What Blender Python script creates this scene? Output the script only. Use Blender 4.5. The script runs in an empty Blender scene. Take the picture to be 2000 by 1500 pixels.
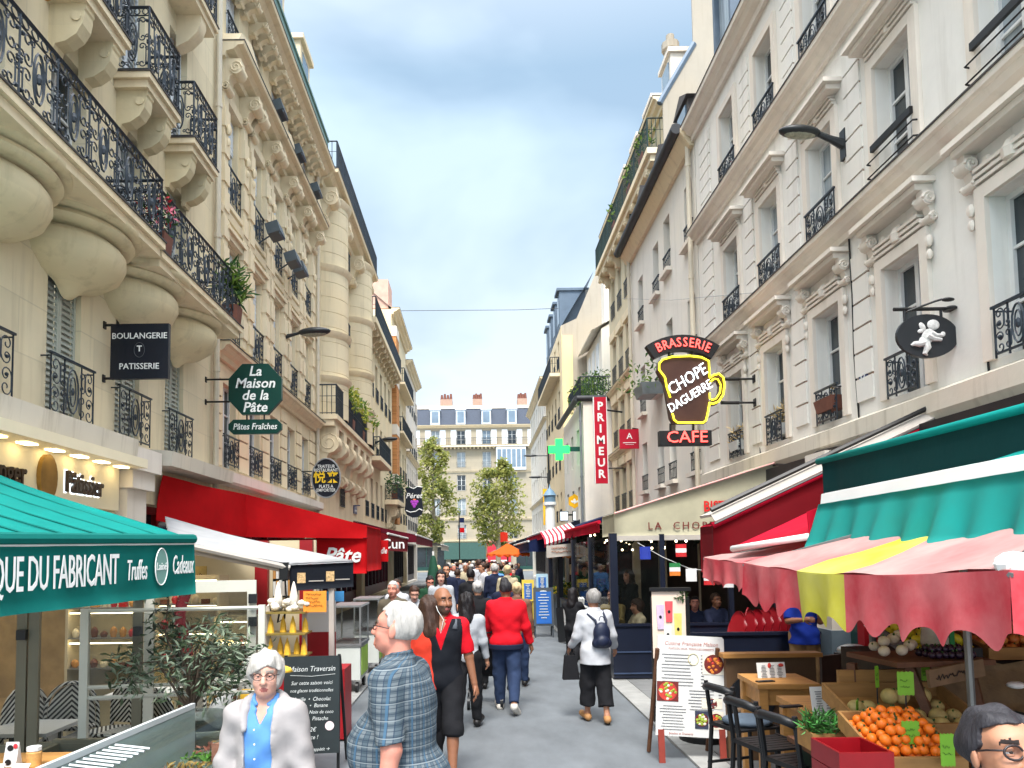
import bpy, math, random
import numpy as np
from math import sin, cos, pi, radians as R, sqrt, atan2
from mathutils import Vector, Matrix

SC = bpy.context.scene
COL = SC.collection
rnd = random.Random(7)

# ---------------------------------------------------------------- camera
F = 1450.0                      # focal length in pixels of the 2000 x 1500 photograph
PITCH, ROLL = R(3.6), R(0.75)
CAM = Vector((0.0, 0.0, 2.05))
CROT = Matrix.Rotation(pi/2 + PITCH, 3, 'X') @ Matrix.Rotation(-ROLL, 3, 'Z')
_v = CROT.transposed() @ Vector((0, 1, 0))       # the street axis must vanish at (932, 1085)
SHX = (-(932-1000)/F + (_v.x/-_v.z))*F/2000
SHY = ((1085-750)/F + (_v.y/-_v.z))*F/2000
cd = bpy.data.cameras.new('camera'); cam = bpy.data.objects.new('camera', cd); COL.objects.link(cam)
cd.sensor_width = 36; cd.lens = 36*F/2000; cd.shift_x = SHX; cd.shift_y = SHY
cd.clip_start = 0.05; cd.clip_end = 3000
cam.matrix_world = Matrix.Translation(CAM) @ CROT.to_4x4()
SC.camera = cam

def at(px, py, Y):
    """the point at depth Y seen at pixel (px, py) of the photograph"""
    d = CROT @ Vector(((px-1000)/F + SHX*2000/F, (750-py)/F + SHY*2000/F, -1))
    return CAM + d*(Y/d.y)

# ---------------------------------------------------------------- sky, sun, exposure
w = bpy.data.worlds.new('World'); SC.world = w; w.use_nodes = True
nt = w.node_tree; N = nt.nodes; L = nt.links; N.clear()
def nd(t, **k):
    n = N.new(t)
    for a, b in k.items():
        if a.startswith('i_'): n.inputs[int(a[2:])].default_value = b
        else: setattr(n, a, b)
    return n
SUN_EL, SUN_AZ = R(58), R(184)
sky = nd('ShaderNodeTexSky', sky_type='NISHITA', sun_disc=False, sun_elevation=SUN_EL, sun_rotation=SUN_AZ)
tc = nd('ShaderNodeTexCoord'); sep = nd('ShaderNodeSeparateXYZ'); L.new(tc.outputs['Generated'], sep.inputs[0])
mp = nd('ShaderNodeMapping'); mp.inputs['Scale'].default_value = (1.0, 1.0, 2.0); mp.inputs['Location'].default_value = (.35, .2, .62)
L.new(tc.outputs['Generated'], mp.inputs[0])
cn = nd('ShaderNodeTexNoise'); cn.inputs['Scale'].default_value = 1.7; cn.inputs['Detail'].default_value = 5; cn.inputs['Roughness'].default_value = .48; cn.inputs['Distortion'].default_value = .25
L.new(mp.outputs[0], cn.inputs['Vector'])
crp = nd('ShaderNodeValToRGB'); crp.color_ramp.elements[0].position = .41; crp.color_ramp.elements[1].position = .59
L.new(cn.outputs[0], crp.inputs[0])
# overcast cloud: elevation decides the overall tone (z = sin of elevation), noise the billows
el = nd('ShaderNodeValToRGB'); e = el.color_ramp.elements
e[0].position = 0; e[0].color = (.55, .61, .67, 1); e[1].position = 1; e[1].color = (1.0, 1.0, 1.0, 1)
for p, c in ((.2, (.51, .59, .67, 1)), (.38, (.43, .535, .635, 1)), (.56, (.40, .53, .65, 1)), (.72, (.92, .94, 1.0, 1))):
    q = e.new(p); q.color = c
L.new(sep.outputs[2], el.inputs[0])
dk = nd('ShaderNodeMix', data_type='RGBA', blend_type='MULTIPLY'); dk.inputs[0].default_value = 1
tone = nd('ShaderNodeMix', data_type='RGBA'); tone.inputs[6].default_value = (.68, .735, .79, 1); tone.inputs[7].default_value = (1.15, 1.12, 1.09, 1)
L.new(crp.outputs[0], tone.inputs[0]); L.new(el.outputs[0], dk.inputs[6]); L.new(tone.outputs[2], dk.inputs[7])
# unseen sky overhead and behind the camera, boosted to light the facades
zb = nd('ShaderNodeMapRange'); zb.inputs[1].default_value = .62; zb.inputs[2].default_value = .95; zb.inputs[3].default_value = 1; zb.inputs[4].default_value = 3.0
L.new(sep.outputs[2], zb.inputs[0])
bb = nd('ShaderNodeMapRange'); bb.inputs[1].default_value = .1; bb.inputs[2].default_value = -.7; bb.inputs[3].default_value = 1; bb.inputs[4].default_value = 2.0
L.new(sep.outputs[1], bb.inputs[0])
mm = nd('ShaderNodeMath', operation='MULTIPLY'); L.new(zb.outputs[0], mm.inputs[0]); L.new(bb.outputs[0], mm.inputs[1])
m10 = nd('ShaderNodeMath', operation='MULTIPLY'); m10.inputs[1].default_value = 5.25; L.new(mm.outputs[0], m10.inputs[0])
sc_ = nd('ShaderNodeVectorMath', operation='SCALE'); L.new(dk.outputs[2], sc_.inputs[0]); L.new(m10.outputs[0], sc_.inputs['Scale'])
mx = nd('ShaderNodeMix', data_type='RGBA'); mx.inputs[0].default_value = .93
L.new(sky.outputs[0], mx.inputs[6]); L.new(sc_.outputs[0], mx.inputs[7])
bg = nd('ShaderNodeBackground'); bg.inputs[1].default_value = .1; L.new(mx.outputs[2], bg.inputs[0])
wo = nd('ShaderNodeOutputWorld'); L.new(bg.outputs[0], wo.inputs[0])

sd = bpy.data.lights.new('sun', 'SUN'); sd.energy = 1.3; sd.angle = R(14); sd.color = (1, .95, .88)
so = bpy.data.objects.new('sun', sd); COL.objects.link(so)
so.rotation_euler = (pi/2 - SUN_EL, 0, pi - SUN_AZ)
so.location = (0, -20, 40)
SC.view_settings.view_transform = 'Standard'; SC.view_settings.look = 'None'
SC.view_settings.exposure = 1.7; SC.view_settings.gamma = 1
try:
    SC.cycles.max_bounces = 7; SC.cycles.diffuse_bounces = 2; SC.cycles.transparent_max_bounces = 8; SC.cycles.use_denoising = True
    SC.cycles.sample_clamp_indirect = 4
except Exception: pass

# ---------------------------------------------------------------- materials
def lin(c):
    return tuple(((x/255+.055)/1.055)**2.4 if x/255 > .04045 else x/255/12.92 for x in c)
MATS = {}
def mat(name, col, rough=.65, var=.12, scale=4, bump=0, metal=0, spec=.4, emit=None, es=0, trans=0, alpha=1, stretch=(1, 1, 1), col2=None, bs=None, bd=.02, coat=0, sss=0):
    if name in MATS: return MATS[name]
    m = bpy.data.materials.new(name); m.use_nodes = True; MATS[name] = m
    t = m.node_tree; n = t.nodes; l = t.links
    b = n['Principled BSDF']; o = n['Material Output']
    b.inputs['Roughness'].default_value = rough; b.inputs['Metallic'].default_value = metal
    b.inputs['Specular IOR Level'].default_value = spec
    if coat: b.inputs['Coat Weight'].default_value = coat
    if sss: b.inputs['Subsurface Weight'].default_value = sss; b.inputs['Subsurface Radius'].default_value = (.02, .008, .004); b.inputs['Subsurface Scale'].default_value = .6
    tcn = n.new('ShaderNodeTexCoord'); mpn = n.new('ShaderNodeMapping'); mpn.inputs['Scale'].default_value = [scale*s for s in stretch]
    l.new(tcn.outputs['Object'], mpn.inputs[0])
    ns = n.new('ShaderNodeTexNoise'); ns.inputs['Scale'].default_value = 1; ns.inputs['Detail'].default_value = 5; ns.inputs['Roughness'].default_value = .6
    l.new(mpn.outputs[0], ns.inputs['Vector'])
    mr = n.new('ShaderNodeMapRange'); mr.inputs[1].default_value = .3; mr.inputs[2].default_value = .7; l.new(ns.outputs[0], mr.inputs[0])
    mxn = n.new('ShaderNodeMix'); mxn.data_type = 'RGBA'
    c2 = col2 or tuple(min(1, c*(1+var)) for c in col)
    c1 = col if col2 else tuple(c*(1-var) for c in col)
    mxn.inputs[6].default_value = (*c1, 1); mxn.inputs[7].default_value = (*c2, 1)
    l.new(mr.outputs[0], mxn.inputs[0]); l.new(mxn.outputs[2], b.inputs['Base Color'])
    if bump:
        n2 = n.new('ShaderNodeTexNoise'); n2.inputs['Scale'].default_value = bs or 30; n2.inputs['Detail'].default_value = 4
        mp2 = n.new('ShaderNodeMapping'); mp2.inputs['Scale'].default_value = stretch; l.new(tcn.outputs['Object'], mp2.inputs[0]); l.new(mp2.outputs[0], n2.inputs['Vector'])
        bu = n.new('ShaderNodeBump'); bu.inputs['Strength'].default_value = bump; bu.inputs['Distance'].default_value = bd
        l.new(n2.outputs[0], bu.inputs['Height']); l.new(bu.outputs[0], b.inputs['Normal'])
    if emit:
        b.inputs['Emission Color'].default_value = (*emit, 1); b.inputs['Emission Strength'].default_value = es
    if trans:
        tr = n.new('ShaderNodeBsdfTranslucent'); l.new(mxn.outputs[2], tr.inputs[0])
        ms = n.new('ShaderNodeMixShader'); ms.inputs[0].default_value = trans
        l.new(b.outputs[0], ms.inputs[1]); l.new(tr.outputs[0], ms.inputs[2]); l.new(ms.outputs[0], o.inputs[0])
    if alpha < 1 and rough <= .05:      # clear glass has no body colour of its own
        for k_ in list(b.inputs['Base Color'].links): l.remove(k_)
        b.inputs['Base Color'].default_value = (.015, .018, .017, 1)
    if alpha < 1:                       # thin clear sheet: mostly see-through, with a glossy surface
        gl = n.new('ShaderNodeBsdfTransparent'); gl.inputs[0].default_value = (*[min(1, c+.72) for c in col], 1)
        ms = n.new('ShaderNodeMixShader'); ms.inputs[0].default_value = alpha
        l.new(gl.outputs[0], ms.inputs[1]); l.new(b.outputs[0], ms.inputs[2]); l.new(ms.outputs[0], o.inputs[0])
    return m

def wallmat(name, col, joint=None, axis='y', stain=.35, jc=.8, jsize=.012, bump=.15, brick=None):
    """rendered stone: blotches, rain streaks, optional ashlar joints"""
    if name in MATS: return MATS[name]
    m = bpy.data.materials.new(name); m.use_nodes = True; MATS[name] = m
    t = m.node_tree; n = t.nodes; l = t.links; b = n['Principled BSDF']
    b.inputs['Roughness'].default_value = .85; b.inputs['Specular IOR Level'].default_value = .2
    g = n.new('ShaderNodeNewGeometry')
    def noise(sc, det=5, st=(1, 1, 1)):
        mpn = n.new('ShaderNodeMapping'); mpn.inputs['Scale'].default_value = [sc*s for s in st]; l.new(g.outputs['Position'], mpn.inputs[0])
        q = n.new('ShaderNodeTexNoise'); q.inputs['Scale'].default_value = 1; q.inputs['Detail'].default_value = det; q.inputs['Roughness'].default_value = .62
        l.new(mpn.outputs[0], q.inputs['Vector']); return q.outputs[0]
    def mix(a, c, f, mode='MIX'):
        q = n.new('ShaderNodeMix'); q.data_type = 'RGBA'; q.blend_type = mode
        for s, v in ((6, a), (7, c), (0, f)):
            if hasattr(v, 'links') or hasattr(v, 'is_linked'): l.new(v, q.inputs[s])
            else: q.inputs[s].default_value = v if s == 0 else (*v, 1)
        return q.outputs[2]
    def rng(v, a, c, lo=0, hi=1):
        q = n.new('ShaderNodeMapRange'); q.inputs[1].default_value = a; q.inputs[2].default_value = c; q.inputs[3].default_value = lo; q.inputs[4].default_value = hi
        l.new(v, q.inputs[0]); return q.outputs[0]
    base = mix(tuple(c*.93 for c in col), tuple(min(1, c*1.06) for c in col), rng(noise(.9), .3, .7))
    warm = mix(base, tuple(c*k for c, k in zip(col, (.97, .88, .74))), rng(noise(.45, 3), .45, .75, 0, .4))
    stre = rng(noise(1, 5, (5, 5, .35)), .52, .76, 0, stain)
    out = mix(warm, tuple(c*k for c, k in zip(col, (.58, .55, .5))), stre)
    hgt = noise(9, 6)
    if joint or brick:
        s = n.new('ShaderNodeSeparateXYZ'); l.new(g.outputs['Position'], s.inputs[0])
        c = n.new('ShaderNodeCombineXYZ'); l.new(s.outputs[1 if axis == 'y' else 0], c.inputs[0]); l.new(s.outputs[2], c.inputs[1])
        bt = n.new('ShaderNodeTexBrick'); l.new(c.outputs[0], bt.inputs['Vector']); bt.inputs['Scale'].default_value = 1
        bt.inputs['Brick Width'].default_value, bt.inputs['Row Height'].default_value = joint or brick
        bt.inputs['Mortar Size'].default_value = jsize; bt.inputs['Mortar Smooth'].default_value = .3
        bt.inputs['Color1'].default_value = (1, 1, 1, 1); bt.inputs['Color2'].default_value = (.9, .9, .9, 1) if joint else (.7, .66, .62, 1)
        bt.inputs['Mortar'].default_value = (jc, jc, jc, 1)
        out = mix(out, bt.outputs[0], 1.0, 'MULTIPLY')
    l.new(out, b.inputs['Base Color'])
    bu = n.new('ShaderNodeBump'); bu.inputs['Strength'].default_value = bump; bu.inputs['Distance'].default_value = .02
    l.new(hgt, bu.inputs['Height']); l.new(bu.outputs[0], b.inputs['Normal'])
    return m

# ---------------------------------------------------------------- mesh builder
W = {}                                                   # world origin of every thing
class MB:
    def __init__(s, T=None, flip=False): s.v = []; s.f = []; s.mi = []; s.cur = 0; s.T = T; s.flip = flip
    def add(s, vs, fs):
        o = len(s.v); s.v.extend([tuple(map(float, p)) for p in vs]); s.f.extend([tuple(i+o for i in f) for f in fs]); s.mi.extend([s.cur]*len(fs)); return s
    def box(s, x0, x1, y0, y1, z0, z1):
        return s.add([(x0, y0, z0), (x1, y0, z0), (x1, y1, z0), (x0, y1, z0), (x0, y0, z1), (x1, y0, z1), (x1, y1, z1), (x0, y1, z1)],
                     [(0, 3, 2, 1), (4, 5, 6, 7), (0, 1, 5, 4), (1, 2, 6, 5), (2, 3, 7, 6), (3, 0, 4, 7)])
    def obox(s, c, size, rot=0, tilt=0, roll=0):
        M = Matrix.Rotation(rot, 3, 'Z') @ Matrix.Rotation(tilt, 3, 'X') @ Matrix.Rotation(roll, 3, 'Y'); c = Vector(c)
        a, b, d = (q/2 for q in size)
        vs = [c + M @ Vector((x*a, y*b, z*d)) for z in (-1, 1) for x, y in ((-1, -1), (1, -1), (1, 1), (-1, 1))]
        return s.add(vs, [(0, 3, 2, 1), (4, 5, 6, 7), (0, 1, 5, 4), (1, 2, 6, 5), (2, 3, 7, 6), (3, 0, 4, 7)])
    def tube(s, pts, r, n=6, closed=False, caps=True):
        P = [Vector(p) for p in pts]; k = len(P); rr = r if isinstance(r, (list, tuple)) else [r]*k
        up = None; rings = []
        for i, p in enumerate(P):
            a = P[i-1] if (i or closed) else p; b = P[(i+1) % k] if (i < k-1 or closed) else p
            t = (b-a); t = t.normalized() if t.length > 1e-9 else Vector((0, 0, 1))
            if up is None: up = Vector((0, 0, 1)) if abs(t.z) < .9 else Vector((1, 0, 0))
            x = t.cross(up); x = x.normalized() if x.length > 1e-6 else t.orthogonal().normalized()
            y = x.cross(t); up = y
            rings.append([p + (x*cos(2*pi*j/n) + y*sin(2*pi*j/n))*rr[i] for j in range(n)])
        fs = []
        for i in range(k if closed else k-1):
            for j in range(n):
                a, b = i*n, ((i+1) % k)*n; fs.append((a+j, a+(j+1) % n, b+(j+1) % n, b+j))
        if caps and not closed: fs += [tuple(range(n-1, -1, -1)), tuple((k-1)*n+j for j in range(n))]
        return s.add([q for g in rings for q in g], fs)
    def bar(s, a, b, r, n=6): return s.tube([a, b], r, n)
    def lathe(s, prof, c=(0, 0, 0), n=16, a0=0, a1=2*pi, sx=1, sy=1):
        full = abs(a1-a0-2*pi) < 1e-6; m = n if full else n+1; k = len(prof)
        vs = [(c[0]+r*cos(a0+(a1-a0)*j/n)*sx, c[1]+r*sin(a0+(a1-a0)*j/n)*sy, c[2]+z) for r, z in prof for j in range(m)]
        fs = [(i*m+j, i*m+(j+1) % m, (i+1)*m+(j+1) % m, (i+1)*m+j) for i in range(k-1) for j in range(n)]
        if full:
            if prof[0][0] > 1e-5: fs.append(tuple(range(m-1, -1, -1)))
            if prof[-1][0] > 1e-5: fs.append(tuple((k-1)*m+j for j in range(m)))
        return s.add(vs, fs)
    def prism(s, poly, o, ux, uy, dv):
        o, ux, uy, dv = map(Vector, (o, ux, uy, dv)); k = len(poly)
        a = [o+ux*x+uy*y for x, y in poly]; b = [p+dv for p in a]
        return s.add(a+b, [tuple(range(k-1, -1, -1)), tuple(range(k, 2*k))] + [(i, (i+1) % k, k+(i+1) % k, k+i) for i in range(k)])
    def sheet(s, g, th=0):
        nu, nv = len(g), len(g[0]); vs = [Vector(p) for r in g for p in r]
        fs = [(i*nv+j, (i+1)*nv+j, (i+1)*nv+j+1, i*nv+j+1) for i in range(nu-1) for j in range(nv-1)]
        if not th: return s.add(vs, fs)
        nn = [Vector((0, 0, 0)) for _ in vs]
        for f in fs:
            q = (vs[f[2]]-vs[f[0]]).cross(vs[f[3]]-vs[f[1]])
            for i in f: nn[i] += q
        lo = [v - n.normalized()*th if n.length > 0 else v for v, n in zip(vs, nn)]; k = len(vs)
        rim = [(i, 0) for i in range(nu)] + [(nu-1, j) for j in range(1, nv)] + [(i, nv-1) for i in range(nu-2, -1, -1)] + [(0, j) for j in range(nv-2, 0, -1)]
        ri = [i*nv+j for i, j in rim]; m = len(ri)
        return s.add(vs+lo, fs + [tuple(k+i for i in reversed(f)) for f in fs] + [(ri[i], ri[(i+1) % m], k+ri[(i+1) % m], k+ri[i]) for i in range(m)])
    def ball(s, c, r, nu=10, nv=7, R_=None):
        r = (r, r, r) if not isinstance(r, (tuple, list)) else r
        vs = []
        for i in range(nv+1):
            th = pi*i/nv
            for j in range(nu):
                p = Vector((r[0]*sin(th)*cos(2*pi*j/nu), r[1]*sin(th)*sin(2*pi*j/nu), r[2]*cos(th)))
                if R_: p = R_ @ p
                vs.append(p+Vector(c))
        return s.add(vs, [(i*nu+j, (i+1)*nu+j, (i+1)*nu+(j+1) % nu, i*nu+(j+1) % nu) for i in range(nv) for j in range(nu)])
    def text(s, body, o, ux, uy, size, align='CENTER', depth=.006, shear=0, bold=0, space=1, sx=1, line=1.0):
        V_, F_ = text_mesh(body, align, shear, bold, space, line)
        o, ux, uy = map(Vector, (o, ux, uy)); ux = ux.normalized(); uy = uy.normalized(); nn = ux.cross(uy)
        return s.add([o + ux*(x*size*sx) + uy*(y*size) + nn*(z*depth/.1) for x, y, z in V_], F_)
    def build(s, name, mats, parent=None, smooth=False, loc=None):
        V_ = np.array(s.v, float).reshape(-1, 3)
        if s.T: V_ = s.T(V_)
        if parent is not None: og = W[parent.name]
        elif loc is not None: og = Vector(loc)
        else:
            lo, hi = V_.min(0), V_.max(0); og = Vector(((lo[0]+hi[0])/2, (lo[1]+hi[1])/2, lo[2]))
        V_ = V_ - np.array(og)
        me = bpy.data.meshes.new(name); fs = [tuple(reversed(f)) for f in s.f] if s.flip else s.f
        me.from_pydata(V_.tolist(), [], fs)
        for m in (mats if isinstance(mats, (list, tuple)) else [mats]): me.materials.append(m)
        if len(me.materials) > 1: me.polygons.foreach_set('material_index', s.mi)
        if smooth:
            me.polygons.foreach_set('use_smooth', [True]*len(fs))
            if smooth is not True:
                try: me.set_sharp_from_angle(angle=R(smooth))
                except Exception: pass
        me.update()
        return link(bpy.data.objects.new(name, me), parent, og)
def link(o, parent, og):
    COL.objects.link(o)
    if parent is not None: o.parent = parent
    else: o.location = og
    W[o.name] = Vector(og); return o
_tc = {}
def text_mesh(body, align, shear, bold, space, line):
    k = (body, align, shear, bold, space, line)
    if k not in _tc:
        c = bpy.data.curves.new('t', 'FONT'); c.body = body; c.size = 1; c.extrude = .05; c.align_x = align; c.align_y = 'CENTER'
        c.resolution_u = 2; c.shear = shear; c.offset = bold; c.space_character = space; c.space_line = line
        o = bpy.data.objects.new('t', c); me = bpy.data.meshes.new_from_object(o)
        _tc[k] = ([tuple(v.co) for v in me.vertices], [tuple(p.vertices) for p in me.polygons])
        bpy.data.meshes.remove(me); bpy.data.objects.remove(o); bpy.data.curves.remove(c)
    return _tc[k]
def tag(o, label=None, cat=None, group=None, kind=None):
    for k, v in (('label', label), ('category', cat), ('group', group), ('kind', kind)):
        if v: o[k] = v
    return o
def thing(name, label, cat, loc=(0, 0, 0), group=None):
    o = bpy.data.objects.new(name, None); o.empty_display_size = .2
    link(o, None, Vector(loc)); return tag(o, label, cat, group)
def dup(root, loc, rz=0, label=None):
    """a copy of a thing, its parts and their sub-parts"""
    r = root.copy(); COL.objects.link(r); r.location = loc; r.rotation_euler = (0, 0, rz); W[r.name] = Vector(loc)
    if label: r['label'] = label
    for ch in list(root.children):
        c = ch.copy(); COL.objects.link(c); c.parent = r; W[c.name] = Vector(loc)
        for g in list(ch.children):
            d = g.copy(); COL.objects.link(d); d.parent = c
    return r
def scribble(m, o, ux, uy, w_, h_, rows, seed=0, r=.0015):
    """rows of illegible handwriting"""
    q = random.Random(seed); o, ux, uy = map(Vector, (o, ux, uy))
    for i in range(rows):
        x = -w_/2; e = w_/2*q.uniform(.3, 1); y = h_/2-h_*(i+.5)/rows; pts = []
        while x < e: pts.append(o+ux*x+uy*(y+h_/rows*.3*q.uniform(-1, 1))); x += h_/rows*.15
        if len(pts) > 1: m.tube(pts, r, 4)
    return m
def side_T(sd, x0=5.0):
    """facade coordinates (u along the street, n out of the wall, v up) to world"""
    def T(a):
        o = a.copy(); o[:, 0] = -x0 + a[:, 1] if sd < 0 else x0 - a[:, 1]; o[:, 1] = a[:, 0]; return o
    return T
def front_T(y0):
    def T(a):
        o = a.copy(); o[:, 1] = y0 - a[:, 1]; return o
    return T
X, Y_, Z = Vector((1, 0, 0)), Vector((0, 1, 0)), Vector((0, 0, 1))
def rot2(p, a): return (p[0]*cos(a)-p[1]*sin(a), p[0]*sin(a)+p[1]*cos(a))
def bez(p, n=12):
    p = [Vector(q) for q in p]; out = []
    for i in range(n+1):
        t = i/n; out.append(p[0]*(1-t)**3 + p[1]*3*t*(1-t)**2 + p[2]*3*t*t*(1-t) + p[3]*t**3)
    return out
# ================================================================= building kit
CREAM = wallmat('cream_stone', lin((238, 223, 189)), joint=(1.6, .62), jc=.84, jsize=.010, stain=.5)
CREAM2 = wallmat('warm_stone', lin((238, 220, 184)), stain=.4)
STONE_C = wallmat('ochre_stone', lin((226, 210, 176)), stain=.45)
WHITE_R = wallmat('white_render', lin((240, 236, 227)), stain=.4)
WHITE_R2 = wallmat('plain_render', lin((236, 231, 220)), stain=.3)
YEL = wallmat('yellow_render', lin((236, 214, 160)), stain=.25)
GREYR = wallmat('grey_render', lin((172, 163, 148)), stain=.4)
YELP = wallmat('pale_yellow_render', lin((222, 208, 176)), stain=.3)
BRICKO = wallmat('orange_brick', lin((214, 150, 96)), brick=(.24, .075), jsize=.01, jc=.85, stain=.3)
ENDST = wallmat('pale_ashlar', lin((176, 165, 144)), joint=(1.3, .5), axis='x', jc=.86, jsize=.02, stain=.3)
TRIM = wallmat('carved_trim', lin((238, 220, 186)), stain=.45)
TRIMW = wallmat('white_trim', lin((236, 226, 212)), stain=.3)
DIRT = wallmat('dirty_ledge', lin((222, 213, 196)), stain=.8)
ZINC = mat('zinc', lin((98, 112, 126)), .45, .15, 1.5, metal=.3, bump=.05)
SLATE = mat('slate', lin((70, 86, 104)), .5, .25, 6, bump=.1)
GREENZ = mat('green_zinc', lin((120, 150, 140)), .6, .15, 2)
IRON = mat('wrought_iron', lin((38, 48, 58)), .42, .3, 8, spec=.5)
BLACKM = mat('black_metal', lin((24, 25, 27)), .45, .2, 5)
FRAMEW = mat('white_frame', lin((226, 226, 222)), .5, .06, 3)
GLD = mat('dark_glass', lin((38, 48, 54)), .06, .4, .7, spec=.8)
GLC = mat('curtained_glass', lin((150, 160, 165)), .1, .35, 2.2, spec=.8, stretch=(1, 3, .4))
GLB = mat('sky_glass', lin((112, 130, 145)), .05, .3, .6, spec=1)
SHUT = mat('grey_shutter', lin((190, 192, 178)), .6, .08, 3)
SHUTW = mat('white_shutter', lin((226, 230, 232)), .6, .06, 3)
TERRA = mat('terracotta', lin((118, 74, 60)), .8, .2, 6)
LEAF = mat('leaf_green', lin((58, 92, 44)), .55, .5, 9, trans=.25)
LEAFL = mat('leaf_light', lin((112, 140, 58)), .55, .35, 6, trans=.3)
PIPE = mat('painted_pipe', lin((214, 202, 180)), .5, .08, 3)
ZINCP = mat('zinc_pipe', lin((130, 138, 142)), .45, .15, 3, metal=.4)

FLASH = mat('lead_flashing', lin((66, 62, 60)), .6, .3, 6)
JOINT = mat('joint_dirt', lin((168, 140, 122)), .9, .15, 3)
def wall_mesh(m, u0, u1, v0, v1, ops, dep=.3, back=5.0):
    us = sorted({u0, u1, *[x for o in ops for x in o[:2]]}); vs = sorted({v0, v1, *[x for o in ops for x in o[2:]]})
    us = [u for u in us if u0 <= u <= u1]; vs = [v for v in vs if v0 <= v <= v1]
    for a, b in zip(us, us[1:]):
        run = None
        for c, d in list(zip(vs, vs[1:])) + [(None, None)]:
            hole = c is None or any(o[0] < (a+b)/2 < o[1] and o[2] < (c+d)/2 < o[3] for o in ops)
            if not hole:
                run = (run[0], d) if run else (c, d)
            elif run:
                m.add([(a, 0, run[0]), (b, 0, run[0]), (b, 0, run[1]), (a, 0, run[1])], [(0, 1, 2, 3)]); run = None
    for a, b, c, d in ops:
        k = -dep
        m.add([(a, 0, c), (b, 0, c), (b, 0, d), (a, 0, d), (a, k, c), (b, k, c), (b, k, d), (a, k, d)], [(0, 4, 5, 1), (1, 5, 6, 2), (2, 6, 7, 3), (3, 7, 4, 0)])
    k = -back
    m.add([(u0, 0, v0), (u0, 0, v1), (u0, k, v1), (u0, k, v0), (u1, 0, v0), (u1, 0, v1), (u1, k, v1), (u1, k, v0)], [(0, 1, 2, 3), (7, 6, 5, 4), (1, 5, 6, 2)])
    return m

def spiral(c, r, sg, up, n=13, turns=1.05):
    return [(c[0]+sg*r*(.22+.78*i/n)*cos(2*pi*turns*(1-i/n)), c[1]+up*r*(.22+.78*i/n)*sin(2*pi*turns*(1-i/n))) for i in range(n+1)]
def cscroll(cx, cz, h, w, sg):
    r = w/2; a = spiral((cx, cz+h/2-r), r, sg, 1); b = spiral((cx, cz-h/2+r), r, sg, -1)
    return a + b[::-1]
def ring(cx, cz, rx, rz, n=14): return [(cx+rx*cos(2*pi*i/n), cz+rz*sin(2*pi*i/n)) for i in range(n)]

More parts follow.
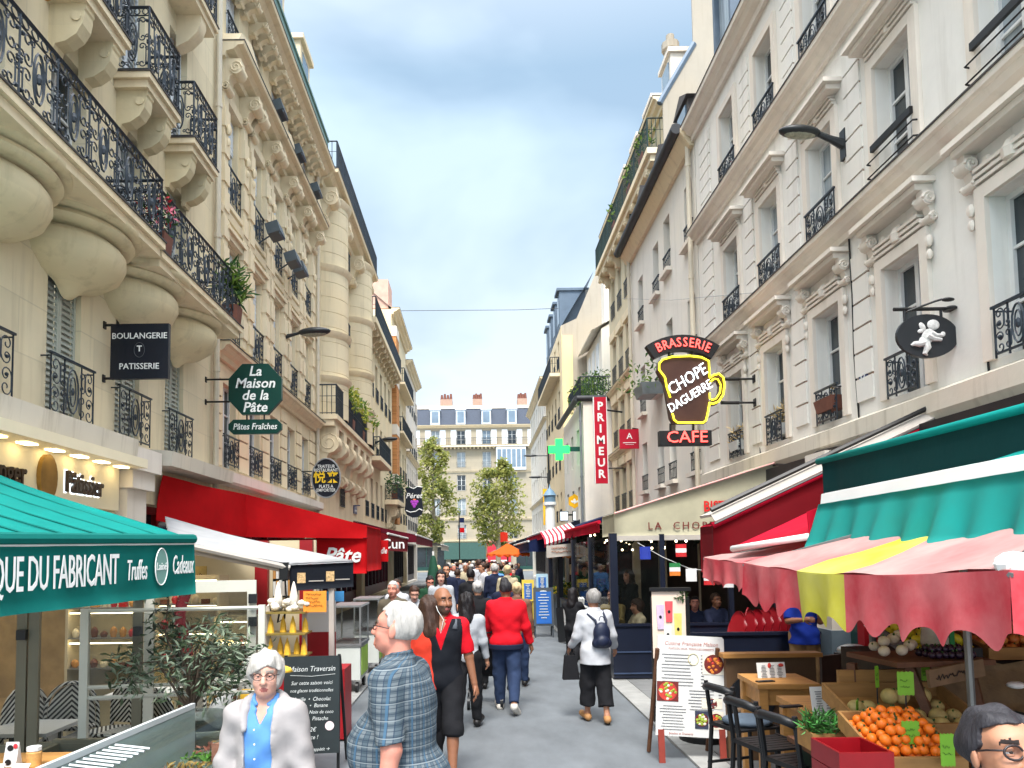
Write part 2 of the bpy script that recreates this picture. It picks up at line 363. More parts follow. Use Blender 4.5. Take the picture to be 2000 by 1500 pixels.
class Bld:
    def __init__(s, name, label, sd, u0, u1, x0=5.0, cat='building', T=None):
        s.sd = sd; s.T = T or side_T(sd, x0); s.flip = sd < 0 or bool(T); s.u0, s.u1 = u0, u1; s.ops = []
        c = s.T(np.array([[(u0+u1)/2, 0., 0.]]))[0]
        s.root = thing(name, label, cat, c)
    def mb(s): return MB(s.T, s.flip)
    def part(s, m, name, mt, smooth=False, parent=None): return m.build(name, mt, parent or s.root, smooth)
    def wall(s, v0, v1, mt, dep=.3, back=5.0, name='wall'):
        return s.part(wall_mesh(s.mb(), s.u0, s.u1, v0, v1, s.ops, dep, back), name, mt)
    def window(s, u, v0, v1, w=.8, dep=.28, glass=None, bars=2, add=True, fm=None):
        a, b = u-w/2, u+w/2
        if add: s.ops.append((a, b, v0, v1))
        m = s.mb(); k = -dep; t = .055
        m.box(a, a+t, k, k+.05, v0, v1); m.box(b-t, b, k, k+.05, v0, v1); m.box(a+t, b-t, k, k+.05, v1-t, v1); m.box(a+t, b-t, k, k+.05, v0, v0+t)
        m.box(u-.035, u+.035, k+.002, k+.058, v0+t, v1-t)
        for i in range(bars):
            z = v0+(v1-v0)*(i+1)/(bars+1); m.box(a+t, u-.035, k+.01, k+.04, z-.015, z+.015); m.box(u+.035, b-t, k+.01, k+.04, z-.015, z+.015)
        f = s.part(m, 'window', fm or FRAMEW)
        g = s.mb(); g.box(a, b, k-.02, k+.012, v0, v1)
        s.part(g, 'pane', glass or rnd.choice([GLD, GLD, GLC, GLB]), parent=f); return f
    def shutter(s, u, v0, v1, w=.75, dep=.22, mt=None, add=True, leaves=2):
        a, b = u-w/2, u+w/2
        if add: s.ops.append((a, b, v0, v1))
        for i in range(leaves):
            m = s.mb(); x0, x1 = a+w*i/leaves, a+w*(i+1)/leaves; k = -dep; t = .045
            m.box(x0+.003, x0+t, k, k+.035, v0, v1); m.box(x1-t, x1-.003, k, k+.035, v0, v1)
            n = max(6, int((v1-v0)/.075))
            for j in range(n):
                z = v0+(v1-v0)*(j+.5)/n
                m.add([(x0+t, k+.005, z+.03), (x1-t, k+.005, z+.03), (x1-t, k+.035, z-.03), (x0+t, k+.035, z-.03)], [(0, 1, 2, 3)])
            m.box(x0+t, x1-t, k-.03, k-.01, v0, v1)
            s.part(m, 'shutter', mt or SHUT)
    def guard(s, u, v, w=.85, h=.62, n=.06, style='scroll', name='window_guard', parent=None):
        m = s.mb(); a, b = u-w/2, u+w/2; r = .009
        L3 = lambda P: [(x, n, z) for x, z in P]
        m.box(a-.03, b+.03, n-.018, n+.018, v+h-.025, v+h); m.box(a, b, n-.01, n+.01, v+.03, v+.05)
        if style == 'bars':
            k = max(3, int(w/.11))
            for i in range(k+1): m.bar((a+(b-a)*i/k, n, v), (a+(b-a)*i/k, n, v+h-.02), .009, 4)
            m.box(a, b, n-.008, n+.008, v+h*.6, v+h*.6+.02)
        elif style == 'rails':
            m.s = 0
            m.box(a, b, n-.02, n+.02, v+h*.45, v+h*.5)
        else:
            for x in (a, a+w*.3, a+w*.7, b): m.box(x-.007, x+.007, n-.007, n+.007, v, v+h-.02)
            c = v+h*.5; m.tube(L3(ring(u, c, w*.13, h*.36)), r*1.3, 4, True); m.tube(L3(ring(u, c, w*.07, h*.24)), r, 4, True); m.ball((u, n, c), (.03, .02, .05), 6, 4)
            for sg in (-1, 1):
                [(m.tube(L3(cscroll(u+sg*w*.39, c+q*h*.22, h*.42, w*.19, -sg*q)), r*.9, 4), m.tube(L3(cscroll(u+sg*w*.22, c+q*h*.2, h*.36, w*.13, sg*q)), r*.9, 4)) for q in (-1, 1)]
                for q in (-.36, .36): m.ball((u+sg*w*.4, n, c+q*h*.35), .022, 5, 4)
        for x in (a, b): m.bar((x, n, v+h-.05), (x, -.1, v+h-.05), .01, 4)
        return s.part(m, name, IRON, parent=parent)
    def railing(s, u0, u1, v, n, h=.85, style='scroll', ends=True, parent=None, name='railing', n0=.03, mt=None):
        m = s.mb(); r = .011
        def run(P, Lr, k):
            def L3(q): return [P(x, z) for x, z in q]
            def hb(z, t): m.tube([P(0, z), P(Lr, z)], t, 4)
            hb(v+h, .026); hb(v+.05, .014)
            if style == 'bars':
                hb(v+h*.62, .01); c = max(2, int(Lr/.13))
                for i in range(c+1): m.bar(P(Lr*i/c, v), P(Lr*i/c, v+h), .012 if i % 8 else .022, 4)
                return
            hb(v+h-.12, .011)
            for i in range(k):
                a = Lr*i/k; w_ = Lr/k; c = a+w_/2; z = v+h*.47; H = h*.74
                m.bar(P(a, v), P(a, v+h), .013, 4)
                if w_ > .42:
                    m.tube(L3(ring(c, z, w_*.14, H*.4)), r*1.3, 4, True); m.tube(L3(ring(c, z, w_*.08, H*.27)), r*.9, 4, True); m.ball(P(c, z), (.03, .03, .06), 6, 4)
                    for sg in (-1, 1):
                        for q in (-1, 1):
                            m.tube(L3(cscroll(c+sg*w_*.3, z+q*H*.27, H*.5, w_*.23, -sg*q)), r*.9, 4)
                            m.tube(L3(spiral((c+sg*w_*.44, z+q*H*.12), w_*.07, sg, q, 9)), r*.8, 4); m.tube(L3(spiral((c+sg*w_*.17, z+q*H*.46), w_*.07, sg, -q, 9)), r*.8, 4)
                            m.ball(P(c+sg*w_*.43, z+q*H*.44), .024, 5, 4); m.ball(P(c+sg*w_*.46, z+q*H*.02), .02, 5, 4)
                    for q in range(4): m.tube(L3(ring(a+w_*(q+.5)/4, v+h-.06, w_*.09, .045, 8)), r*.8, 4, True)
                else:
                    rr = w_*.36
                    for q, f in ((.22, .26), (.5, .2), (.78, .26)):
                        m.tube(L3(ring(c, v+h*q, rr, h*f*.55)), r, 4, True)
                        for sg in (-1, 1): m.tube(L3(spiral((c+sg*rr*.45, v+h*q), rr*.4, sg, 1, 9)), r*.8, 4)
            m.bar(P(Lr, v), P(Lr, v+h), .015, 4)
        Lr = u1-u0; run(lambda x, z: (u0+x, n, z), Lr, max(1, round(Lr/.62)))
        if ends:
            for ue in (u0, u1): run(lambda x, z: (ue, n0+x, z), n-n0, max(1, round((n-n0)/.38)))
        return s.part(m, name, mt or IRON, parent=parent)
    def band(s, prof, u0, u1, name='cornice', mt=None, ends=True):
        """moulding: profile of (n, v) extruded along the street"""
        m = s.mb(); k = len(prof)
        m.add([(u, p[0], p[1]) for u in (u0, u1) for p in prof], [(i, i+1, k+i+1, k+i) for i in range(k-1)] + [tuple(range(k)), tuple(range(2*k-1, k-1, -1))])
        return s.part(m, name, mt or TRIM)
    def cornice(s, v, n, h=.25, u0=None, u1=None, mt=None, name='cornice'):
        f = s.mb(); f.box((s.u0 if u0 is None else u0)-.012, (s.u1 if u1 is None else u1)+.012, 0, n+.014, v-.004, v+.016); s.part(f, 'flashing', FLASH)
        return s.band([(0, v-h), (n*.25, v-h), (n*.3, v-h*.7), (n*.6, v-h*.55), (n*.75, v-h*.3), (n*.97, v-h*.25), (n, v-.03), (n, v), (0, v+.04)], s.u0 if u0 is None else u0, s.u1 if u1 is None else u1, name, mt)
    def console(s, m, u, v, w, h, pr):
        """scroll bracket under v"""
        poly = [(0, 0), (pr, 0), (pr, -.1*h), (pr*.98, -.3*h), (pr*.75, -.42*h), (pr*.5, -.55*h), (pr*.38, -.75*h), (pr*.3, -.92*h), (pr*.12, -h), (0, -h)]
        m.prism(poly, (u-w/2, 0, v), (0, 1, 0), (0, 0, 1), (w, 0, 0))
        r = .2*h
        for cn, cv, q in ((pr-r*.7, v-.1*h-r, r), (pr*.3, v-.86*h, r*.62)):
            m.tube([(u-w/2-.03, cn, cv), (u+w/2+.03, cn, cv)], q, 12)
            for e in (-1, 1): m.tube([(u+e*(w/2+.035), cn+x, cv+z) for x, z in spiral((0, 0), q*.95, 1, 1, 14, 1.6)], .018, 4)
    def rust(s, u0, u1, v0, v1, rows, n=.03, gap=.035, name='rusticated_panel', mt=None):
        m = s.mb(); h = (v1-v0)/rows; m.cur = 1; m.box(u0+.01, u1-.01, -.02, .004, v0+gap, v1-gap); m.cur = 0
        for i in range(rows): m.box(u0, u1, -.01, n, v0+i*h+gap/2, v0+(i+1)*h-gap/2)
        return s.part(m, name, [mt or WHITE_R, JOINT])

def pipe(b, u, v0, v1, n=.1, r=.055, mt=None):
    m = b.mb(); m.bar((u, n, v0), (u, n, v1), r, 8)
    z = v0+.4
    while z < v1: m.bar((u, n, z), (u, n, z+.09), r+.014, 8); z += 2.6
    return b.part(m, 'drainpipe', mt or PIPE, 40)

def leaves(m, c, r, n, s=.05, seed=1, sq=(1, 1, 1), droop=0, slim=.42):
    """a cloud of small folded leaves"""
    q = random.Random(seed); c = Vector(c)
    for i in range(n):
        d = Vector((q.gauss(0, 1), q.gauss(0, 1), q.gauss(0, 1))).normalized()*r*q.random()**.45
        p = c + Vector((d.x*sq[0], d.y*sq[1], d.z*sq[2])); a = Vector((q.gauss(0, 1), q.gauss(0, 1), q.gauss(0, .7)-droop)).normalized()
        b = a.orthogonal().normalized(); b = (Matrix.Rotation(q.random()*6.3, 3, a) @ b); k = s*q.uniform(.6, 1.3)
        nn = a.cross(b)*k*.12
        m.cur = q.choice(m.pal) if hasattr(m, 'pal') else 0
        m.add([p, p+a*k*.5+b*k*slim*.5+nn, p+a*k, p+a*k*.5-b*k*slim*.5+nn], [(0, 1, 2), (0, 2, 3)])
    m.cur = 0

def scroll_keystone(m, u, v, s_):
    m.lathe([(0, 0), (.09*s_, .02*s_), (.11*s_, .12*s_), (.06*s_, .2*s_), (0, .22*s_)], (u, .05, v), 8, sy=.8)

# ================================================================= left side of the street
BOWLS = wallmat('corbel_stone', lin((230, 214, 176)), joint=(.5, .3), jc=.93, jsize=.006, stain=.55, bump=.3)
# ---- A: cream stone house with the bowl corbels, over the bakery
A = Bld('cream_stone_house', 'cream stone building with rounded bowl corbels and long wrought iron balconies over the bakery', -1, 2.0, 14.0)
AC = (5.6, 7.25, 8.9, 10.55, 12.2)
for u in AC:
    A.shutter(u, 3.72, 5.6, .74, .1)
    A.guard(u, 3.72, .95, .75, .12)
    A.window(u, 6.3, 8.3, .8, .23); A.window(u, 11.6, 13.4, .8, .23)
    A.shutter(u, 8.9, 10.95, .74, .14, mt=SHUTW)
A.ops.append((2.6, 10.0, .25, 2.7)); A.ops.append((10.7, 13.6, .2, 2.9))
A.wall(0, 16.5, CREAM, .24, 6)
for u in AC:
    m = A.mb(); m.lathe([(.02, -.74), (.09, -.72), (.16, -.66), (.24, -.6), (.5, -.53), (.7, -.4), (.775, -.25), (.77, -.15), (.72, -.09), (.66, -.07), (.66, -.05), (.8, -.045), (.86, -.02), (.885, .02), (.86, .06), (.83, .065), (.83, .085), (.95, .09), (.98, .12), (.98, .16)], (u, 0, 5.98), 30, 0, pi, 1, .84); A.part(m, 'bowl_corbel', BOWLS, 50)
def slab(b, u0, u1, v, n, h=.2, mt=None, parent=None, name='balcony'):
    m = b.mb(); m.box(u0, u1, 0, n, v-h*.45, v); m.box(u0+.05, u1-.05, 0, n-.05, v-h, v-h*.45-.003); o = b.part(m, name, mt or TRIM, parent=parent); m = b.mb(); m.box(u0-.015, u1+.015, 0, n+.016, v-.002, v+.022); b.part(m, 'edge_strip', FLASH, parent=o); return o
s1 = slab(A, 2.2, 9.75, 6.3, .86); A.railing(2.25, 9.7, 6.3, .82, .85, parent=s1)
s2 = slab(A, 9.78, 13.25, 6.22, .8); A.railing(9.85, 13.2, 6.22, .76, .85, parent=s2)
for u in AC[1:]:
    s3 = slab(A, u-.6, u+.5, 8.86, .52, .2); A.railing(u-.57, u+.47, 8.86, .49, .95, parent=s3)
    for e in (-.38, .28):
        m = A.mb(); m.prism([(0, 0), (.44, 0), (.44, -.06), (.42, -.08), (.42, -.14), (.4, -.25), (.33, -.37), (.2, -.46), (.08, -.49), (.06, -.56), (0, -.56)], (u+e-.1, 0, 8.66), (0, 1, 0), (0, 0, 1), (.2, 0, 0)); m.tube([(u+e-.115, .33, 8.5), (u+e+.115, .33, 8.5)], .06, 10); A.part(m, 'corbel', BOWLS, parent=s3)
    s4 = slab(A, u-.55, u+.5, 11.5, .5); A.railing(u-.52, u+.47, 11.5, .47, .9, parent=s4)
    m = A.mb(); m.prism([(0, 0), (.42, 0), (.42, -.12), (.36, -.3), (.2, -.46), (0, -.56)], (u-.12, 0, 11.3), (0, 1, 0), (0, 0, 1), (.24, 0, 0)); A.part(m, 'corbel', TRIM, 50, parent=s4)
A.band([(0, 3.42), (.3, 3.42), (.34, 3.47), (.36, 3.7), (.1, 3.74), (0, 3.74)], 2.0, 10.15, 'ledge', DIRT)
A.band([(0, 3.46), (.42, 3.46), (.44, 3.68), (0, 3.72)], 11.1, 13.9, 'ledge', DIRT)
m = A.mb(); m.box(10.15, 10.95, 0, .34, 3.3, 3.62); m.box(10.2, 10.9, 0, .26, 3.05, 3.3); m.box(10.25, 10.85, 0, .16, .2, 3.05); A.part(m, 'pilaster', TRIMW)
pipe(A, 13.9, 0, 16.5)
A.cornice(16.6, .6, .4)
# bakery fascia with halo lit letters
FASC = mat('fascia_cream', lin((244, 232, 200)), .5, .05, 2); LETB = mat('bronze_letter', lin((70, 58, 48)), .35, .2, 5, metal=.5)
LAMP = mat('warm_downlight', (1, .9, .6), emit=(1, .8, .42), es=3); HALO = mat('white_halo', (.9, .95, 1), emit=(.75, .88, 1), es=1.0)
m = A.mb(); m.box(2.1, 10.1, .0, .12, 2.72, 3.3); m.box(2.1, 10.12, .0, .5, 3.3, 3.42)
fa = A.part(m, 'shop_fascia', FASC)
for i in range(14):
    m = A.mb(); m.box(3.0+i*.52, 3.2+i*.52, .2, .32, 3.285, 3.298); A.part(m, 'downlight', LAMP, parent=fa)
m = MB(); m.text('Pâtissier', (-4.86, 9.17, 2.98), (0, 1, 0), Z, .36, depth=.05, bold=.012, sx=.72)
m.text('Traditionnel Boulanger', (-4.86, 6.75, 2.98), (0, 1, 0), Z, .36, depth=.05, bold=.012, sx=.72)
m.build('lettering', LETB, fa)
m = MB(); m.text('Pâtissier', (-4.873, 9.17, 2.98), (0, 1, 0), Z, .36, depth=.004, bold=.045, sx=.72); m.build('letter_halo', HALO, fa)
m = A.mb(); m.prism(ring(0, 0, .17, .26, 20), (8.36, .121, 3.0), (1, 0, 0), (0, 0, 1), (0, .05, 0)); bz = A.part(m, 'oval_badge', mat('gold_plate', lin((150, 118, 60)), .3, .2, 5, metal=.6), parent=fa)

# ---- B: ornate house with volutes
B = Bld('ornate_stone_house', 'ornate stone building with volutes under a broken cornice, five window bays, behind the red awning', -1, 14.05, 23.0)
BC = (14.95, 16.65, 18.3, 19.95, 21.6)
for i, u in enumerate(BC):
    for v0, v1, w in ((3.86, 5.55, .8), (6.5, 8.45, .82), (9.25, 11.3, .82), (12.75, 14.0, .8)):
        B.window(u, v0, v1, w, .18, glass=GLC if v0 > 6 else None)
        if v0 > 6: k_ = v1-(v1-v0)*rnd.choice((.9, .55, .7, .35)); m = B.mb(); [m.box(u-w/2+.01, u+w/2-.01, -.12, -.105+.006*(j_ % 2), k_+j_*.05, min(v1, k_+j_*.05+.049)) for j_ in range(int((v1-k_)/.05))]; B.part(m, 'roller_shutter', SHUTW)
    B.guard(u, 3.9, .9, .62, .05); B.guard(u, 6.5, .9, .75, .05); B.guard(u, 9.25, .9, .8, .05)
B.ops.append((14.5, 22.6, .2, 2.7))
B.wall(0, 14.6, CREAM2, .2, 6)
B.band([(0, 3.5), (.22, 3.5), (.25, 3.55), (.25, 3.74), (0, 3.78)], 14.05, 23, 'ledge', TRIMW)
B.cornice(6.25, .3, .3); B.band([(0, 8.85), (.1, 8.85), (.12, 9.0), (0, 9.05)], 14.05, 23, 'string_course')
ed = [14.05] + [x for u in BC for x in (u-.5, u+.5)] + [23]
for a, b in zip(ed[::2], ed[1::2]):
    if b-a > .2: B.rust(a+.02, b-.02, 3.85, 5.9, 6, .035, .04, mt=CREAM2)
for i, u in enumerate(BC):
    for e in (-1, 1):
        x = u+e*.62; m = B.mb()
        m.box(x-.13, x+.13, 0, .1, 6.5, 11.35)
        for k in range(8): m.box(x-.15, x+.15, 0, .13, 6.7+k*.56, 7.1+k*.56)
        m.box(x-.16, x+.16, 0, .16, 11.35, 11.5)
        m.ball((x, .15, 10.6), (.07, .06, .12), 6, 5); m.ball((x, .14, 10.35), (.05, .05, .09), 6, 5)
        B.part(m, 'pilaster', TRIM, 30)
        m = B.mb(); B.console(m, x, 12.0, .26, .66, .42); B.part(m, 'volute', TRIM, 40)
    m = B.mb(); m.box(u-.5, u+.5, 0, .1, 8.5, 8.62); m.box(u-.56, u+.56, 0, .16, 8.62, 8.7)
    for k in range(5): m.box(u-.36, u+.36, 0, .04, 8.68+k*.085, 8.735+k*.085)
    B.part(m, 'window_hood', TRIM)
    m = B.mb(); m.box(u-.5, u+.5, 0, .08, 11.3, 11.5); B.part(m, 'lintel', TRIM)
    m = B.mb(); m.box(u-.48, u+.48, -.01, .1, 9.12, 9.22); B.part(m, 'sill', TRIM)
for i, u in enumerate(BC):
    B.cornice(12.3, .52, .3, u-.86, u+.86, name='broken_cornice')
    m = B.mb()
    if i in (0, 2, 4): m.prism([(-.85, 0), (.85, 0), (.62, .3), (0, .5), (-.62, .3)], (u, 0, 12.32), (1, 0, 0), (0, 0, 1), (0, .4, 0))
    else: m.box(u-.8, u+.8, 0, .36, 12.31, 12.45)
    B.part(m, 'pediment', TRIM)
    B.guard(u, 12.75, .85, .5, .05)
B.cornice(14.45, .62, .35, name='roof_cornice')
for u in BC:
    for e in (-.55, -.2, .2, .55): m = B.mb(); B.console(m, u+e, 14.12, .14, .3, .42); B.part(m, 'modillion', TRIM, 40)
m = B.mb(); m.box(14.1, 22.9, -.1, .42, 14.5, 15.25); m.box(14.1, 22.9, -.15, .46, 15.25, 15.33); B.part(m, 'roof_parapet', GREENZ)
m = B.mb(); m.add([(14.1, -.2, 15.3), (22.9, -.2, 15.3), (22.9, -1.6, 18), (14.1, -1.6, 18)], [(0, 1, 2, 3)]); m.box(14.1, 22.9, -5, -1.6, 17.9, 18); B.part(m, 'roof', SLATE)
for u in (15.3, 18.3, 21.3):
    m = B.mb(); m.box(u-.6, u+.6, -1.3, .05, 15.3, 17.1); m.box(u-.7, u+.7, -1.4, .16, 17.1, 17.25); d = B.part(m, 'dormer', TRIM)
    m = B.mb(); m.box(u-.35, u+.35, .0, .07, 15.6, 16.9); B.part(m, 'pane', GLB, parent=d)
pipe(B, 22.85, 0, 14.2, .1)
for i, (u, v) in enumerate(((16.75, 9.6), (18.4, 9.6), (19.2, 9.65), (17.0, 12.65), (18.9, 12.65), (21.0, 12.7))):
    m = B.mb(); m.obox((u, .42, v), (.5, .3, .26), 0, .3); m.bar((u, .3, v-.1), (u, .0, v-.3), .02, 4)
    f = B.part(m, 'floodlight', mat('floodlight_grey', lin((70, 80, 86)), .4)); m = B.mb(); m.obox((u, .56, v-.045), (.42, .02, .2), 0, .3); B.part(m, 'lens', GLB, parent=f)

# ---- C: ochre stone house with rounded bays
Cb = Bld('rounded_bay_house', 'ochre stone building with two rounded bay towers and a dark railed balcony on scroll brackets', -1, 23.05, 32.6)
for u in (27.4,):
    for v0 in (3.9, 6.8, 9.8, 12.7):
        Cb.window(u, v0, v0+1.9, .85); Cb.guard(u, v0, .9, .7, .05, 'bars')
Cb.ops.append((23.6, 32.2, .2, 3.0))
Cb.wall(0, 14.4, STONE_C, .26, 6)
for u, r in ((24.75, 1.0), (30.2, 1.05)):
    m = Cb.mb(); v = 6.6
    while v < 13.8:
        m.lathe([(r-.012, v), (r, v+.012), (r, v+.485), (r-.012, v+.497)], (u, -.28, v*0), 22, 0, pi); v += .5
    Cb.part(m, 'rounded_bay', STONE_C, 40)
    for v in (7.9, 9.4, 11.6, 13.9): m = Cb.mb(); m.lathe([(r, v-.15), (r+.06, v-.08), (r+.1, v), (r+.12, v+.06), (r, v+.08)], (u, -.28, 0), 22, 0, pi); Cb.part(m, 'bay_moulding', TRIM, 40)
    for v in (9.6, 12.2): Cb.guard(u+1.35, v, .7, .8, .5, 'bars'); Cb.window(u+1.4, v, v+1.9, .6, add=False, dep=-.02)
m = Cb.mb(); m.box(23.1, 31.6, 0, .66, 6.4, 6.55); m.box(23.15, 31.5, 0, .56, 6.2, 6.4); cb = Cb.part(m, 'balcony', TRIM)
Cb.railing(23.15, 31.5, 6.55, .62, .95, 'bars', parent=cb)
for u in (23.6, 25.0, 26.5, 28.0, 29.5, 31.0): m = Cb.mb(); Cb.console(m, u, 6.2, .5, 1.7, .58); Cb.part(m, 'scroll_bracket', TRIM, 40)
Cb.cornice(14.5, .72, .5, name='roof_cornice')
for u in (23.5, 26, 29, 31.5): m = Cb.mb(); Cb.console(m, u, 14.0, .4, 1.2, .6); Cb.part(m, 'modillion', TRIM, 40)
m = Cb.mb(); m.box(23.1, 32.6, -.1, .0, 14.5, 14.9); Cb.part(m, 'parapet', TRIM)
Cb.railing(23.1, 32.5, 14.52, .66, .9, 'bars', name='roof_railing')
m = Cb.mb(); m.add([(23.1, -.8, 14.5), (32.6, -.8, 14.5), (32.6, -2.4, 17), (23.1, -2.4, 17)], [(0, 1, 2, 3)]); m.box(23.1, 32.6, -6, -2.4, 16.9, 17); Cb.part(m, 'roof', SLATE)
for u in (24.6, 27.4, 30.2):
    m = Cb.mb(); m.box(u-.6, u+.6, -2.2, -.5, 14.5, 16.3); m.box(u-.72, u+.72, -2.3, -.4, 16.3, 16.45); d = Cb.part(m, 'dormer', TRIM)
    m = Cb.mb(); m.box(u-.4, u+.4, -.5, -.45, 14.9, 16.2); Cb.part(m, 'pane', GLB, parent=d)
C2 = Bld('pale_balcony_house', 'pale stone building with a top floor balcony, between rounded bays and brick bands', -1, 32.65, 44.0)
for u in (33.6, 35.4, 37.2, 39.0, 40.8, 42.6):
    for v0 in (3.9, 6.8, 9.8): C2.window(u, v0, v0+1.9, .85); C2.guard(u, v0, .9, .7, .05, 'bars')
C2.ops.append((33.1, 43.5, .2, 3.0)); C2.wall(0, 12.6, CREAM2, .26, 6)
m = C2.mb(); m.box(34, 38.5, 0, .6, 6.5, 6.7); q2 = C2.part(m, 'balcony', TRIM); C2.railing(34.1, 38.4, 6.7, .56, .9, 'bars', parent=q2)
m = C2.mb(); m.box(40.3, 43.8, 0, .75, 4.9, 5.15); q3 = C2.part(m, 'balcony', TRIM); C2.railing(40.4, 43.7, 5.15, .7, .9, parent=q3)
for u in (41, 42.6): m = C2.mb(); C2.console(m, u, 4.9, .5, 1.3, .6); C2.part(m, 'scroll_bracket', TRIM, 40)
m = C2.mb(); m.box(32.7, 43.9, 0, .62, 12.55, 12.8); q2 = C2.part(m, 'balcony', TRIM); C2.railing(32.75, 43.85, 12.8, .58, .95, 'bars', parent=q2)
for k in range(12): m = C2.mb(); C2.console(m, 33.1+.95*k, 12.55, .16, .5, .5); C2.part(m, 'modillion', TRIM, 40)
m = C2.mb(); m.box(32.7, 43.95, -6, -.6, 12.6, 14.2); m.add([(32.7, -.55, 14.2), (43.95, -.55, 14.2), (43.95, -1.5, 15.6), (32.7, -1.5, 15.6)], [(0, 1, 2, 3)]); m.box(32.7, 43.95, -6, -1.5, 15.5, 15.6); C2.part(m, 'attic_storey', SLATE)
for u in (34.4, 37.2, 40.0, 42.8):
    m = C2.mb(); m.box(u-.4, u+.4, -.6, -.56, 12.85, 14.1); C2.part(m, 'pane', GLB)
m = C2.mb(); m.box(40.5, 42.0, -3, -1.8, 15.6, 17.0); C2.part(m, 'chimney', GREYR)

# ---- D: brick house, E: last pale house
D = Bld('brick_banded_house', 'orange brick building banded with pale stone on the left side of the street', -1, 44.05, 53.0)
for u in (46.6, 48.6, 50.6, 52.2):
    for v0 in (4.2, 7.2, 10.2, 13.2): D.window(u, v0, v0+1.8, .8); D.guard(u, v0, .85, .7, .05, 'bars')
D.ops.append((44.6, 52.6, .2, 3.0))
D.wall(0, 17.0, CREAM2, .26, 6)
for v in (4.0, 7.0, 10.0, 13.0):
    m = D.mb(); m.box(44.1, 45.6, 0, .28, v, v+2.35); D.part(m, 'brick_pier', BRICKO)
    m = D.mb(); m.box(44.08, 45.62, 0, .3, v+2.36, v+2.98); D.part(m, 'stone_band', TRIMW)
for v, n in ((9.9, .5), (13.0, .6)):
    m = D.mb(); m.box(46, 52.8, 0, n, v-.15, v); q = D.part(m, 'balcony', TRIM); D.railing(46.1, 52.7, v, n-.04, .9, 'bars', parent=q)
D.cornice(17.1, .5, .4)
m = D.mb(); m.box(44.2, 46.2, -3, -.2, 17.1, 18.9); D.part(m, 'chimney', mat('pink_stack', lin((214, 170, 150)), .8))
m = D.mb(); m.add([(44.1, 0, 17.1), (53, 0, 17.1), (53, -1.5, 18.4), (44.1, -1.5, 18.4)], [(0, 1, 2, 3)]); D.part(m, 'roof', SLATE)
E_ = Bld('far_pale_house', 'pale stone building at the far end of the left row, above the black grape sign', -1, 53.05, 62.0)
for u in (54.2, 56, 57.8, 59.6, 61.2):
    for v0 in (4, 7, 10, 13): E_.window(u, v0, v0+1.8, .8); E_.guard(u, v0, .85, .7, .05, 'bars')
E_.ops.append((53.6, 61.4, .2, 3.0))
E_.wall(0, 16.2, TRIMW, .26, 8); E_.cornice(16.3, .5, .4); E_.cornice(9.6, .3, .3); E_.cornice(6.6, .35, .3)
for v in (4.4, 7, 9.8, 12.6): E_.rust(61.3+.4, 61.98, v, v+2.2, 6, .1, mt=TRIMW)
m = E_.mb(); m.add([(53.1, 0, 16.3), (62, 0, 16.3), (62, -1.2, 18.2), (53.1, -1.2, 18.2)], [(0, 1, 2, 3)]); E_.part(m, 'roof', SLATE)

# ================================================================= right side
# ---- R1: white rendered house with cornices
R1 = Bld('white_rendered_house', 'white rendered building with carved window surrounds and two long cornices, nearest on the right', 1, 1.0, 16.1)
RC = (3.0, 4.85, 6.6, 8.45, 10.3, 12.15, 14.0)
for i, u in enumerate(RC):
    for j, (v0, v1) in enumerate(((3.86, 5.45), (6.52, 8.0), (9.22, 10.75))):
        R1.window(u, v0, v1, .78, .21, glass=rnd.choice([GLD, GLD, GLC]))
        if j == 0: R1.guard(u, 3.84, .6, .5, .08)
        elif j == 2: R1.guard(u, v0, .86, .5, .06)
        elif u < 9:
            m = R1.mb(); m.box(u-.42, u+.42, .05, .09, v0+.42, v0+.5)
            for k in (.12, .3): m.tube([(u-.5, .0, v0+k), (u-.48, .1, v0+k), (u+.48, .1, v0+k), (u+.5, 0, v0+k)], .012, 4)
            R1.part(m, 'window_bar', BLACKM)
        else: R1.guard(u, v0, .86, .5, .06)
R1.ops += [(1.5, 5.6, .2, 2.9), (6.2, 9.5, .2, 2.9), (11.0, 15.6, .2, 3.0)]
R1.wall(0, 11.5, WHITE_R, .21, 6)
R1.band([(0, 3.4), (.06, 3.4), (.12, 3.52), (.12, 3.72), (0, 3.78)], 1, 16.1, 'ledge', DIRT)
R1.cornice(6.44, .24, .27, mt=TRIMW); R1.cornice(9.14, .24, .27, mt=TRIMW); R1.cornice(11.6, .3, .35, mt=TRIMW, name='roof_cornice')
for u in RC:
    for j, (v0, v1) in enumerate(((3.86, 5.45), (6.52, 8.0), (9.22, 10.75))):
        m = R1.mb()
        for e in (-1, 1): m.box(u+e*.46-.07, u+e*.46+.07, 0, .05, v0, v1+.14)
        m.box(u-.388, u+.388, 0, .05, v1+.003, v1+.14)
        if j < 2:
            hh = (.5, .3)[j]
            for k in range(3): m.box(u-.5+k*.02, u+.5-k*.02, .003, .07+.015*k, v1+.16+k*.055, v1+.195+k*.055)
            m.box(u-.62, u+.62, 0, .2, v1+hh, v1+hh+.07); m.box(u-.68, u+.68, 0, .26, v1+hh+.073, v1+hh+.13)
            scroll_keystone(m, u, v1+.17, .9 if not j else .55)
        if not j:
            for e in (-1, 1):
                m.ball((u+e*.58, .05, 5.4), (.05, .04, .07), 6, 5); m.ball((u+e*.58, .05, 5.25), (.04, .035, .06), 6, 5)
            for k in range(7): m.ball((u+(k-3)*.11, .04, 5.74+.05*cos(k*2.1)), (.06, .035, .05), 6, 4)
        R1.part(m, 'window_surround', TRIMW, 30)
    for e in (-1, 1): m = R1.mb(); R1.console(m, u+e*.58, 5.95, .11, .36, .13); R1.part(m, 'console', TRIMW, 40)
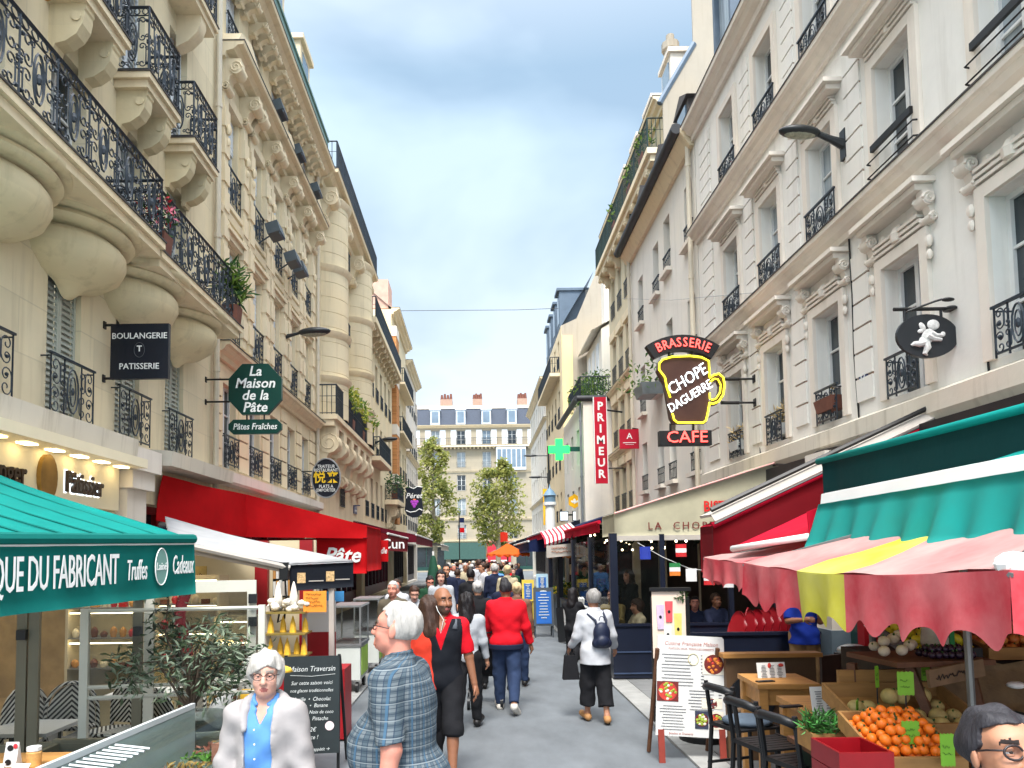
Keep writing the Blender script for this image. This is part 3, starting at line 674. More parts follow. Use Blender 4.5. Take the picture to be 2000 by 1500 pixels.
for a, b in zip(RC, RC[1:]):
    if a in (6.6, 3.0): continue
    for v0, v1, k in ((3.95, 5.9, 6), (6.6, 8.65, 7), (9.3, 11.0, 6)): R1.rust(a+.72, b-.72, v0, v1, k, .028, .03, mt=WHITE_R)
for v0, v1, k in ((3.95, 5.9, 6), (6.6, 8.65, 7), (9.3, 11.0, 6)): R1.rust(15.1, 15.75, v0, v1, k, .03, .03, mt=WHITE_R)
m = R1.mb(); m.add([(1, -.1, 11.6), (16, -.1, 11.6), (16, -1.2, 14.6), (1, -1.2, 14.6)], [(0, 1, 2, 3)]); m.box(1, 16, -6, -1.2, 14.5, 14.6); R1.part(m, 'roof', SLATE)
for u in (3, 6.6, 10.3, 14.0):
    m = R1.mb(); m.box(u-.5, u-.4, -1.2, .05, 11.65, 13.6); m.box(u+.4, u+.5, -1.2, .05, 11.65, 13.6); m.box(u-.58, u+.58, -1.3, .1, 13.6, 13.75); d = R1.part(m, 'dormer', ZINC)
    m = R1.mb(); m.box(u-.4, u+.4, -.15, -.05, 11.7, 13.6); q = R1.part(m, 'pane', GLC, parent=d)
m = R1.mb(); m.box(15.9, 16.09, -6, -.9, 11.65, 15.4); R1.part(m, 'party_wall', GREYR)
m = R1.mb(); m.box(14.8, 15.8, -3, -1.4, 14.5, 17.2); R1.part(m, 'chimney', GREYR)
m = R1.mb(); m.tube([(9.55, .02, 3.75), (9.6, .02, 4.6), (9.56, .03, 5.4), (9.6, .02, 6.2), (9.58, .05, 6.3)], .012, 5); R1.part(m, 'wall_cable', BLACKM); m = R1.mb(); m.tube([(7.1, .02, 3.75), (7.12, .02, 4.5), (7.15, .02, 4.85)], .012, 5); R1.part(m, 'wall_cable', MATS['dark_gutter'] if 'dark_gutter' in MATS else BLACKM)
m = R1.mb(); m.tube([(8+.5*i, .13, 3.42+.05*sin(i*1.7)) for i in range(16)], .02, 5); R1.part(m, 'wall_cable', BLACKM)
m = R1.mb(); m.box(1.2, 15.9, .003, .26, 2.95, 3.39); R1.part(m, 'shop_fascia', mat('fascia_black', lin((34, 34, 36)), .5, .3, 2))
# ---- R2: plain white house
R2 = Bld('plain_white_house', 'plain white rendered building with small windows and dark roof gutter behind the mug sign', 1, 16.15, 23.2)
for u, lv in ((16.75, (3.9, 6.5, 9.2)), (18.7, (3.9, 6.6, 9.3)), (19.9, (3.9, 6.4, 9.1)), (21.8, (3.9, 6.2, 8.9))):
    for v in lv:
        R2.window(u, v, v+1.4, .62, .26, glass=GLD); R2.guard(u, v, .64, .45, .02, 'bars')
        m = R2.mb(); m.box(u-.4, u+.4, 0, .14, v-.12, v-.02); R2.part(m, 'sill', TRIMW)
R2.ops.append((16.5, 22.8, .2, 3.0))
R2.wall(0, 11.45, WHITE_R2, .26, 6)
m = R2.mb(); m.tube([(16.2, .38, 11.62), (23.2, .38, 11.62)], .13, 8); R2.part(m, 'gutter', mat('dark_gutter', lin((52, 54, 58)), .5), 60)
R2.band([(0, 11.2), (.1, 11.2), (.3, 11.5), (.3, 11.6), (0, 11.62)], 16.15, 23.2, 'eaves')
m = R2.mb(); m.add([(16.2, .35, 11.65), (23.2, .35, 11.65), (23.2, -3.5, 13.6), (16.2, -3.5, 13.6)], [(0, 1, 2, 3)]); R2.part(m, 'roof', SLATE)
for u in (17.3, 19.4, 21.6):
    m = R2.mb(); m.box(u-.45, u+.45, -1.6, -.1, 11.7, 12.75); m.prism([(-.6, 0), (.6, 0), (0, .3)], (u, -.03, 12.76), (1, 0, 0), (0, 0, 1), (0, -1.8, 0)); d = R2.part(m, 'dormer', mat('dark_dormer', lin((84, 78, 74)), .7))
    m = R2.mb(); m.box(u-.33, u+.33, -.1, -.06, 11.85, 12.65); R2.part(m, 'pane', GLB, parent=d)
pipe(R2, 22.95, 0, 11.4, .1); pipe(R2, 16.35, 0, 11.4, .1)
m = R2.mb(); m.box(16.3, 22.8, .003, .22, 2.98, 3.4); q = R2.part(m, 'shop_fascia', mat('fascia_grey', lin((90, 88, 84)), .6, .3, 2)); m = MB(); m.text('BAR', (4.775, 17.6, 3.2), (0, -1, 0), Z, .3); m.build('lettering', FRAMEW, q)
# ---- R3: tall yellow house, set back
R3 = Bld('tall_yellow_house', 'tall yellowish building with a long green railed balcony above the plain white house', 1, 23.25, 34.0, 6.3)
for u in (24.4, 26.4, 28.4, 29.9, 31.4, 32.9):
    for v in (3.9, 6.8, 9.7, 12.6): R3.window(u, v, v+1.8, .8, .2); R3.guard(u, v, .85, .7, .04, 'bars')
R3.ops.append((23.8, 33.6, .2, 3.0))
R3.wall(0, 16.6, YELP, .22, 6)
for v in (6.5, 9.4): R3.cornice(v, .25, .3)
for u in (28.4, 29.9, 31.4, 32.9):
    for v in (5.8, 8.7, 11.6): m = R3.mb(); m.box(u-.6, u+.6, 0, .12, v+.02, v+.35); R3.part(m, 'window_hood', TRIM)
m = R3.mb(); m.box(23.3, 33.9, 0, .62, 15.0, 15.2); m.box(23.4, 33.8, 0, .5, 14.8, 15.0); q = R3.part(m, 'balcony', TRIM)
R3.railing(23.35, 33.85, 15.2, .58, 1.0, 'bars', parent=q, mt=mat('green_rail', lin((36, 58, 58)), .5))
for i in range(9): m = R3.mb(); R3.console(m, 24+i*1.2, 14.8, .2, .5, .5); R3.part(m, 'modillion', TRIM, 40)
R3.cornice(16.9, .4, .4)
m = R3.mb(); m.add([(23.3, -.3, 16.9), (34, -.3, 16.9), (34, -1.6, 19.2), (23.3, -1.6, 19.2)], [(0, 1, 2, 3)]); R3.part(m, 'roof', SLATE)
m = R3.mb(); m.prism([(.1, 11), (.1, 16.7), (-.95, 18.5), (-.95, 21.4), (-6, 21.4), (-6, 11)], (23.18, 0, 0), (0, 1, 0), (0, 0, 1), (.065, 0, 0)); R3.part(m, 'party_wall', GREYR)
m = R3.mb(); m.tube([(23.2, .2, 16.6), (23.2, .12, 16.75), (23.2, -.98, 18.6)], .1, 6); R3.part(m, 'zinc_coping', ZINC)
for u in (24.5, 27, 29.5, 32):
    m = R3.mb(); m.box(u-.6, u+.6, -1.5, -.4, 17, 18.8); m.box(u-.7, u+.7, -1.6, -.3, 18.8, 18.95); d = R3.part(m, 'dormer', TRIMW); m = R3.mb(); m.box(u-.4, u+.4, -.4, -.36, 17.3, 18.6); R3.part(m, 'pane', GLB, parent=d)
m = R3.mb(); m.box(23.6, 25, -3.2, -1.7, 19, 20.2); R3.part(m, 'chimney', GREYR)
m = R3.mb(); m.lathe([(.22, 0), (.22, .5), (.3, .55), (.3, .8), (.14, .85), (.14, 1.1)], (24.6, -.6, 18.8), 10); R3.part(m, 'chimney_pot', GREYR)
# ---- R4: low white house with roof terrace
R4 = Bld('low_white_house', 'low white house with a planted roof terrace, behind the tall red sign', 1, 34.05, 41.8)
for u in (36, 38.2, 40.4):
    for v in (3.6, 6.4): R4.window(u, v, v+1.7, .8, .2)
R4.ops.append((34.6, 41.4, .2, 2.8))
R4.wall(0, 9.2, WHITE_R2, .22, 6)
m = R4.mb(); m.tube([(34, .3, 9.25), (41.8, .3, 9.25)], .14, 8); m.tube([(34.02, .3, 9.25), (34.02, -1.5, 9.25)], .14, 8); R4.part(m, 'gutter', MATS['dark_gutter'], 60)
pipe(R4, 34.3, 0, 9.1, .1, .06, ZINCP)
R4.railing(34.1, 38.5, 9.35, .1, .95, 'bars', name='terrace_railing', n0=-2)
m = R4.mb(); m.box(36.8, 41.8, -6, -1.4, 9.2, 13.4); m.add([(36.7, -.9, 13.3), (41.9, -.9, 13.3), (41.9, -4, 15), (36.7, -4, 15)], [(0, 1, 2, 3)]); m.prism([(-1.4, 13.4), (-4, 13.4), (-4, 15)], (36.82, 0, 0), (0, 1, 0), (0, 0, 1), (5, 0, 0)); R4.part(m, 'upper_storey', WHITE_R2)
for u in (38, 39.4, 40.8):
    m = R4.mb(); m.box(u-.35, u+.35, -1.42, -1.36, 10.5, 12.9); R4.part(m, 'shutter', SHUTW)
m = R4.mb(); m.box(39, 40, -3, -2, 14.4, 16.8); R4.part(m, 'chimney', WHITE_R2)
m = R4.mb(); m.pal = (0, 0, 1)
for k in range(7): leaves(m, (34.7+k*.45, -.3-.4*(k % 3), 9.9+.25*(k % 3)), .7, 170, .2, 50+k)
tp = MB(R4.T, R4.flip); R4.part(m, 'terrace_shrub', [LEAF, LEAFL])
# ---- R5: grey gable, R6: far white row
R5 = Bld('grey_gable_house', 'house with a bare grey and yellow gable wall and blue mansard dormers', 1, 42.0, 52.0)
for u in (43.6, 45.6, 47.6, 49.6, 51.2):
    for v in (4, 7, 10, 13): R5.window(u, v, v+1.7, .8, .2); R5.guard(u, v, .8, .7, .04, 'bars')
R5.ops.append((42.6, 51.6, .2, 3.0))
R5.wall(0, 15.2, CREAM2, .22, .4)
m = R5.mb(); m.prism([(-.02, 0), (-7, 0), (-7, 18.6), (-2.2, 18.6), (-.9, 15.6), (-.02, 15.2)], (41.98, 0, 0), (0, 1, 0), (0, 0, 1), (.3, 0, 0)); R5.part(m, 'gable_wall', GREYR)
m = R5.mb(); m.box(41.9, 41.975, -.62, -.02, 0, 14.6); R5.part(m, 'yellow_strip', YEL)
m = R5.mb(); m.add([(42.3, 0, 15.2), (52, 0, 15.2), (52, -2, 18.5), (42.3, -2, 18.5)], [(0, 1, 2, 3)]); R5.part(m, 'roof', ZINC)
for u in (43.6, 46, 48.4, 50.8):
    m = R5.mb(); m.box(u-.6, u+.6, -1.6, -.05, 15.4, 17.6); m.box(u-.7, u+.7, -1.8, .1, 17.6, 17.75); d = R5.part(m, 'dormer', ZINC); m = R5.mb(); m.box(u-.38, u+.38, -.05, -.02, 15.7, 17.4); R5.part(m, 'pane', GLB, parent=d)
m = R5.mb(); m.box(42.5, 44, -6.8, -4.6, 18.6, 21); R5.part(m, 'chimney', GREYR)
m = R5.mb(); m.box(43, 51.8, 0, .6, 12.5, 12.7); q = R5.part(m, 'balcony', TRIM); R5.railing(43.1, 51.7, 12.7, .55, .95, 'bars', parent=q)
R6 = Bld('far_white_row', 'long white rendered building at the far right end of the street', 1, 52.05, 67.0)
for u in [53.2+1.75*i for i in range(8)]:
    for v in (3.8, 6.6, 9.4, 12.2): R6.window(u, v, v+1.7, .8, .2)
R6.ops.append((52.6, 66.4, .2, 3.0))
R6.wall(0, 14.6, WHITE_R2, .22, 7); R6.cornice(14.7, .4, .4); R6.cornice(6.2, .2, .2); R6.cornice(11.8, .2, .2)
m = R6.mb(); m.add([(52, 0, 14.7), (67, 0, 14.7), (67, -1.2, 17), (52, -1.2, 17)], [(0, 1, 2, 3)]); R6.part(m, 'roof', SLATE)

# ================================================================= the building that closes the street
EN = Bld('street_end_building', 'stone building with blue slate mansard and white shutters closing the far street end', 1, -15, 15, T=front_T(95.0))
for x in (-11.8, -8.5, -5.2, -1.9, 1.4, 4.7, 8.0, 11.3):
    for v0, v1 in ((4.2, 6.0), (7.2, 9.4), (10.4, 12.4), (13.4, 15.4), (16.4, 18.2)):
        EN.window(x, v0, v1, 1.1, .3, glass=GLC if (v0 in (13.4, 7.2)) else None); EN.guard(x, v0, 1.2, .7, .06, 'bars')
    for e in (-1, 1):
        m = EN.mb(); m.box(x+e*.95-.36, x+e*.95+.36, .01, .06, 16.35, 18.25); EN.part(m, 'shutter', SHUTW)
EN.ops += [(-3.4, 1.1, .2, 3.2), (1.3, 4.2, .2, 3.2), (-9, -4, .2, 3.2), (5, 9, .2, 3.2)]
EN.wall(0, 18.7, ENDST, .32, 8)
EN.cornice(18.85, .5, .35); EN.cornice(6.75, .3, .25); EN.cornice(3.95, .35, .3); EN.cornice(12.9, .2, .2)
m = EN.mb(); m.box(-15, 15, 0, .8, 15.95, 16.15); q = EN.part(m, 'balcony', TRIM); EN.railing(-14.9, 14.9, 16.15, .75, .95, 'bars', parent=q)
for i in range(60): m = EN.mb(); m.box(-14.8+i*.5, -14.6+i*.5, 0, .5, 15.75, 15.95); EN.part(m, 'modillion', TRIM)
m = EN.mb(); m.add([(-15, .1, 18.9), (15, .1, 18.9), (15, -1.0, 21.2), (-15, -1.0, 21.2)], [(0, 1, 2, 3)]); m.box(-15, 15, -8, -1.0, 21.1, 21.25); EN.part(m, 'roof', mat('blue_slate', lin((44, 56, 74)), .6, .2, 5))
m = EN.mb(); m.box(-15, 15, -1.2, -.9, 21.2, 21.6); EN.part(m, 'roof_ridge', TRIMW)
for x in (-11.8, -8.5, -5.2, -1.9, 1.4, 4.7, 8.0):
    m = EN.mb(); m.box(x-.62, x+.62, -1.2, .22, 18.95, 20.8); m.box(x-.72, x+.72, -1.2, .3, 20.8, 20.95); d = EN.part(m, 'dormer', mat('pale_dormer', lin((200, 208, 214)), .5)); m = EN.mb(); m.box(x-.42, x+.42, .22, .26, 19.2, 20.6); EN.part(m, 'pane', GLB, parent=d)
for x, wd in ((-3.8, 1.6), (.3, 1.3), (6.2, 1.3)):
    m = EN.mb(); m.box(x-wd/2, x+wd/2, -3, -1.5, 21.2, 22.6); c = EN.part(m, 'chimney', mat('peach_stack', lin((170, 140, 122)), .8))
    for i in range(4): m = EN.mb(); m.lathe([(.16, 0), (.2, .1), (.14, .7+.15*(i % 2)), (.1, .72)], (x-wd/2+.2+i*(wd-.4)/3, -2.2, 22.6), 8); EN.part(m, 'chimney_pot', TERRA, parent=c)
m = EN.mb(); m.box(2.6, 6.4, 0, .7, 12.95, 15.9); sl = EN.part(m, 'glazed_loggia', SHUTW)
for i in range(6): m = EN.mb(); m.box(2.75+i*.62, 3.25+i*.62, .7, .72, 13.3, 15.6); EN.part(m, 'pane', GLB, parent=sl)
m = EN.mb(); m.box(-4.2, 1.1, 0, .5, 1.6, 3.7); EN.part(m, 'shop_front', mat('green_shopfront', lin((62, 92, 84)), .5))
m = EN.mb(); m.box(1.3, 4.3, 0, .55, 1.2, 3.6); EN.part(m, 'shop_front', mat('red_shopfront', lin((196, 46, 60)), .5))
m = MB(); m.box(1.7, 3.9, 94.43, 94.447, 1.3, 1.45); m.build('pale_stripe', FRAMEW, EN.root)

# ================================================================= ground
ASPH = mat('asphalt_grey', lin((106, 111, 115)), .74, .2, 2.2, bump=.25, bs=120, bd=.006, stretch=(1, .5, 1))
PAVE = mat('pavement_grey', lin((124, 125, 125)), .8, .16, 2.2, bump=.12, bs=90, bd=.005)
KERB = mat('kerb_granite', lin((158, 158, 155)), .75, .14, 6, bump=.1, bs=60)
m = MB(); m.box(-400, 400, -200, 900, -.3, -.02); tag(m.build('ground', mat('ground_grey', lin((110, 112, 112)), .9, .2, .2)), kind='structure')
def strip(name, xs, mt, z, z0=-.015, seg=1.0):
    m = MB(); y = -6.0
    while y < 66:
        h = min(y+seg, 66)-.012 if seg < 50 else 66
        m.box(xs[0], xs[1], y, h, z0, z); y += seg
    return tag(m.build(name, mt), kind='structure')
strip('street', (-1.75, 2.07), ASPH, .004, -.015, 99)
strip('kerb_left', (-2.02, -1.755), KERB, .03, -.015, 1.0); strip('kerb_right', (2.075, 2.38), KERB, .03, -.015, 1.0)
def slabs(name, x0, x1, n, sg):
    m = MB(); w_ = (x1-x0)/n
    for i in range(n):
        y = -6.0+.45*(i % 2)
        while y < 66: m.box(x0+i*w_+.004, x0+(i+1)*w_-.004, y+.004, y+.896, -.012, .028+.003*rnd.random()); y += .9
    return tag(m.build(name, PAVE), kind='structure')
# shop fronts under the awnings
def shopfront(b, a, c, v0, v1, mt, dep=.3, step=1.3, base=.45, glass=None, gm=None):
    m = b.mb(); k = -dep; n = max(1, round((c-a)/step)); w_ = (c-a)/n
    m.box(a, c, k-.03, k+.05, v0, v0+base); m.box(a, c, k-.03, k+.06, v1-.12, v1)
    for i in range(n+1): x = min(max(a+i*w_, a+.04), c-.04); m.box(x-.04, x+.04, k-.02, k+.07, v0+base, v1-.12)
    o = b.part(m, 'shop_front', mt); m = b.mb(); m.box(a, c, k-.04, k-.02, v0+base, v1-.1); b.part(m, 'pane', glass or GLD, parent=o); return o
SF_R = mat('shopfront_red', lin((150, 22, 30)), .45, .15, 3); SF_D = mat('shopfront_dark', lin((40, 34, 36)), .45, .2, 3); SF_G = mat('shopfront_green', lin((30, 66, 60)), .45, .2, 3); SF_M = mat('shopfront_maroon', lin((80, 18, 34)), .4, .2, 3)
shopfront(A, 10.7, 13.6, .2, 2.9, SF_R); shopfront(B, 14.5, 22.6, .2, 2.7, SF_R); shopfront(Cb, 23.6, 32.2, .2, 3.0, SF_M); shopfront(C2, 33.1, 43.5, .2, 3.0, SF_M); shopfront(D, 44.6, 52.6, .2, 3, SF_D); shopfront(E_, 53.6, 61.4, .2, 3, SF_D)
for q in R1.ops[-3:]: shopfront(R1, *q, SF_D, .2)
for b in (R2, R3, R4, R5, R6): shopfront(b, *b.ops[-1], SF_G if b in (R3, R5) else SF_D)
for q in EN.ops[-4:]: shopfront(EN, *q, SF_G)
slabs('pavement_left', -5.3, -2.025, 6, -1); slabs('pavement_right', 2.385, 5.4, 5, 1)
m = MB(); m.box(-60, 60, 66, 95, -.015, .0); tag(m.build('cross_street', ASPH), kind='structure')
# ================================================================= signs and lamps
WHT = mat('sign_white', lin((240, 240, 236)), .5, .04, 3); NAVY = mat('sign_navy', lin((20, 26, 38)), .35, .15, 3); DGREEN = mat('sign_green', lin((16, 62, 54)), .3, .12, 3)
def bracket(m, a, b, r=.018, plate=.05):
    m.bar(a, b, r, 6); a = Vector(a); m.obox(a, (.02, .06, plate*2))
def board(name, label, cat, poly, c, th, mt, group=None):
    """a flat sign board facing the street's near end; poly in metres about c"""
    m = MB(); c = Vector(c); m.prism(poly, c+Vector((0, th/2, 0)), X, Z, (0, -th, 0)); o = m.build(name, mt, loc=c); return tag(o, label, cat, group)
def rect(w_, h_): return [(-w_/2, -h_/2), (w_/2, -h_/2), (w_/2, h_/2), (-w_/2, h_/2)]
def oval(w_, h_, n=36): return ring(0, 0, w_/2, h_/2, n)

c = at(274.5, 687, 9.85)
o = board('bakery_sign', 'square navy hanging sign reading BOULANGERIE and PATISSERIE', 'sign', rect(.78, .75), c, .07, NAVY)
m = MB(); f = c+Vector((0, -.038, 0))
m.text('BOULANGERIE', f+Z*.205, X, Z, .115, sx=.98, bold=.004); m.text('PATISSERIE', f-Z*.21, X, Z, .115, sx=.98, bold=.004); m.text('T', f+Z*.03, X, Z, .11, bold=.02); m.build('lettering', WHT, o)
m = MB(); m.tube([f+Vector((x, 0, z)) for x, z in ring(0, .015, .07, .1, 24)], .003, 4, True); m.build('emblem_ring', mat('dull_silver', lin((90, 92, 96)), .4), o)
for dz in (.37, -.36):
    m = MB(); bracket(m, (-4.99, c.y, c.z+dz), (c.x-.38, c.y, c.z+dz)); m.build('wall_bracket', BLACKM, o)

c = at(499.5, 761, 13.6); k = .9850
o = board('pasta_shop_sign', 'green octagonal hanging sign reading La Maison de la Pâte, small panel under it', 'sign', [(-.49, -.2), (-.24, -.475), (.24, -.475), (.49, -.2), (.49, .2), (.24, .475), (-.24, .475), (-.49, .2)], c, .09, DGREEN)
m = MB(); f = c+Vector((0, -.048, 0))
for i, t in enumerate(('La', 'Maison', 'de la', 'Pâte')): m.text(t, f+Z*(.33-.225*i), X, Z, .26, shear=.2, bold=.016)
m.build('lettering', WHT, o)
m = MB(); c2 = c+Vector((0, 0, -.7)); m.prism([(-.49, -.05), (-.4, -.135), (.4, -.135), (.49, -.05), (.49, .05), (.4, .135), (-.4, .135), (-.49, .05)], c2+Vector((0, .04, 0)), X, Z, (0, -.08, 0)); q = m.build('lower_panel', DGREEN, o)
m = MB(); m.text('Pâtes Fraîches', c2+Vector((0, -.043, 0)), X, Z, .165, shear=.2, bold=.01, sx=.86); m.build('lettering', WHT, q)
for e in (-.16, .16): m = MB(); m.bar(c+Vector((e, 0, -.47)), c2+Vector((e, 0, .13)), .015, 6); m.build('hanger', BLACKM, o)
for dz in (.2, -.22): m = MB(); bracket(m, (-4.99, c.y, c.z+dz), (c.x-.48, c.y, c.z+dz)); m.build('wall_bracket', BLACKM, o)

c = at(637.5, 934, 21.0)
o = board('caterer_sign', 'black oval sign with yellow Chinese characters between white French words', 'sign', oval(.8, 1.1), c, .1, NAVY)
m = MB(); f = c+Vector((0, -.055, 0))
for t, z, sz in (('TRAITEUR', .33, .13), ('RESTAURANT', .22, .13), ('PLATS A', -.24, .13), ('EMPORTER', -.35, .13)): m.text(t, f+Z*z, X, Z, sz, bold=.008, sx=.85)
m.build('lettering', WHT, o)
m = MB(); m.text('悦来', f, X, Z, .36, bold=.015, space=1.05); m.build('chinese_lettering', mat('sign_yellow', lin((250, 206, 40)), .5, .04), o)
m = MB(); m.tube([c+Vector((x, -.05, z)) for x, z in oval(.81, 1.11)], .022, 5, True); m.build('rim', mat('silver_rim', lin((170, 172, 174)), .35, metal=.5), o)
for dz in (.2, -.3): m = MB(); bracket(m, (-4.99, c.y, c.z+dz), (c.x-.36, c.y, c.z+dz)); m.build('wall_bracket', BLACKM, o)

c = at(808.5, 980, 42.0)
sp = [(-.5, .35), (-.42, .55), (-.5, .8), (-.25, .84), (0, .74), (.2, .86), (.5, .82), (.42, .5), (.47, .0), (.53, -.45), (.45, -.72), (.2, -.88), (-.1, -.9), (-.4, -.75), (-.53, -.45), (-.46, 0)]
o = board('grape_sign', 'black shaped sign with a purple bunch of grapes and white script', 'sign', sp, c, .12, NAVY)
f = c+Vector((0, -.065, 0)); m = MB(); m.text('Péret', f+Z*.33, X, Z, .42, shear=.25, bold=.01)
m.tube([f+Vector((x, 0, z)) for x, z in [(-.45, -.5), (-.2, -.6), (.1, -.55), (.3, -.42), (.48, -.5)]], .03, 5); m.tube([f+Vector((x, 0, z)) for x, z in sp[3:7]], .025, 5); m.build('lettering', WHT, o)
m = MB()
for x, z in ((-.12, 0), (.03, .02), (.18, 0), (-.05, -.14), (.1, -.14), (.02, -.27)): m.ball(f+Vector((x, 0, z)), (.085, .02, .085), 8, 6)
m.build('grapes', mat('grape_purple', lin((178, 70, 190)), .4), o); m = MB(); m.ball(f+Vector((.03, 0, .12)), (.1, .02, .05), 8, 6); m.build('grape_leaf', mat('grape_orange', lin((236, 120, 80)), .5), o)
m = MB(); bracket(m, (-4.99, c.y, c.z-.3), (c.x-.5, c.y, c.z-.3)); m.build('wall_bracket', BLACKM, o)

# neon beer mug
RNEON = mat('red_neon', (1, .1, .08), emit=(1, .06, .05), es=1.25); YNEON = mat('yellow_neon', (1, .9, .05), emit=(1, .86, .02), es=.85); WNEON = mat('white_neon', (.9, .97, 1), emit=(.8, .94, 1), es=.9)
Y0 = 13.05; pm = Y0/F
def PP(px, py, dy=0): p = at(px, py, Y0); return Vector((p.x, Y0+dy, p.z))
def zm(x, y): return (1240+x/5.357, 620+y/5.357)
BRN = mat('mug_brown', lin((72, 46, 38)), .4, .15, 3)
body = [(240, 470), (330, 425), (560, 410), (680, 430), (765, 475), (765, 640), (760, 900), (735, 1110), (400, 1115), (365, 1060), (300, 700), (225, 560)]
m = MB(); m.add([PP(*zm(x, y), -.07) for x, y in body]+[PP(*zm(x, y), .09) for x, y in body], [tuple(range(12)), tuple(range(23, 11, -1))]+[(i, 12+i, 12+(i+1) % 12, (i+1) % 12) for i in range(12)])
o = m.build('neon_mug_sign', BRN, loc=PP(1340, 760)); tag(o, 'lit neon beer mug sign with red BRASSERIE and CAFE panels', 'sign')
def neon(name, pts, r, mt, par, closed=False):
    m = MB(); m.tube([PP(*zm(x, y), -.1) for x, y in pts], r, 8, closed); return m.build(name, mt, par, True)
neon('neon_outline', [(355, 850), (318, 740), (300, 640), (240, 560), (240, 500), (275, 455), (380, 425), (560, 418), (680, 432), (755, 470), (765, 640)], .017, YNEON, o)
neon('neon_outline', [(765, 900), (745, 1010), (728, 1085), (700, 1110), (560, 1112), (430, 1110), (395, 1080), (378, 1015)], .017, YNEON, o)
neon('neon_handle', [(765, 650), (800, 618), (860, 602), (905, 640), (920, 720), (905, 820), (860, 890), (800, 915), (760, 905)], .017, YNEON, o)
neon('neon_handle', [(770, 690), (810, 655), (850, 660), (880, 720), (870, 800), (830, 860), (790, 875), (765, 860), (765, 800)], .014, YNEON, o)
m = MB(); hp = [(765, 640), (810, 610), (870, 598), (925, 650), (930, 730), (910, 850), (850, 915), (780, 930), (765, 900), (800, 868), (840, 850), (868, 790), (875, 720), (855, 670), (820, 668), (770, 700)]
m.add([PP(*zm(x, y), -.05) for x, y in hp]+[PP(*zm(x, y), .07) for x, y in hp], [(i, i+1, 15-i-1, 15-i) for i in range(7)]+[(16+15-i, 16+14-i, 17+i, 16+i) for i in range(7)]+[(i, 16+i, 16+(i+1) % 16, (i+1) % 16) for i in range(16)]); m.build('mug_handle', BRN, o)
a = R(31)
for t, x, y, sz in (('CHOPE', 535, 662, .30), ('DAGUERRE', 562, 838, .225)):
    m = MB(); m.text(t, PP(*zm(x, y), -.1), (cos(a), 0, sin(a)), (-sin(a)*.75, 0, cos(a)), sz, depth=.015, sx=.8 if t == 'CHOPE' else .78, bold=-.005); m.build('neon_lettering', WNEON, o)
def arc_panel(cx, cy, r0, r1, a0, a1, n=14):
    return [(cx+r1*sin(a0+(a1-a0)*i/n), cy-r1*cos(a0+(a1-a0)*i/n)) for i in range(n+1)] + [(cx+r0*sin(a1-(a1-a0)*i/n), cy-r0*cos(a1-(a1-a0)*i/n)) for i in range(n+1)]
pa = arc_panel(495, 890, 540, 700, -.58, .58); k = len(pa)
m = MB(); m.add([PP(*zm(x, y), -.06) for x, y in pa]+[PP(*zm(x, y), .1) for x, y in pa], [(i, i+1, 28-i, 29-i) for i in range(14)]+[(k+29-i, k+28-i, k+i+1, k+i) for i in range(14)]+[(i, k+i, k+(i+1) % k, (i+1) % k) for i in range(k)]); q = m.build('brasserie_panel', BLACKM, o)
m = MB()
wd_ = [1, 1, 1.02, .92, .92, .92, 1, .55, .92]
for i, ch in enumerate('BRASSERIE'):
    t = -.48+.96*(sum(wd_[:i])+wd_[i]/2)/sum(wd_); p = zm(495+615*sin(t), 890-615*cos(t)); m.text(ch, PP(*p, -.08), (cos(t), 0, -sin(t)), (sin(t), 0, cos(t)), .235, depth=.015, sx=.8)
m.build('neon_lettering', RNEON, q)
m = MB(); p0, p1 = PP(*zm(255, 1345)), PP(*zm(792, 1185)); m.box(p0.x, p1.x, Y0-.06, Y0+.1, p0.z, p1.z); q = m.build('cafe_panel', BLACKM, o)
m = MB(); m.text('CAFE', PP(*zm(535, 1262), -.08), X, Z, .29, depth=.015, sx=1.08); m.build('neon_lettering', RNEON, q)
for x, y0, y1 in ((355, 430, 360), (590, 415, 345), (372, 1190, 1110), (610, 1190, 1110)): m = MB(); m.bar(PP(*zm(x, y0)), PP(*zm(x, y1)), .022, 6); m.build('hanger', BLACKM, o)
for y in (645, 893): m = MB(); p = PP(*zm(1090, y)); m.tube([PP(*zm(900, y)), p, (p.x+.005, p.y, p.z), (4.99, Y0, p.z)], [.03, .03, .02, .02], 8); m.box(4.96, 5.0, Y0-.06, Y0+.06, p.z-.07, p.z+.07); m.build('wall_bracket', BLACKM, o)
m = MB(); p = PP(*zm(1270, 900)); m.tube([p, PP(*zm(1310, 960)), PP(*zm(1335, 1120), .1), (4.96, Y0-.2, p.z-1.15)], .022, 6); m.build('power_cable', BLACKM, o)

# cherub oval
c = at(1810, 657, 7.6)
o = board('cherub_sign', 'black oval hanging sign painted with a pale winged cherub', 'sign', oval(.64, .46), c, .04, mat('sign_charcoal', lin((40, 43, 47)), .4, .2, 4))
CH = mat('cherub_grey', lin((205, 203, 200)), .6, .3, 18); f = c+Vector((0, -.024, 0)); m = MB()
def lb(x, z, rx, rz, a=0, ty=.012): m.ball(f+Vector((x, 0, z)), (rx, ty, rz), 14, 8, Matrix.Rotation(-a, 3, 'Y'))
lb(.06, .115, .065, .055); lb(.0, -.005, .065, .085, -.5); lb(-.045, -.06, .055, .055)
m.tube([f+Vector(p) for p in ((.0, 0, .0), (.05, -.01, -.035), (.13, -.01, -.045))], [.035, .028, .018], 8); m.tube([f+Vector(p) for p in ((.03, -.005, .03), (.08, -.012, -.0), (.14, -.01, -.0))], [.03, .022, .016], 8); lb(.155, .015, .025, .028)
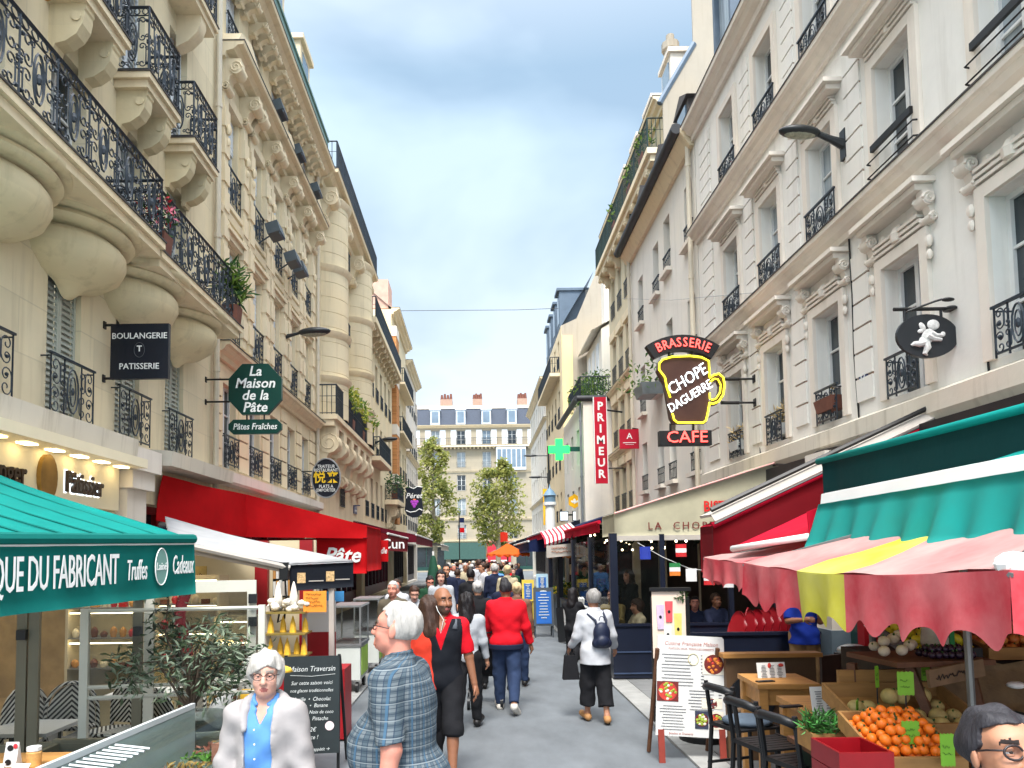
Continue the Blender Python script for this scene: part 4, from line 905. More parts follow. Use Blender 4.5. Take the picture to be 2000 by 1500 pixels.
m.tube([f+Vector(p) for p in ((-.05, 0, -.07), (-.1, -.01, -.09), (-.155, -.01, -.085), (-.18, 0, -.1))], [.042, .034, .024, .012], 8); m.tube([f+Vector(p) for p in ((-.03, 0, -.08), (-.02, -.012, -.13), (-.05, -.01, -.19), (-.02, 0, -.205))], [.042, .036, .022, .012], 8)
m.build('painted_cherub', CH, o, 40)
m = MB(); lbm = m
lb(-.055, .095, .03, .05, .5); lb(-.075, .05, .035, .022, .3); m.build('painted_wing', CH, o, 40)
m = MB(); z = c.z+.29; m.bar((4.96, 7.6, z), (c.x-.33, 7.6, z), .02, 8); m.lathe([(.07, -.02), (.075, 0), (.05, .02)], (4.97, 7.6, z), 14); m.build('wall_bracket', BLACKM, o)
for e in (-.22, .16): m = MB(); m.bar((c.x+e, 7.6, z), (c.x+e, 7.6, c.z+.16), .014, 6); m.build('hanger', BLACKM, o)
m = MB(); m.tube([(c.x-.2, 7.58, z-.03), (c.x+.05, 7.5, z+.05), (c.x+.1, 7.48, z+.06)], .012, 6); m.ball((c.x+.15, 7.46, z+.05), (.07, .03, .022), 10, 6); m.build('spotlight', BLACKM, o)

c = at(1173, 860, 31.4)
o = board('greengrocer_sign', 'tall narrow red vertical sign reading PRIMEUR', 'sign', rect(.56, 3.7), c, .14, mat('sign_red', lin((186, 16, 46)), .4, .1, 3))
m = MB(); f = c+Vector((0, -.075, 0))
for i, ch in enumerate('PRIMEUR'): m.text(ch, f+Z*(1.45-.485*i), X, Z, .48, bold=.03)
m.build('lettering', WHT, o)
for e in (-.275, .275): m = MB(); m.box(c.x+e-.015, c.x+e+.015, c.y-.09, c.y+.08, c.z-1.86, c.z+1.86); m.build('edge_trim', WHT, o)
m = MB(); m.bar((6.28, c.y, c.z+1.2), (c.x+.28, c.y, c.z+1.3), .04, 6); m.bar((6.28, c.y, c.z-1.2), (c.x+.28, c.y, c.z-1.2), .03, 6); m.build('wall_bracket', BLACKM, o)
c = at(1229, 857.5, 22.6)
o = board('red_square_sign', 'small square red hanging sign with a white letter A', 'sign', rect(.6, .6), c, .08, MATS['sign_red'])
m = MB(); f = c+Vector((0, -.045, 0)); m.text('A', f+Z*.08, X, Z, .26, bold=.01); m.box(c.x-.2, c.x+.2, f.y-.002, f.y+.002, c.z-.13, c.z-.11); m.box(c.x-.13, c.x+.13, f.y-.002, f.y+.002, c.z-.18, c.z-.17); m.build('lettering', WHT, o)
m = MB(); m.bar((4.99, 22.6, c.z+.3), (c.x+.1, 22.6, c.z+.33), .025, 6); m.build('wall_bracket', BLACKM, o)
c = at(1092, 878, 35.5)
GN = mat('pharmacy_green', (.02, .9, .1), emit=(.01, .9, .08), es=.95)
pl = [(-.17, -.5), (.17, -.5), (.17, -.17), (.5, -.17), (.5, .17), (.17, .17), (.17, .5), (-.17, .5), (-.17, .17), (-.5, .17), (-.5, -.17), (-.17, -.17)]
o = board('pharmacy_cross', 'lit bright green pharmacy cross on an arm over the street', 'sign', pl, c, .2, GN)
m = MB(); m.box(c.x+.5, c.x+1.05, 35.45, 35.55, c.z-.1, c.z+.12); m.bar((c.x+1, 35.5, c.z+.1), (4.99, 35.5, c.z+.1), .03, 6); m.build('arm', mat('arm_green', lin((20, 80, 70)), .4), o)
m = MB(); m.box(c.x+1.06, c.x+1.45, 35.44, 35.56, c.z-.2, c.z+.2); q = m.build('small_panel', BLACKM, o); m = MB(); m.box(c.x+1.12, c.x+1.39, 35.42, 35.437, c.z-.15, c.z+.15); m.build('panel_face', WHT, q)
c = at(1122, 979, 36.5)
o = board('beehive_sign', 'yellow hexagonal sign with a white bee', 'sign', [(.33*sin(i*pi/3), .36*cos(i*pi/3)) for i in range(6)], c, .1, mat('sign_honey', lin((246, 182, 20)), .4))
m = MB(); f = c+Vector((0, -.055, 0)); m.ball(f, (.06, .01, .14), 8, 6); m.ball(f+Vector((-.1, 0, -.03)), (.1, .01, .05), 8, 6, Matrix.Rotation(.6, 3, 'Y')); m.ball(f+Vector((.1, 0, -.03)), (.1, .01, .05), 8, 6, Matrix.Rotation(-.6, 3, 'Y')); m.build('painted_bee', WHT, o)
m = MB(); m.bar((4.99, c.y, c.z), (c.x+.3, c.y, c.z), .02, 6); m.build('wall_bracket', BLACKM, o)
c = at(1114, 1008, 37.5)
m = MB(); m.box(c.x-.55, c.x-.1, 37.45, 37.55, c.z-.26, c.z+.26); m.box(c.x+.1, c.x+.55, 37.45, 37.55, c.z-.26, c.z+.26); m.box(c.x-.1, c.x+.1, 37.47, 37.53, c.z+.02, c.z+.1); m.bar((c.x+.5, 37.5, c.z+.1), (4.99, 37.5, c.z+.1), .02, 6)
o = m.build('spectacles_sign', BLACKM, loc=c); tag(o, 'spectacles shaped optician sign with two white square lenses', 'sign')
for e in (-.325, .325): m = MB(); m.box(c.x+e-.19, c.x+e+.19, 37.43, 37.447, c.z-.22, c.z+.22); m.build('lens', mat('lens_white', lin((232, 240, 248)), .3, emit=(.8, .9, 1), es=.25), o)
c = at(709, 994, 30.4)
m = MB(); m.box(-4.995, -4.96, c.y-.36, c.y+.36, c.z-.2, c.z+.14); m.lathe([(.2, -.018), (.2, .018)], (-4.975, c.y, c.z+.14), 3); o = m.build('street_nameplate', mat('enamel_blue', lin((24, 50, 110)), .3), loc=c); o2 = tag(o, 'blue enamel street nameplate on the stone wall', 'sign')
m = MB(); m.text('RUE', (-4.955, c.y, c.z+.06), Y_, Z, .12); m.build('lettering', WHT, o); m = MB(); m.text('DAGUERRE', (-4.955, c.y, c.z-.08), Y_, Z, .13, sx=.8); m.build('lettering', WHT, o)
c = at(1243, 405, 27.2)
m = MB(); m.box(c.x-.28, c.x+.28, 27.18, 27.22, c.z-.42, c.z+.3); m.prism(ring(0, 0, .14, .14, 14), (c.x, 27.22, c.z+.33), X, Z, (0, -.04, 0)); o = m.build('for_sale_sign', mat('sale_grey', lin((70, 78, 76)), .5), loc=c); tag(o, 'grey for sale sign hung on the high green balcony', 'sign')
m = MB(); f = Vector((c.x, 27.17, c.z)); m.box(c.x-.26, c.x+.26, 27.165, 27.178, c.z-.24, c.z-.04); m.build('white_strip', WHT, o); m = MB(); m.text('CENTURY', f+Z*.1, X, Z, .13, sx=.85); m.build('lettering', WHT, o); m = MB(); m.text('21', f+Z*.34, X, Z, .14); m.build('lettering', WHT, o)
m = MB(); m.text('A VENDRE', f+Vector((0, -.008, -.14)), X, Z, .11, sx=.85); m.build('lettering', BLACKM, o)
m = MB(); z = at(1701, 737, 9.4).z; m.box(4.975, 4.998, 9.3, 9.5, z-.075, z+.075); o = m.build('house_number', mat('enamel_blue2', lin((40, 60, 110)), .3)); tag(o, 'small blue house number plate on the white wall', 'number plate')
m = MB(); m.text('17', (4.972, 9.4, z), (0, -1, 0), Z, .14); m.build('lettering', WHT, o)

# ---- lamps on the walls
LENS = mat('lamp_lens', lin((150, 150, 130)), .2, .3, 20); LAMPB = mat('lamp_body', lin((40, 44, 46)), .4, .2, 6)
def wall_lamp(label, wall, head, r=.2, sd=1):
    w0, h = Vector(wall), Vector(head); d = (h-w0); d.z *= .3; e = h - d.normalized()*r*1.1
    o = thing('wall_lamp', label, 'street lamp', w0)
    m = MB(); m.tube([w0, w0.lerp(e, .5)+Z*.0, e], [.07, .045, .035], 8); m.obox(w0, (.04, .14, .4)); m.build('arm', LAMPB, o, 40)
    R_ = Matrix.Rotation(atan2(d.y, d.x), 3, 'Z') @ Matrix.Rotation(-atan2(h.z-e.z, (h-e).xy.length), 3, 'Y')
    m = MB(); m.ball(h, (r*1.35, r*.62, r*.34), 16, 10, R_); m.build('head', LAMPB, o, True)
    m = MB(); m.ball(h-Z*r*.16, (r*1.05, r*.46, r*.24), 14, 8, R_); m.build('lens', LENS, o, True); return o
wall_lamp('large black street lamp on an arm from the white rendered wall', (4.98, 9.62, at(1688, 282, 9.62).z), at(1562, 258, 9.62), .21)
wall_lamp('slim grey street lamp on an arm from the ornate stone wall', (-4.98, 19.0, at(552, 659, 19).z), at(614, 648, 19.0), .32)
wall_lamp('distant street lamp on a thin arm from the rounded bay house', (-4.98, 36.5, at(735, 865, 36.5).z), at(760, 858, 36.5), .32)
c = at(1071, 885, 42)
o = thing('double_arm_lamp', 'dark post lamp with two arms at two heights before the white row', 'street lamp', (c.x, 42, 0))
m = MB(); m.bar((c.x, 42, 0), (c.x, 42, c.z+.4), .06, 8); m.build('post', LAMPB, o)
for py, px in ((890, 1036), (932, 1046)):
    p, q = at(1071, py, 42), at(px, py, 42); m = MB(); m.bar(p, q, .035, 6); m.ball(q, (.4, .14, .07), 10, 6); m.build('arm', LAMPB, o)
# white column with a blue lantern top, yellow banner
c = at(1075, 1030, 39)
o = thing('lantern_column', 'white round column with blue domed top above the navy awning', 'column', (c.x, 39, 0))
m = MB(); m.lathe([(.3, 0), (.28, 3.2), (.24, 4.6), (.34, 4.65), (.34, 4.8)], (c.x, 39, 0), 14); m.build('shaft', WHT, o, 40); m = MB(); m.lathe([(.3, 4.8), (.3, 5.1), (.36, 5.15), (.2, 5.4), (.05, 5.55), (.02, 5.75)], (c.x, 39, 0), 14); m.build('dome', mat('dome_blue', lin((104, 134, 158)), .4), o, 40)
p = at(1065, 990, 41); m = MB(); m.box(p.x-.12, p.x+.12, 40.97, 41.03, p.z-1, p.z+1); tag(m.build('yellow_banner', mat('banner_yellow', lin((246, 190, 30)), .5)), 'narrow yellow vertical banner next to the white column', 'banner')
m = MB(); a, b = at(770, 607, 45), at(1250, 596, 45); m.tube([a, a.lerp(b, .5)-Z*.12, b], .016, 4); tag(m.build('overhead_cable', BLACKM), 'thin cable strung high across the street', 'cable')
m = MB(); a, b = Vector((4.95, 12.4, at(1495, 570, 12.4).z)), at(1215, 583, 24); m.tube([a, a.lerp(b, .5)-Z*.1, b], .006, 4); tag(m.build('overhead_cable', mat('pale_cable', lin((170, 168, 165)))), 'thin pale cable sloping along the plain white house', 'cable')

# ---- pots and plants on sills and balconies
def planter(name, label, c, size, mt, seed, n=90, pal=(LEAF, LEAFL), r=.2, s=.07, up=.15, group=None, slim=.42):
    c = Vector(c); o = thing(name, label, 'plant pot', c, group)
    m = MB(); w_, d_, h_ = size; m.add([c+Vector((x*w_/2*k, y*d_/2*k, z)) for z, k in ((0, .82), (h_, 1)) for x, y in ((-1, -1), (1, -1), (1, 1), (-1, 1))]+[c+Vector((x*w_/2*.86, y*d_/2*.8, h_-.02)) for x, y in ((-1, -1), (1, -1), (1, 1), (-1, 1))], [(0, 3, 2, 1), (0, 1, 5, 4), (1, 2, 6, 5), (2, 3, 7, 6), (3, 0, 4, 7), (8, 9, 10, 11), (4, 5, 9, 8), (5, 6, 10, 9), (6, 7, 11, 10), (7, 4, 8, 11)]); m.build('pot', mt, o)
    m = MB(); m.pal = tuple(range(len(pal))); leaves(m, c+Z*(h_+up), r, n, s, seed, (w_/.4, d_/.3, 1), -.5, slim); m.build('foliage', pal, o); return o
DRY = mat('dried_stems', lin((206, 180, 130)), .9, .2, 9); RED = mat('flower_red', lin((190, 40, 50)), .6, .2, 9); PINK = mat('flower_pink', lin((228, 130, 150)), .6, .2, 9)
WPOT = mat('white_pot', lin((228, 228, 224)), .5, .08, 4)
planter('window_box', 'terracotta window box on the sill between mug sign and cherub sign', at(1637, 803, 10.3)+Vector((-.1, 0, 0)), (.24, .55, .18), TERRA, 3, 14, (DRY,), .1, .08, .05)
for px, py, d, t in ((1527, 850, 12.15, 'white window box of dry stems on the sill right of the mug sign'), (1443, 880, 14.0, 'white window box of dry stems low beside the CAFE panel')): planter('window_box', t, at(px, py, d), (.24, .5, .17), WPOT, int(px), 70, (DRY,), .2, .16, .14, 'white window boxes of dry stems', .1)
planter('window_box', 'red flower pots on a high window sill near the roof gutter', at(1435, 352, 14.1), (.22, .5, .18), TERRA, 5, 60, (RED, TERRA), .16, .07, .06)
planter('window_box', 'dark box with trailing green plants on a sill left of the mug sign', at(1270, 775, 19.9), (.7, 1.0, .3), ZINCP, 6, 160, (LEAF, LEAFL), .5, .16, .2)
planter('balcony_plant', 'spiky green plant at the far end of the long iron balcony', (-4.3, 12.95, 6.22), (.28, .3, .3), TERRA, 8, 220, (LEAF, LEAFL), .4, .26, .38, None, .14)
planter('balcony_plant', 'potted red and pink flowers at the gap between the long balcony sections', (-4.33, 9.95, 6.22), (.3, .3, .28), TERRA, 9, 200, (LEAF, LEAF, RED, PINK), .3, .1, .28)
for i, y in enumerate((26.4, 28.8, 30.6)): planter('balcony_plant', ('bushy yellow green plant over the middle of the dark balcony', 'yellow green plant further along the dark balcony', 'yellow green plant at the far end of the dark balcony')[i], (-4.5, y, 6.55), (.3, .5, .4), TERRA, 20+i, 240, (LEAFL, mat('leaf_yellow', lin((190, 190, 80)), .6, .3, 9, trans=.3)), .55, .22, .7, 'plants on the dark balcony')
planter('balcony_plant', 'dark shrub in the curved pale balcony far on the left', (-4.5, 41.5, 5.15), (.4, 1.2, .4), TERRA, 31, 300, (LEAF,), .6, .2, .5)
for i, y in enumerate((24.4, 26.5, 29.5)): planter('balcony_plant', ('nearest green plant hanging on the high green balcony', 'middle green plant hanging on the high green balcony', 'farthest green plant hanging on the high green balcony')[i], (5.85, y, 15.2), (.3, .6, .3), TERRA, 40+i, 120, (LEAF, LEAFL), .4, .18, .45, 'plants on the high green balcony')
# rolled orange awning on a window
o = thing('window_blind', 'rolled orange window awning behind the long balcony', 'awning', (-4.9, 7.3, 9.4)); m = MB(); m.tube([(-4.6, 6.9, 8.3), (-4.55, 7.65, 8.12)], .05, 8); m.build('roller', mat('blind_orange', lin((216, 150, 80)), .7), o); m = MB(); m.tube([(-4.98, 6.95, 8.9), (-4.6, 6.92, 8.3)], .02, 6); m.build('arm', WHT, o)
# ---- the two trees before the end building
BARK = mat('plane_bark', lin((150, 140, 118)), .9, .3, 5); LA = mat('tree_leaf', lin((122, 130, 62)), .6, .3, 2, trans=.4); LB = mat('tree_leaf_light', lin((164, 164, 88)), .6, .25, 2, trans=.4); LC = mat('tree_leaf_dark', lin((92, 106, 54)), .6, .3, 2, trans=.3)
def tree(label, x, y, zt, zb, wd, seed):
    q = random.Random(seed); o = thing('plane_tree', label, 'tree', (x, y, 0))
    m = MB(); m.tube([(x, y, 0), (x+.1, y, zb), (x-.1, y, zb+(zt-zb)*.5), (x, y, zt-.8)], [.3, .24, .14, .04], 8); clumps = []
    for i in range(16):
        z = zb+(zt-zb)*(.05+.9*(i/15)); k = wd*(.35+.75*sin(pi*min(1, .18+.8*(i/15)))); a = q.random()*6.28
        e = Vector((x+cos(a)*k*.8, y+sin(a)*k*.8, z+.5)); m.tube([(x, y, z-.8), (x+cos(a)*k*.4, y+sin(a)*k*.4, z), e], [.1, .07, .03], 5); clumps.append((e, k*.62))
        for j in range(2): clumps.append((Vector((x+q.uniform(-1, 1)*k, y+q.uniform(-1, 1)*k*.8, z+q.uniform(-.6, .8))), k*q.uniform(.3, .5)))
    m.build('trunk', BARK, o)
    m = MB()
    for i, (c, r) in enumerate(clumps):
        m.pal = q.choice(((0, 1, 1), (0, 0, 1), (0, 2, 1), (1, 1, 0))); leaves(m, c, r*1.05, 85, .36, seed*100+i, (1, 1, .85), .2, .7)
    m.build('crown', [LA, LB, LC], o)
tree('taller yellow green plane tree on the left before the end building', -4.5, 78, 14.4, 3.2, 1.9, 11)
tree('shorter green plane tree right of centre before the end building', 2.1, 76, 11.6, 3.2, 2.1, 12)
# ================================================================= awnings
def cloth(name, col, tr=.3, var=.1): return mat(name, lin(col), .8, var, 2.5, bump=.12, bs=7, bd=.03, trans=tr, spec=.2)
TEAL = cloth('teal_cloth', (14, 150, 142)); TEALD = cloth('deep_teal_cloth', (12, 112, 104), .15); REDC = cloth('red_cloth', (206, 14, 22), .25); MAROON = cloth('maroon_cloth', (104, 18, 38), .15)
BEIGE = cloth('beige_cloth', (206, 200, 172), .3); NAVYC = cloth('navy_cloth', (26, 38, 78), .15); CRIM = cloth('crimson_cloth', (214, 24, 58), .4); WHITEC = cloth('white_cloth', (190, 191, 193), .25); BLACKC = cloth('black_cloth', (22, 26, 34), .05)
CREAMC = cloth('cream_cloth', (206, 198, 188), .25); DRED = cloth('dark_red_cloth', (112, 8, 20), .08)
def grid(A_, B_, C_, D_, nu=8, nv=6, sag=.05, seed=0):
    """cloth between edge A-B (top) and D-C (bottom), sagging a little"""
    A_, B_, C_, D_ = map(Vector, (A_, B_, C_, D_)); n = (B_-A_).cross(D_-A_).normalized(); q = random.Random(seed); ph = q.random()*6
    return [[A_.lerp(B_, i/nu).lerp(D_.lerp(C_, i/nu), j/nv) - Z*sag*sin(pi*j/nv)*(1-.35*cos(2*pi*i/nu)) + n*.008*sin(3.1*i+ph+j) for j in range(nv+1)] for i in range(nu+1)]
def drop(A_, B_, h, wave=.012, n=40, scal=0, sc=.06, nv=5, out=(0, 0, 0), seed=0):
    """hanging valance below A-B with folds; scalloped lower edge when scal > 0"""
    A_, B_ = Vector(A_), Vector(B_); t = (B_-A_); nn = Vector((t.y, -t.x, 0)).normalized(); g = []; ph = seed*1.7
    for i in range(n+1):
        u = i/n; row = []
        hh = h - sc*(.45+.55*cos(2*pi*scal*u)-.1*cos(4*pi*scal*u)) if scal else h
        for j in range(nv+1):
            v = j/nv; row.append(A_.lerp(B_, u) - Z*hh*v + nn*wave*v*(sin(u*min(n, 90)*.55+ph)+.6*sin(u*min(n, 90)*.23+ph*2)) + Vector(out)*v)
        g.append(row)
    return g
def awning(name, label, sd, u0, u1, zw, zf, pr, mt, vh=.3, vm=None, scal=0, nw=.12, group=None, sag=.06, arms=True, panel=None, bar=None):
    """folding arm awning from the wall out over the pavement"""
    wx = sd*(5-nw); fx = sd*(5-pr); o = thing(name, label, 'awning', (wx, (u0+u1)/2, zw), group)
    m = MB(); m.sheet(grid((wx, u0, zw), (wx, u1, zw), (fx, u1, zf), (fx, u0, zf), max(8, int((u1-u0)*3)), 6, sag, int(u0)), .008); m.build('canopy', mt, o, True)
    if vh: m = MB(); m.sheet(drop((fx, u0, zf-.02), (fx, u1, zf-.02), vh, .014, max(20, int((u1-u0)*12)), scal, .06), .006); m.build('valance', vm or mt, o, True)
    m = MB(); m.tube([(fx, u0-.02, zf), (fx, u1+.02, zf)], .035, 8); m.build('front_bar', bar or FRAMEW, o, 40)
    if arms:
        for u in (u0+.25, u1-.25): m = MB(); m.tube([(wx, u, zw-.18), ((wx+fx)/2, u+(.3 if u < u1-.3 else -.3), (zw+zf)/2-.12), (fx, u, zf-.02)], .025, 6); m.build('arm', FRAMEW, o)
    if panel:
        m = MB(); m.sheet([[(wx, u0+.01, zw-.02), (wx, u0+.01, zf-panel)], [((wx+fx)/2, u0+.012, (zw+zf)/2-.03), ((wx+fx)/2, u0+.02, zf-panel)], [(fx, u0+.01, zf-.02), (fx, u0+.01, zf-panel)]], .008); m.build('side_panel', vm or mt, o)
    return o

# ---- left: teal chocolate shop awning with lettered valance
a, b = Vector((-2.1, 5.5, 2.2)), Vector((-2.62, 3.3, 2.16)); aw, bw = Vector((-4.95, 6.95, 3.06)), Vector((-4.95, 3.3, 3.06))
o = thing('awning', 'teal awning with white lettering QUE DU FABRICANT, Truffes and Cadeaux', 'awning', (-4.95, 5, 3.06))
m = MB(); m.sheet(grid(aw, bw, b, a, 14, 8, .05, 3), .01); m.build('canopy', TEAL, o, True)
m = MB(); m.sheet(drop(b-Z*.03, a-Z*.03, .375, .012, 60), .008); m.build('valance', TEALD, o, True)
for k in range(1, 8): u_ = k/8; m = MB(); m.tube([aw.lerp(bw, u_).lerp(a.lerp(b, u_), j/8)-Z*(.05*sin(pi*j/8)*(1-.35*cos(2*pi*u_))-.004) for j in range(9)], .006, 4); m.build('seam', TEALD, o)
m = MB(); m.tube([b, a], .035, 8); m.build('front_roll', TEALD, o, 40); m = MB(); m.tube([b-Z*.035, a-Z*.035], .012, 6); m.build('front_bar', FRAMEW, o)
t = (a-b).normalized(); nn = Vector((t.y, -t.x, 0)); Lb = (a-b).length
def onv(s, z): return b + t*s - Z*z + nn*.03
def sx_at(px):                                   # distance along the valance seen at photo column px
    lo, hi = 0, Lb
    for _ in range(40):
        md = (lo+hi)/2; p = b+t*md
        if 932+F*p.x/p.y < px: lo = md
        else: hi = md
    return lo
m = MB(); m.text('BOUTIQUE DU FABRICANT', onv(sx_at(226), .2), t, Z, .27, 'RIGHT', .004, bold=.004, sx=.385, space=.95)
m.build('lettering', WHT, o)
for w_, p_, z_ in (('Truffes', 262, .21), ('Cadeaux', 352, .19)): m = MB(); m.text(w_, onv(sx_at(p_), z_), t, Z, .19, depth=.004, shear=.15, sx=.36); m.build('lettering', WHT, o)
m = MB(); s0 = sx_at(308); m.prism(oval(.13, .25, 24), onv(s0, .19), t, Z, nn*.004); q = m.build('oval_logo', mat('logo_sage', lin((120, 160, 150)), .6), o)
m = MB(); m.text('Lainé', onv(s0, .19)+nn*.006, t, Z, .075, depth=.003, shear=.2, sx=.7); m.tube([onv(s0, .19)+nn*.006+t*x+Z*z for x, z in oval(.13, .25, 24)], .004, 4, True); m.build('logo_lettering', WHT, q)
for s_ in (.3, Lb-.3): m = MB(); p = b+t*s_; m.tube([(-4.95, p.y+.5, 2.8), ((p.x-4.95)/2, p.y+.6, 2.45), (p.x, p.y, p.z-.05)], .025, 6); m.build('arm', FRAMEW, o)

# ---- left: large red awning of the pasta shop
o = thing('awning', 'large bright red awning with white script lettering ending in Pâte', 'awning', (-5, 15, 3.3))
w1, w2, w3, w4 = Vector((-4.9, 11.55, 3.37)), Vector((-2.23, 15, 2.68)), Vector((-2.23, 15, 2.42)), Vector((-4.98, 11.5, 2.66)); fo = Vector((-4.42, 14.2, 3.28)); fb = Vector((-4.42, 14.2, 2.46))
m = MB(); m.sheet([[w1.lerp(w4, j/6)+Vector((0, -.05*sin(pi*j/6), 0)) for j in range(7)]]+[[w1.lerp(fo, k/5).lerp(w4.lerp(fb, k/5), j/6)+Vector((.02*sin(k*2.+j), 0, -.02*sin(pi*k/5))) for j in range(7)] for k in range(1, 6)]+[[fo.lerp(w2, k/10).lerp(fb.lerp(w3, k/10), j/6)+Vector((0, .012*sin(k*1.3+j*.7), 0)) for j in range(7)] for k in range(1, 11)], .01); m.build('side_panel', REDC, o, 50)
m = MB(); m.sheet(grid((-4.9, 17.2, 3.35), (-4.42, 14.2, 3.28), w2, (-2.23, 17.2, 2.68), 16, 6, .06), .008); m.build('canopy', REDC, o, True)
m = MB(); m.sheet(drop((-4.7, 14.95, 2.42), (-2.23, 15, 2.42), .7, .006, 40, seed=2), .008); m.build('side_valance', REDC, o, True)
m = MB(); m.sheet(drop((-2.23, 15, 2.66), (-2.23, 17.2, 2.66), .9, .012, 24), .008); m.build('valance', REDC, o, True)
m = MB(); m.text('Maison de la Pâte', at(703, 1085, 14.96), X, Z, .42, 'RIGHT', .006, shear=.3, bold=.02); m.build('lettering', WHT, o)
m = MB(); m.tube([(-4.4, 14.9, 2.42), (-2.2, 14.97, 2.43)], .012, 6); m.build('seam', DRED, o)

# ---- left: white canopy with black valance over the ice cream stand
o = thing('awning', 'white canopy with a black lettered valance over the ice cream stand', 'awning', (-4, 9.5, 2.3))
c0, c1, c2, c3 = Vector((-4.9, 11.3, 2.66)), Vector((-1.48, 9.1, 1.955)), Vector((-2.3, 8.9, 1.95)), Vector((-4.9, 8.0, 2.44))
c1 = at(690, 1098, 9.1); c2 = at(566, 1104, 8.7); c3 = at(330, 1052, 8.2); c0 = at(322, 1012, 11.2)
m = MB(); m.sheet(grid(c3, c0, c1, c2, 10, 8, .05), .02); m.build('canopy', WHITEC, o, True)
m = MB(); m.sheet(drop(c2, c1, .3, .006, 20, out=(0, 0, 0)), .008); v = m.build('valance', BLACKC, o, True)
m = MB(); n_ = Vector((-(c1-c2).y, 0, 0)); tt = (c1-c2).normalized(); nv_ = Vector((tt.y, -tt.x, 0))
for f_ in (.17, .62): m.obox(c2.lerp(c1, f_)-Z*.155+nv_*.012, (.1, .006, .12), atan2(tt.y, tt.x))
m.build('picture_patch', mat('patch_gold', lin((205, 170, 120)), .6, .5, 40), o)
m = MB()
for f_ in (.4, .82): m.obox(c2.lerp(c1, f_)-Z*.2+nv_*.012, (.18, .005, .012), atan2(tt.y, tt.x))
m.build('pale_stripe', CREAMC, o)
m = MB(); m.tube([c3-Z*.03, c2-Z*.03], .035, 6); m.build('side_bar', CREAMC, o); m = MB(); m.tube([c3-Z*.12+Y_*.3, c2-Z*.08+Y_*.1], .03, 6); m.build('arm', CREAMC, o)
m = MB(); p = at(648, 1150, 9.0); m.box(p.x-.03, p.x+.03, 8.97, 9.03, 0, c1.z-.02); m.build('post', CREAMC, o)
m = MB(); p = at(556, 1115, 8.7); m.obox(p, (.1, .1, .2)); m.tube([p, p+Vector((.02, 0, -.3)), p+Vector((.0, 0, -.55)), p+Vector((-.08, 0, -.6)), p+Vector((-.05, 0, -.4))], .012, 5); m.build('crank_motor', BLACKM, o)

# ---- further left awnings
c = at(740, 1076, 17.4)
o = board('hanging_banner', 'small red hanging banner with white script next to the big red awning', 'sign', rect(.44, .5), c, .03, REDC)
m = MB(); m.text('Noodle', c+Vector((0, -.02, 0)), X, Z, .2, sx=.62, bold=.01, shear=.2); m.build('lettering', WHT, o)
o = awning('awning', 'maroon awning with the white letters CUN behind the red banner', -1, 22.5, 29.0, 3.4, 2.75, 2.3, MAROON, .5, DRED, panel=.5)
m = MB(); m.text('Cun', at(768, 1063, 22.45), X, Z, .42, bold=.01); m.build('lettering', WHT, o)
awning('awning', 'long dark maroon awning in the middle distance on the left', -1, 29.3, 40.0, 3.5, 2.9, 2.6, MAROON, .35, panel=.3)
awning('awning', 'farthest dark awning with a pale edge on the left', -1, 41.5, 52.0, 3.3, 2.7, 3.0, cloth('dusk_cloth', (58, 38, 44), .1), .3, CREAMC)
c = at(846, 1085, 17)
o = thing('closed_parasol', 'closed dark green parasol standing among the crowd', 'parasol', (c.x, 17, 0))
m = MB(); m.lathe([(.03, c.z), (.06, c.z-.05), (.13, c.z-.4), (.19, c.z-.9), (.2, c.z-1.0), (.14, c.z-1.02)], (c.x, 17, 0), 10); m.build('folded_canopy', mat('parasol_green', lin((16, 66, 46)), .8, .25, 14), o, 60); m = MB(); m.bar((c.x, 17, 0), (c.x, 17, c.z+.1), .025, 6); m.build('pole', FRAMEW, o); m = MB(); m.lathe([(.25, 0), (.25, .06), (.05, .1)], (c.x, 17, .03), 12); m.build('base', BLACKM, o)

# ---- right: beige bistro awning of the terrace
Yb = 12.1
o = thing('awning', 'beige bistro awning with red and brown lettering over the glazed terrace', 'awning', (5, 16, 3.4))
pA, pB, pC, pD = at(1200, 1003, Yb), at(1533, 898, Yb), at(1533, 1052, Yb), at(1200, 1054, Yb)
m = MB(); m.sheet([[pA.lerp(pB, i/12).lerp(pD.lerp(pC, i/12), j/4)+Vector((0, .01*sin(i*1.1+j), 0)) for j in range(5)] for i in range(13)], .01); m.build('side_panel', BEIGE, o, True)
m = MB(); m.sheet(grid((4.95, 12.12, pB.z), (4.95, 13.3, pB.z), (pA.x, 13.3, pA.z), (pA.x, 12.12, pA.z), 16, 6, .05), .01); m.build('canopy', BEIGE, o, True)
m = MB(); m.sheet(drop((pA.x, 12.12, pA.z), (pA.x, 13.3, pA.z), .36, .006, 10), .008); m.build('valance', BEIGE, o, True)
m = MB(); m.tube([pA, pB], .02, 6); m.build('piping', mat('piping_rose', lin((226, 170, 160)), .7), o); m = MB(); m.box(pD.x, pC.x, Yb-.03, Yb+.02, pD.z-.02, pD.z+.06); m.build('lower_hem', CREAMC, o)
m = MB(); m.text('LA  CHOPE', at(1265, 1028, Yb-.03), X, Z, .17, 'LEFT', space=1.35); m.build('lettering', mat('letter_brown', lin((120, 44, 38)), .6), o)
m = MB(); m.text('BISTROT', at(1374, 990, Yb-.03), X, Z, .24, 'LEFT', bold=.02, sx=.8); m.build('lettering', mat('letter_red', lin((214, 30, 28)), .6), o)
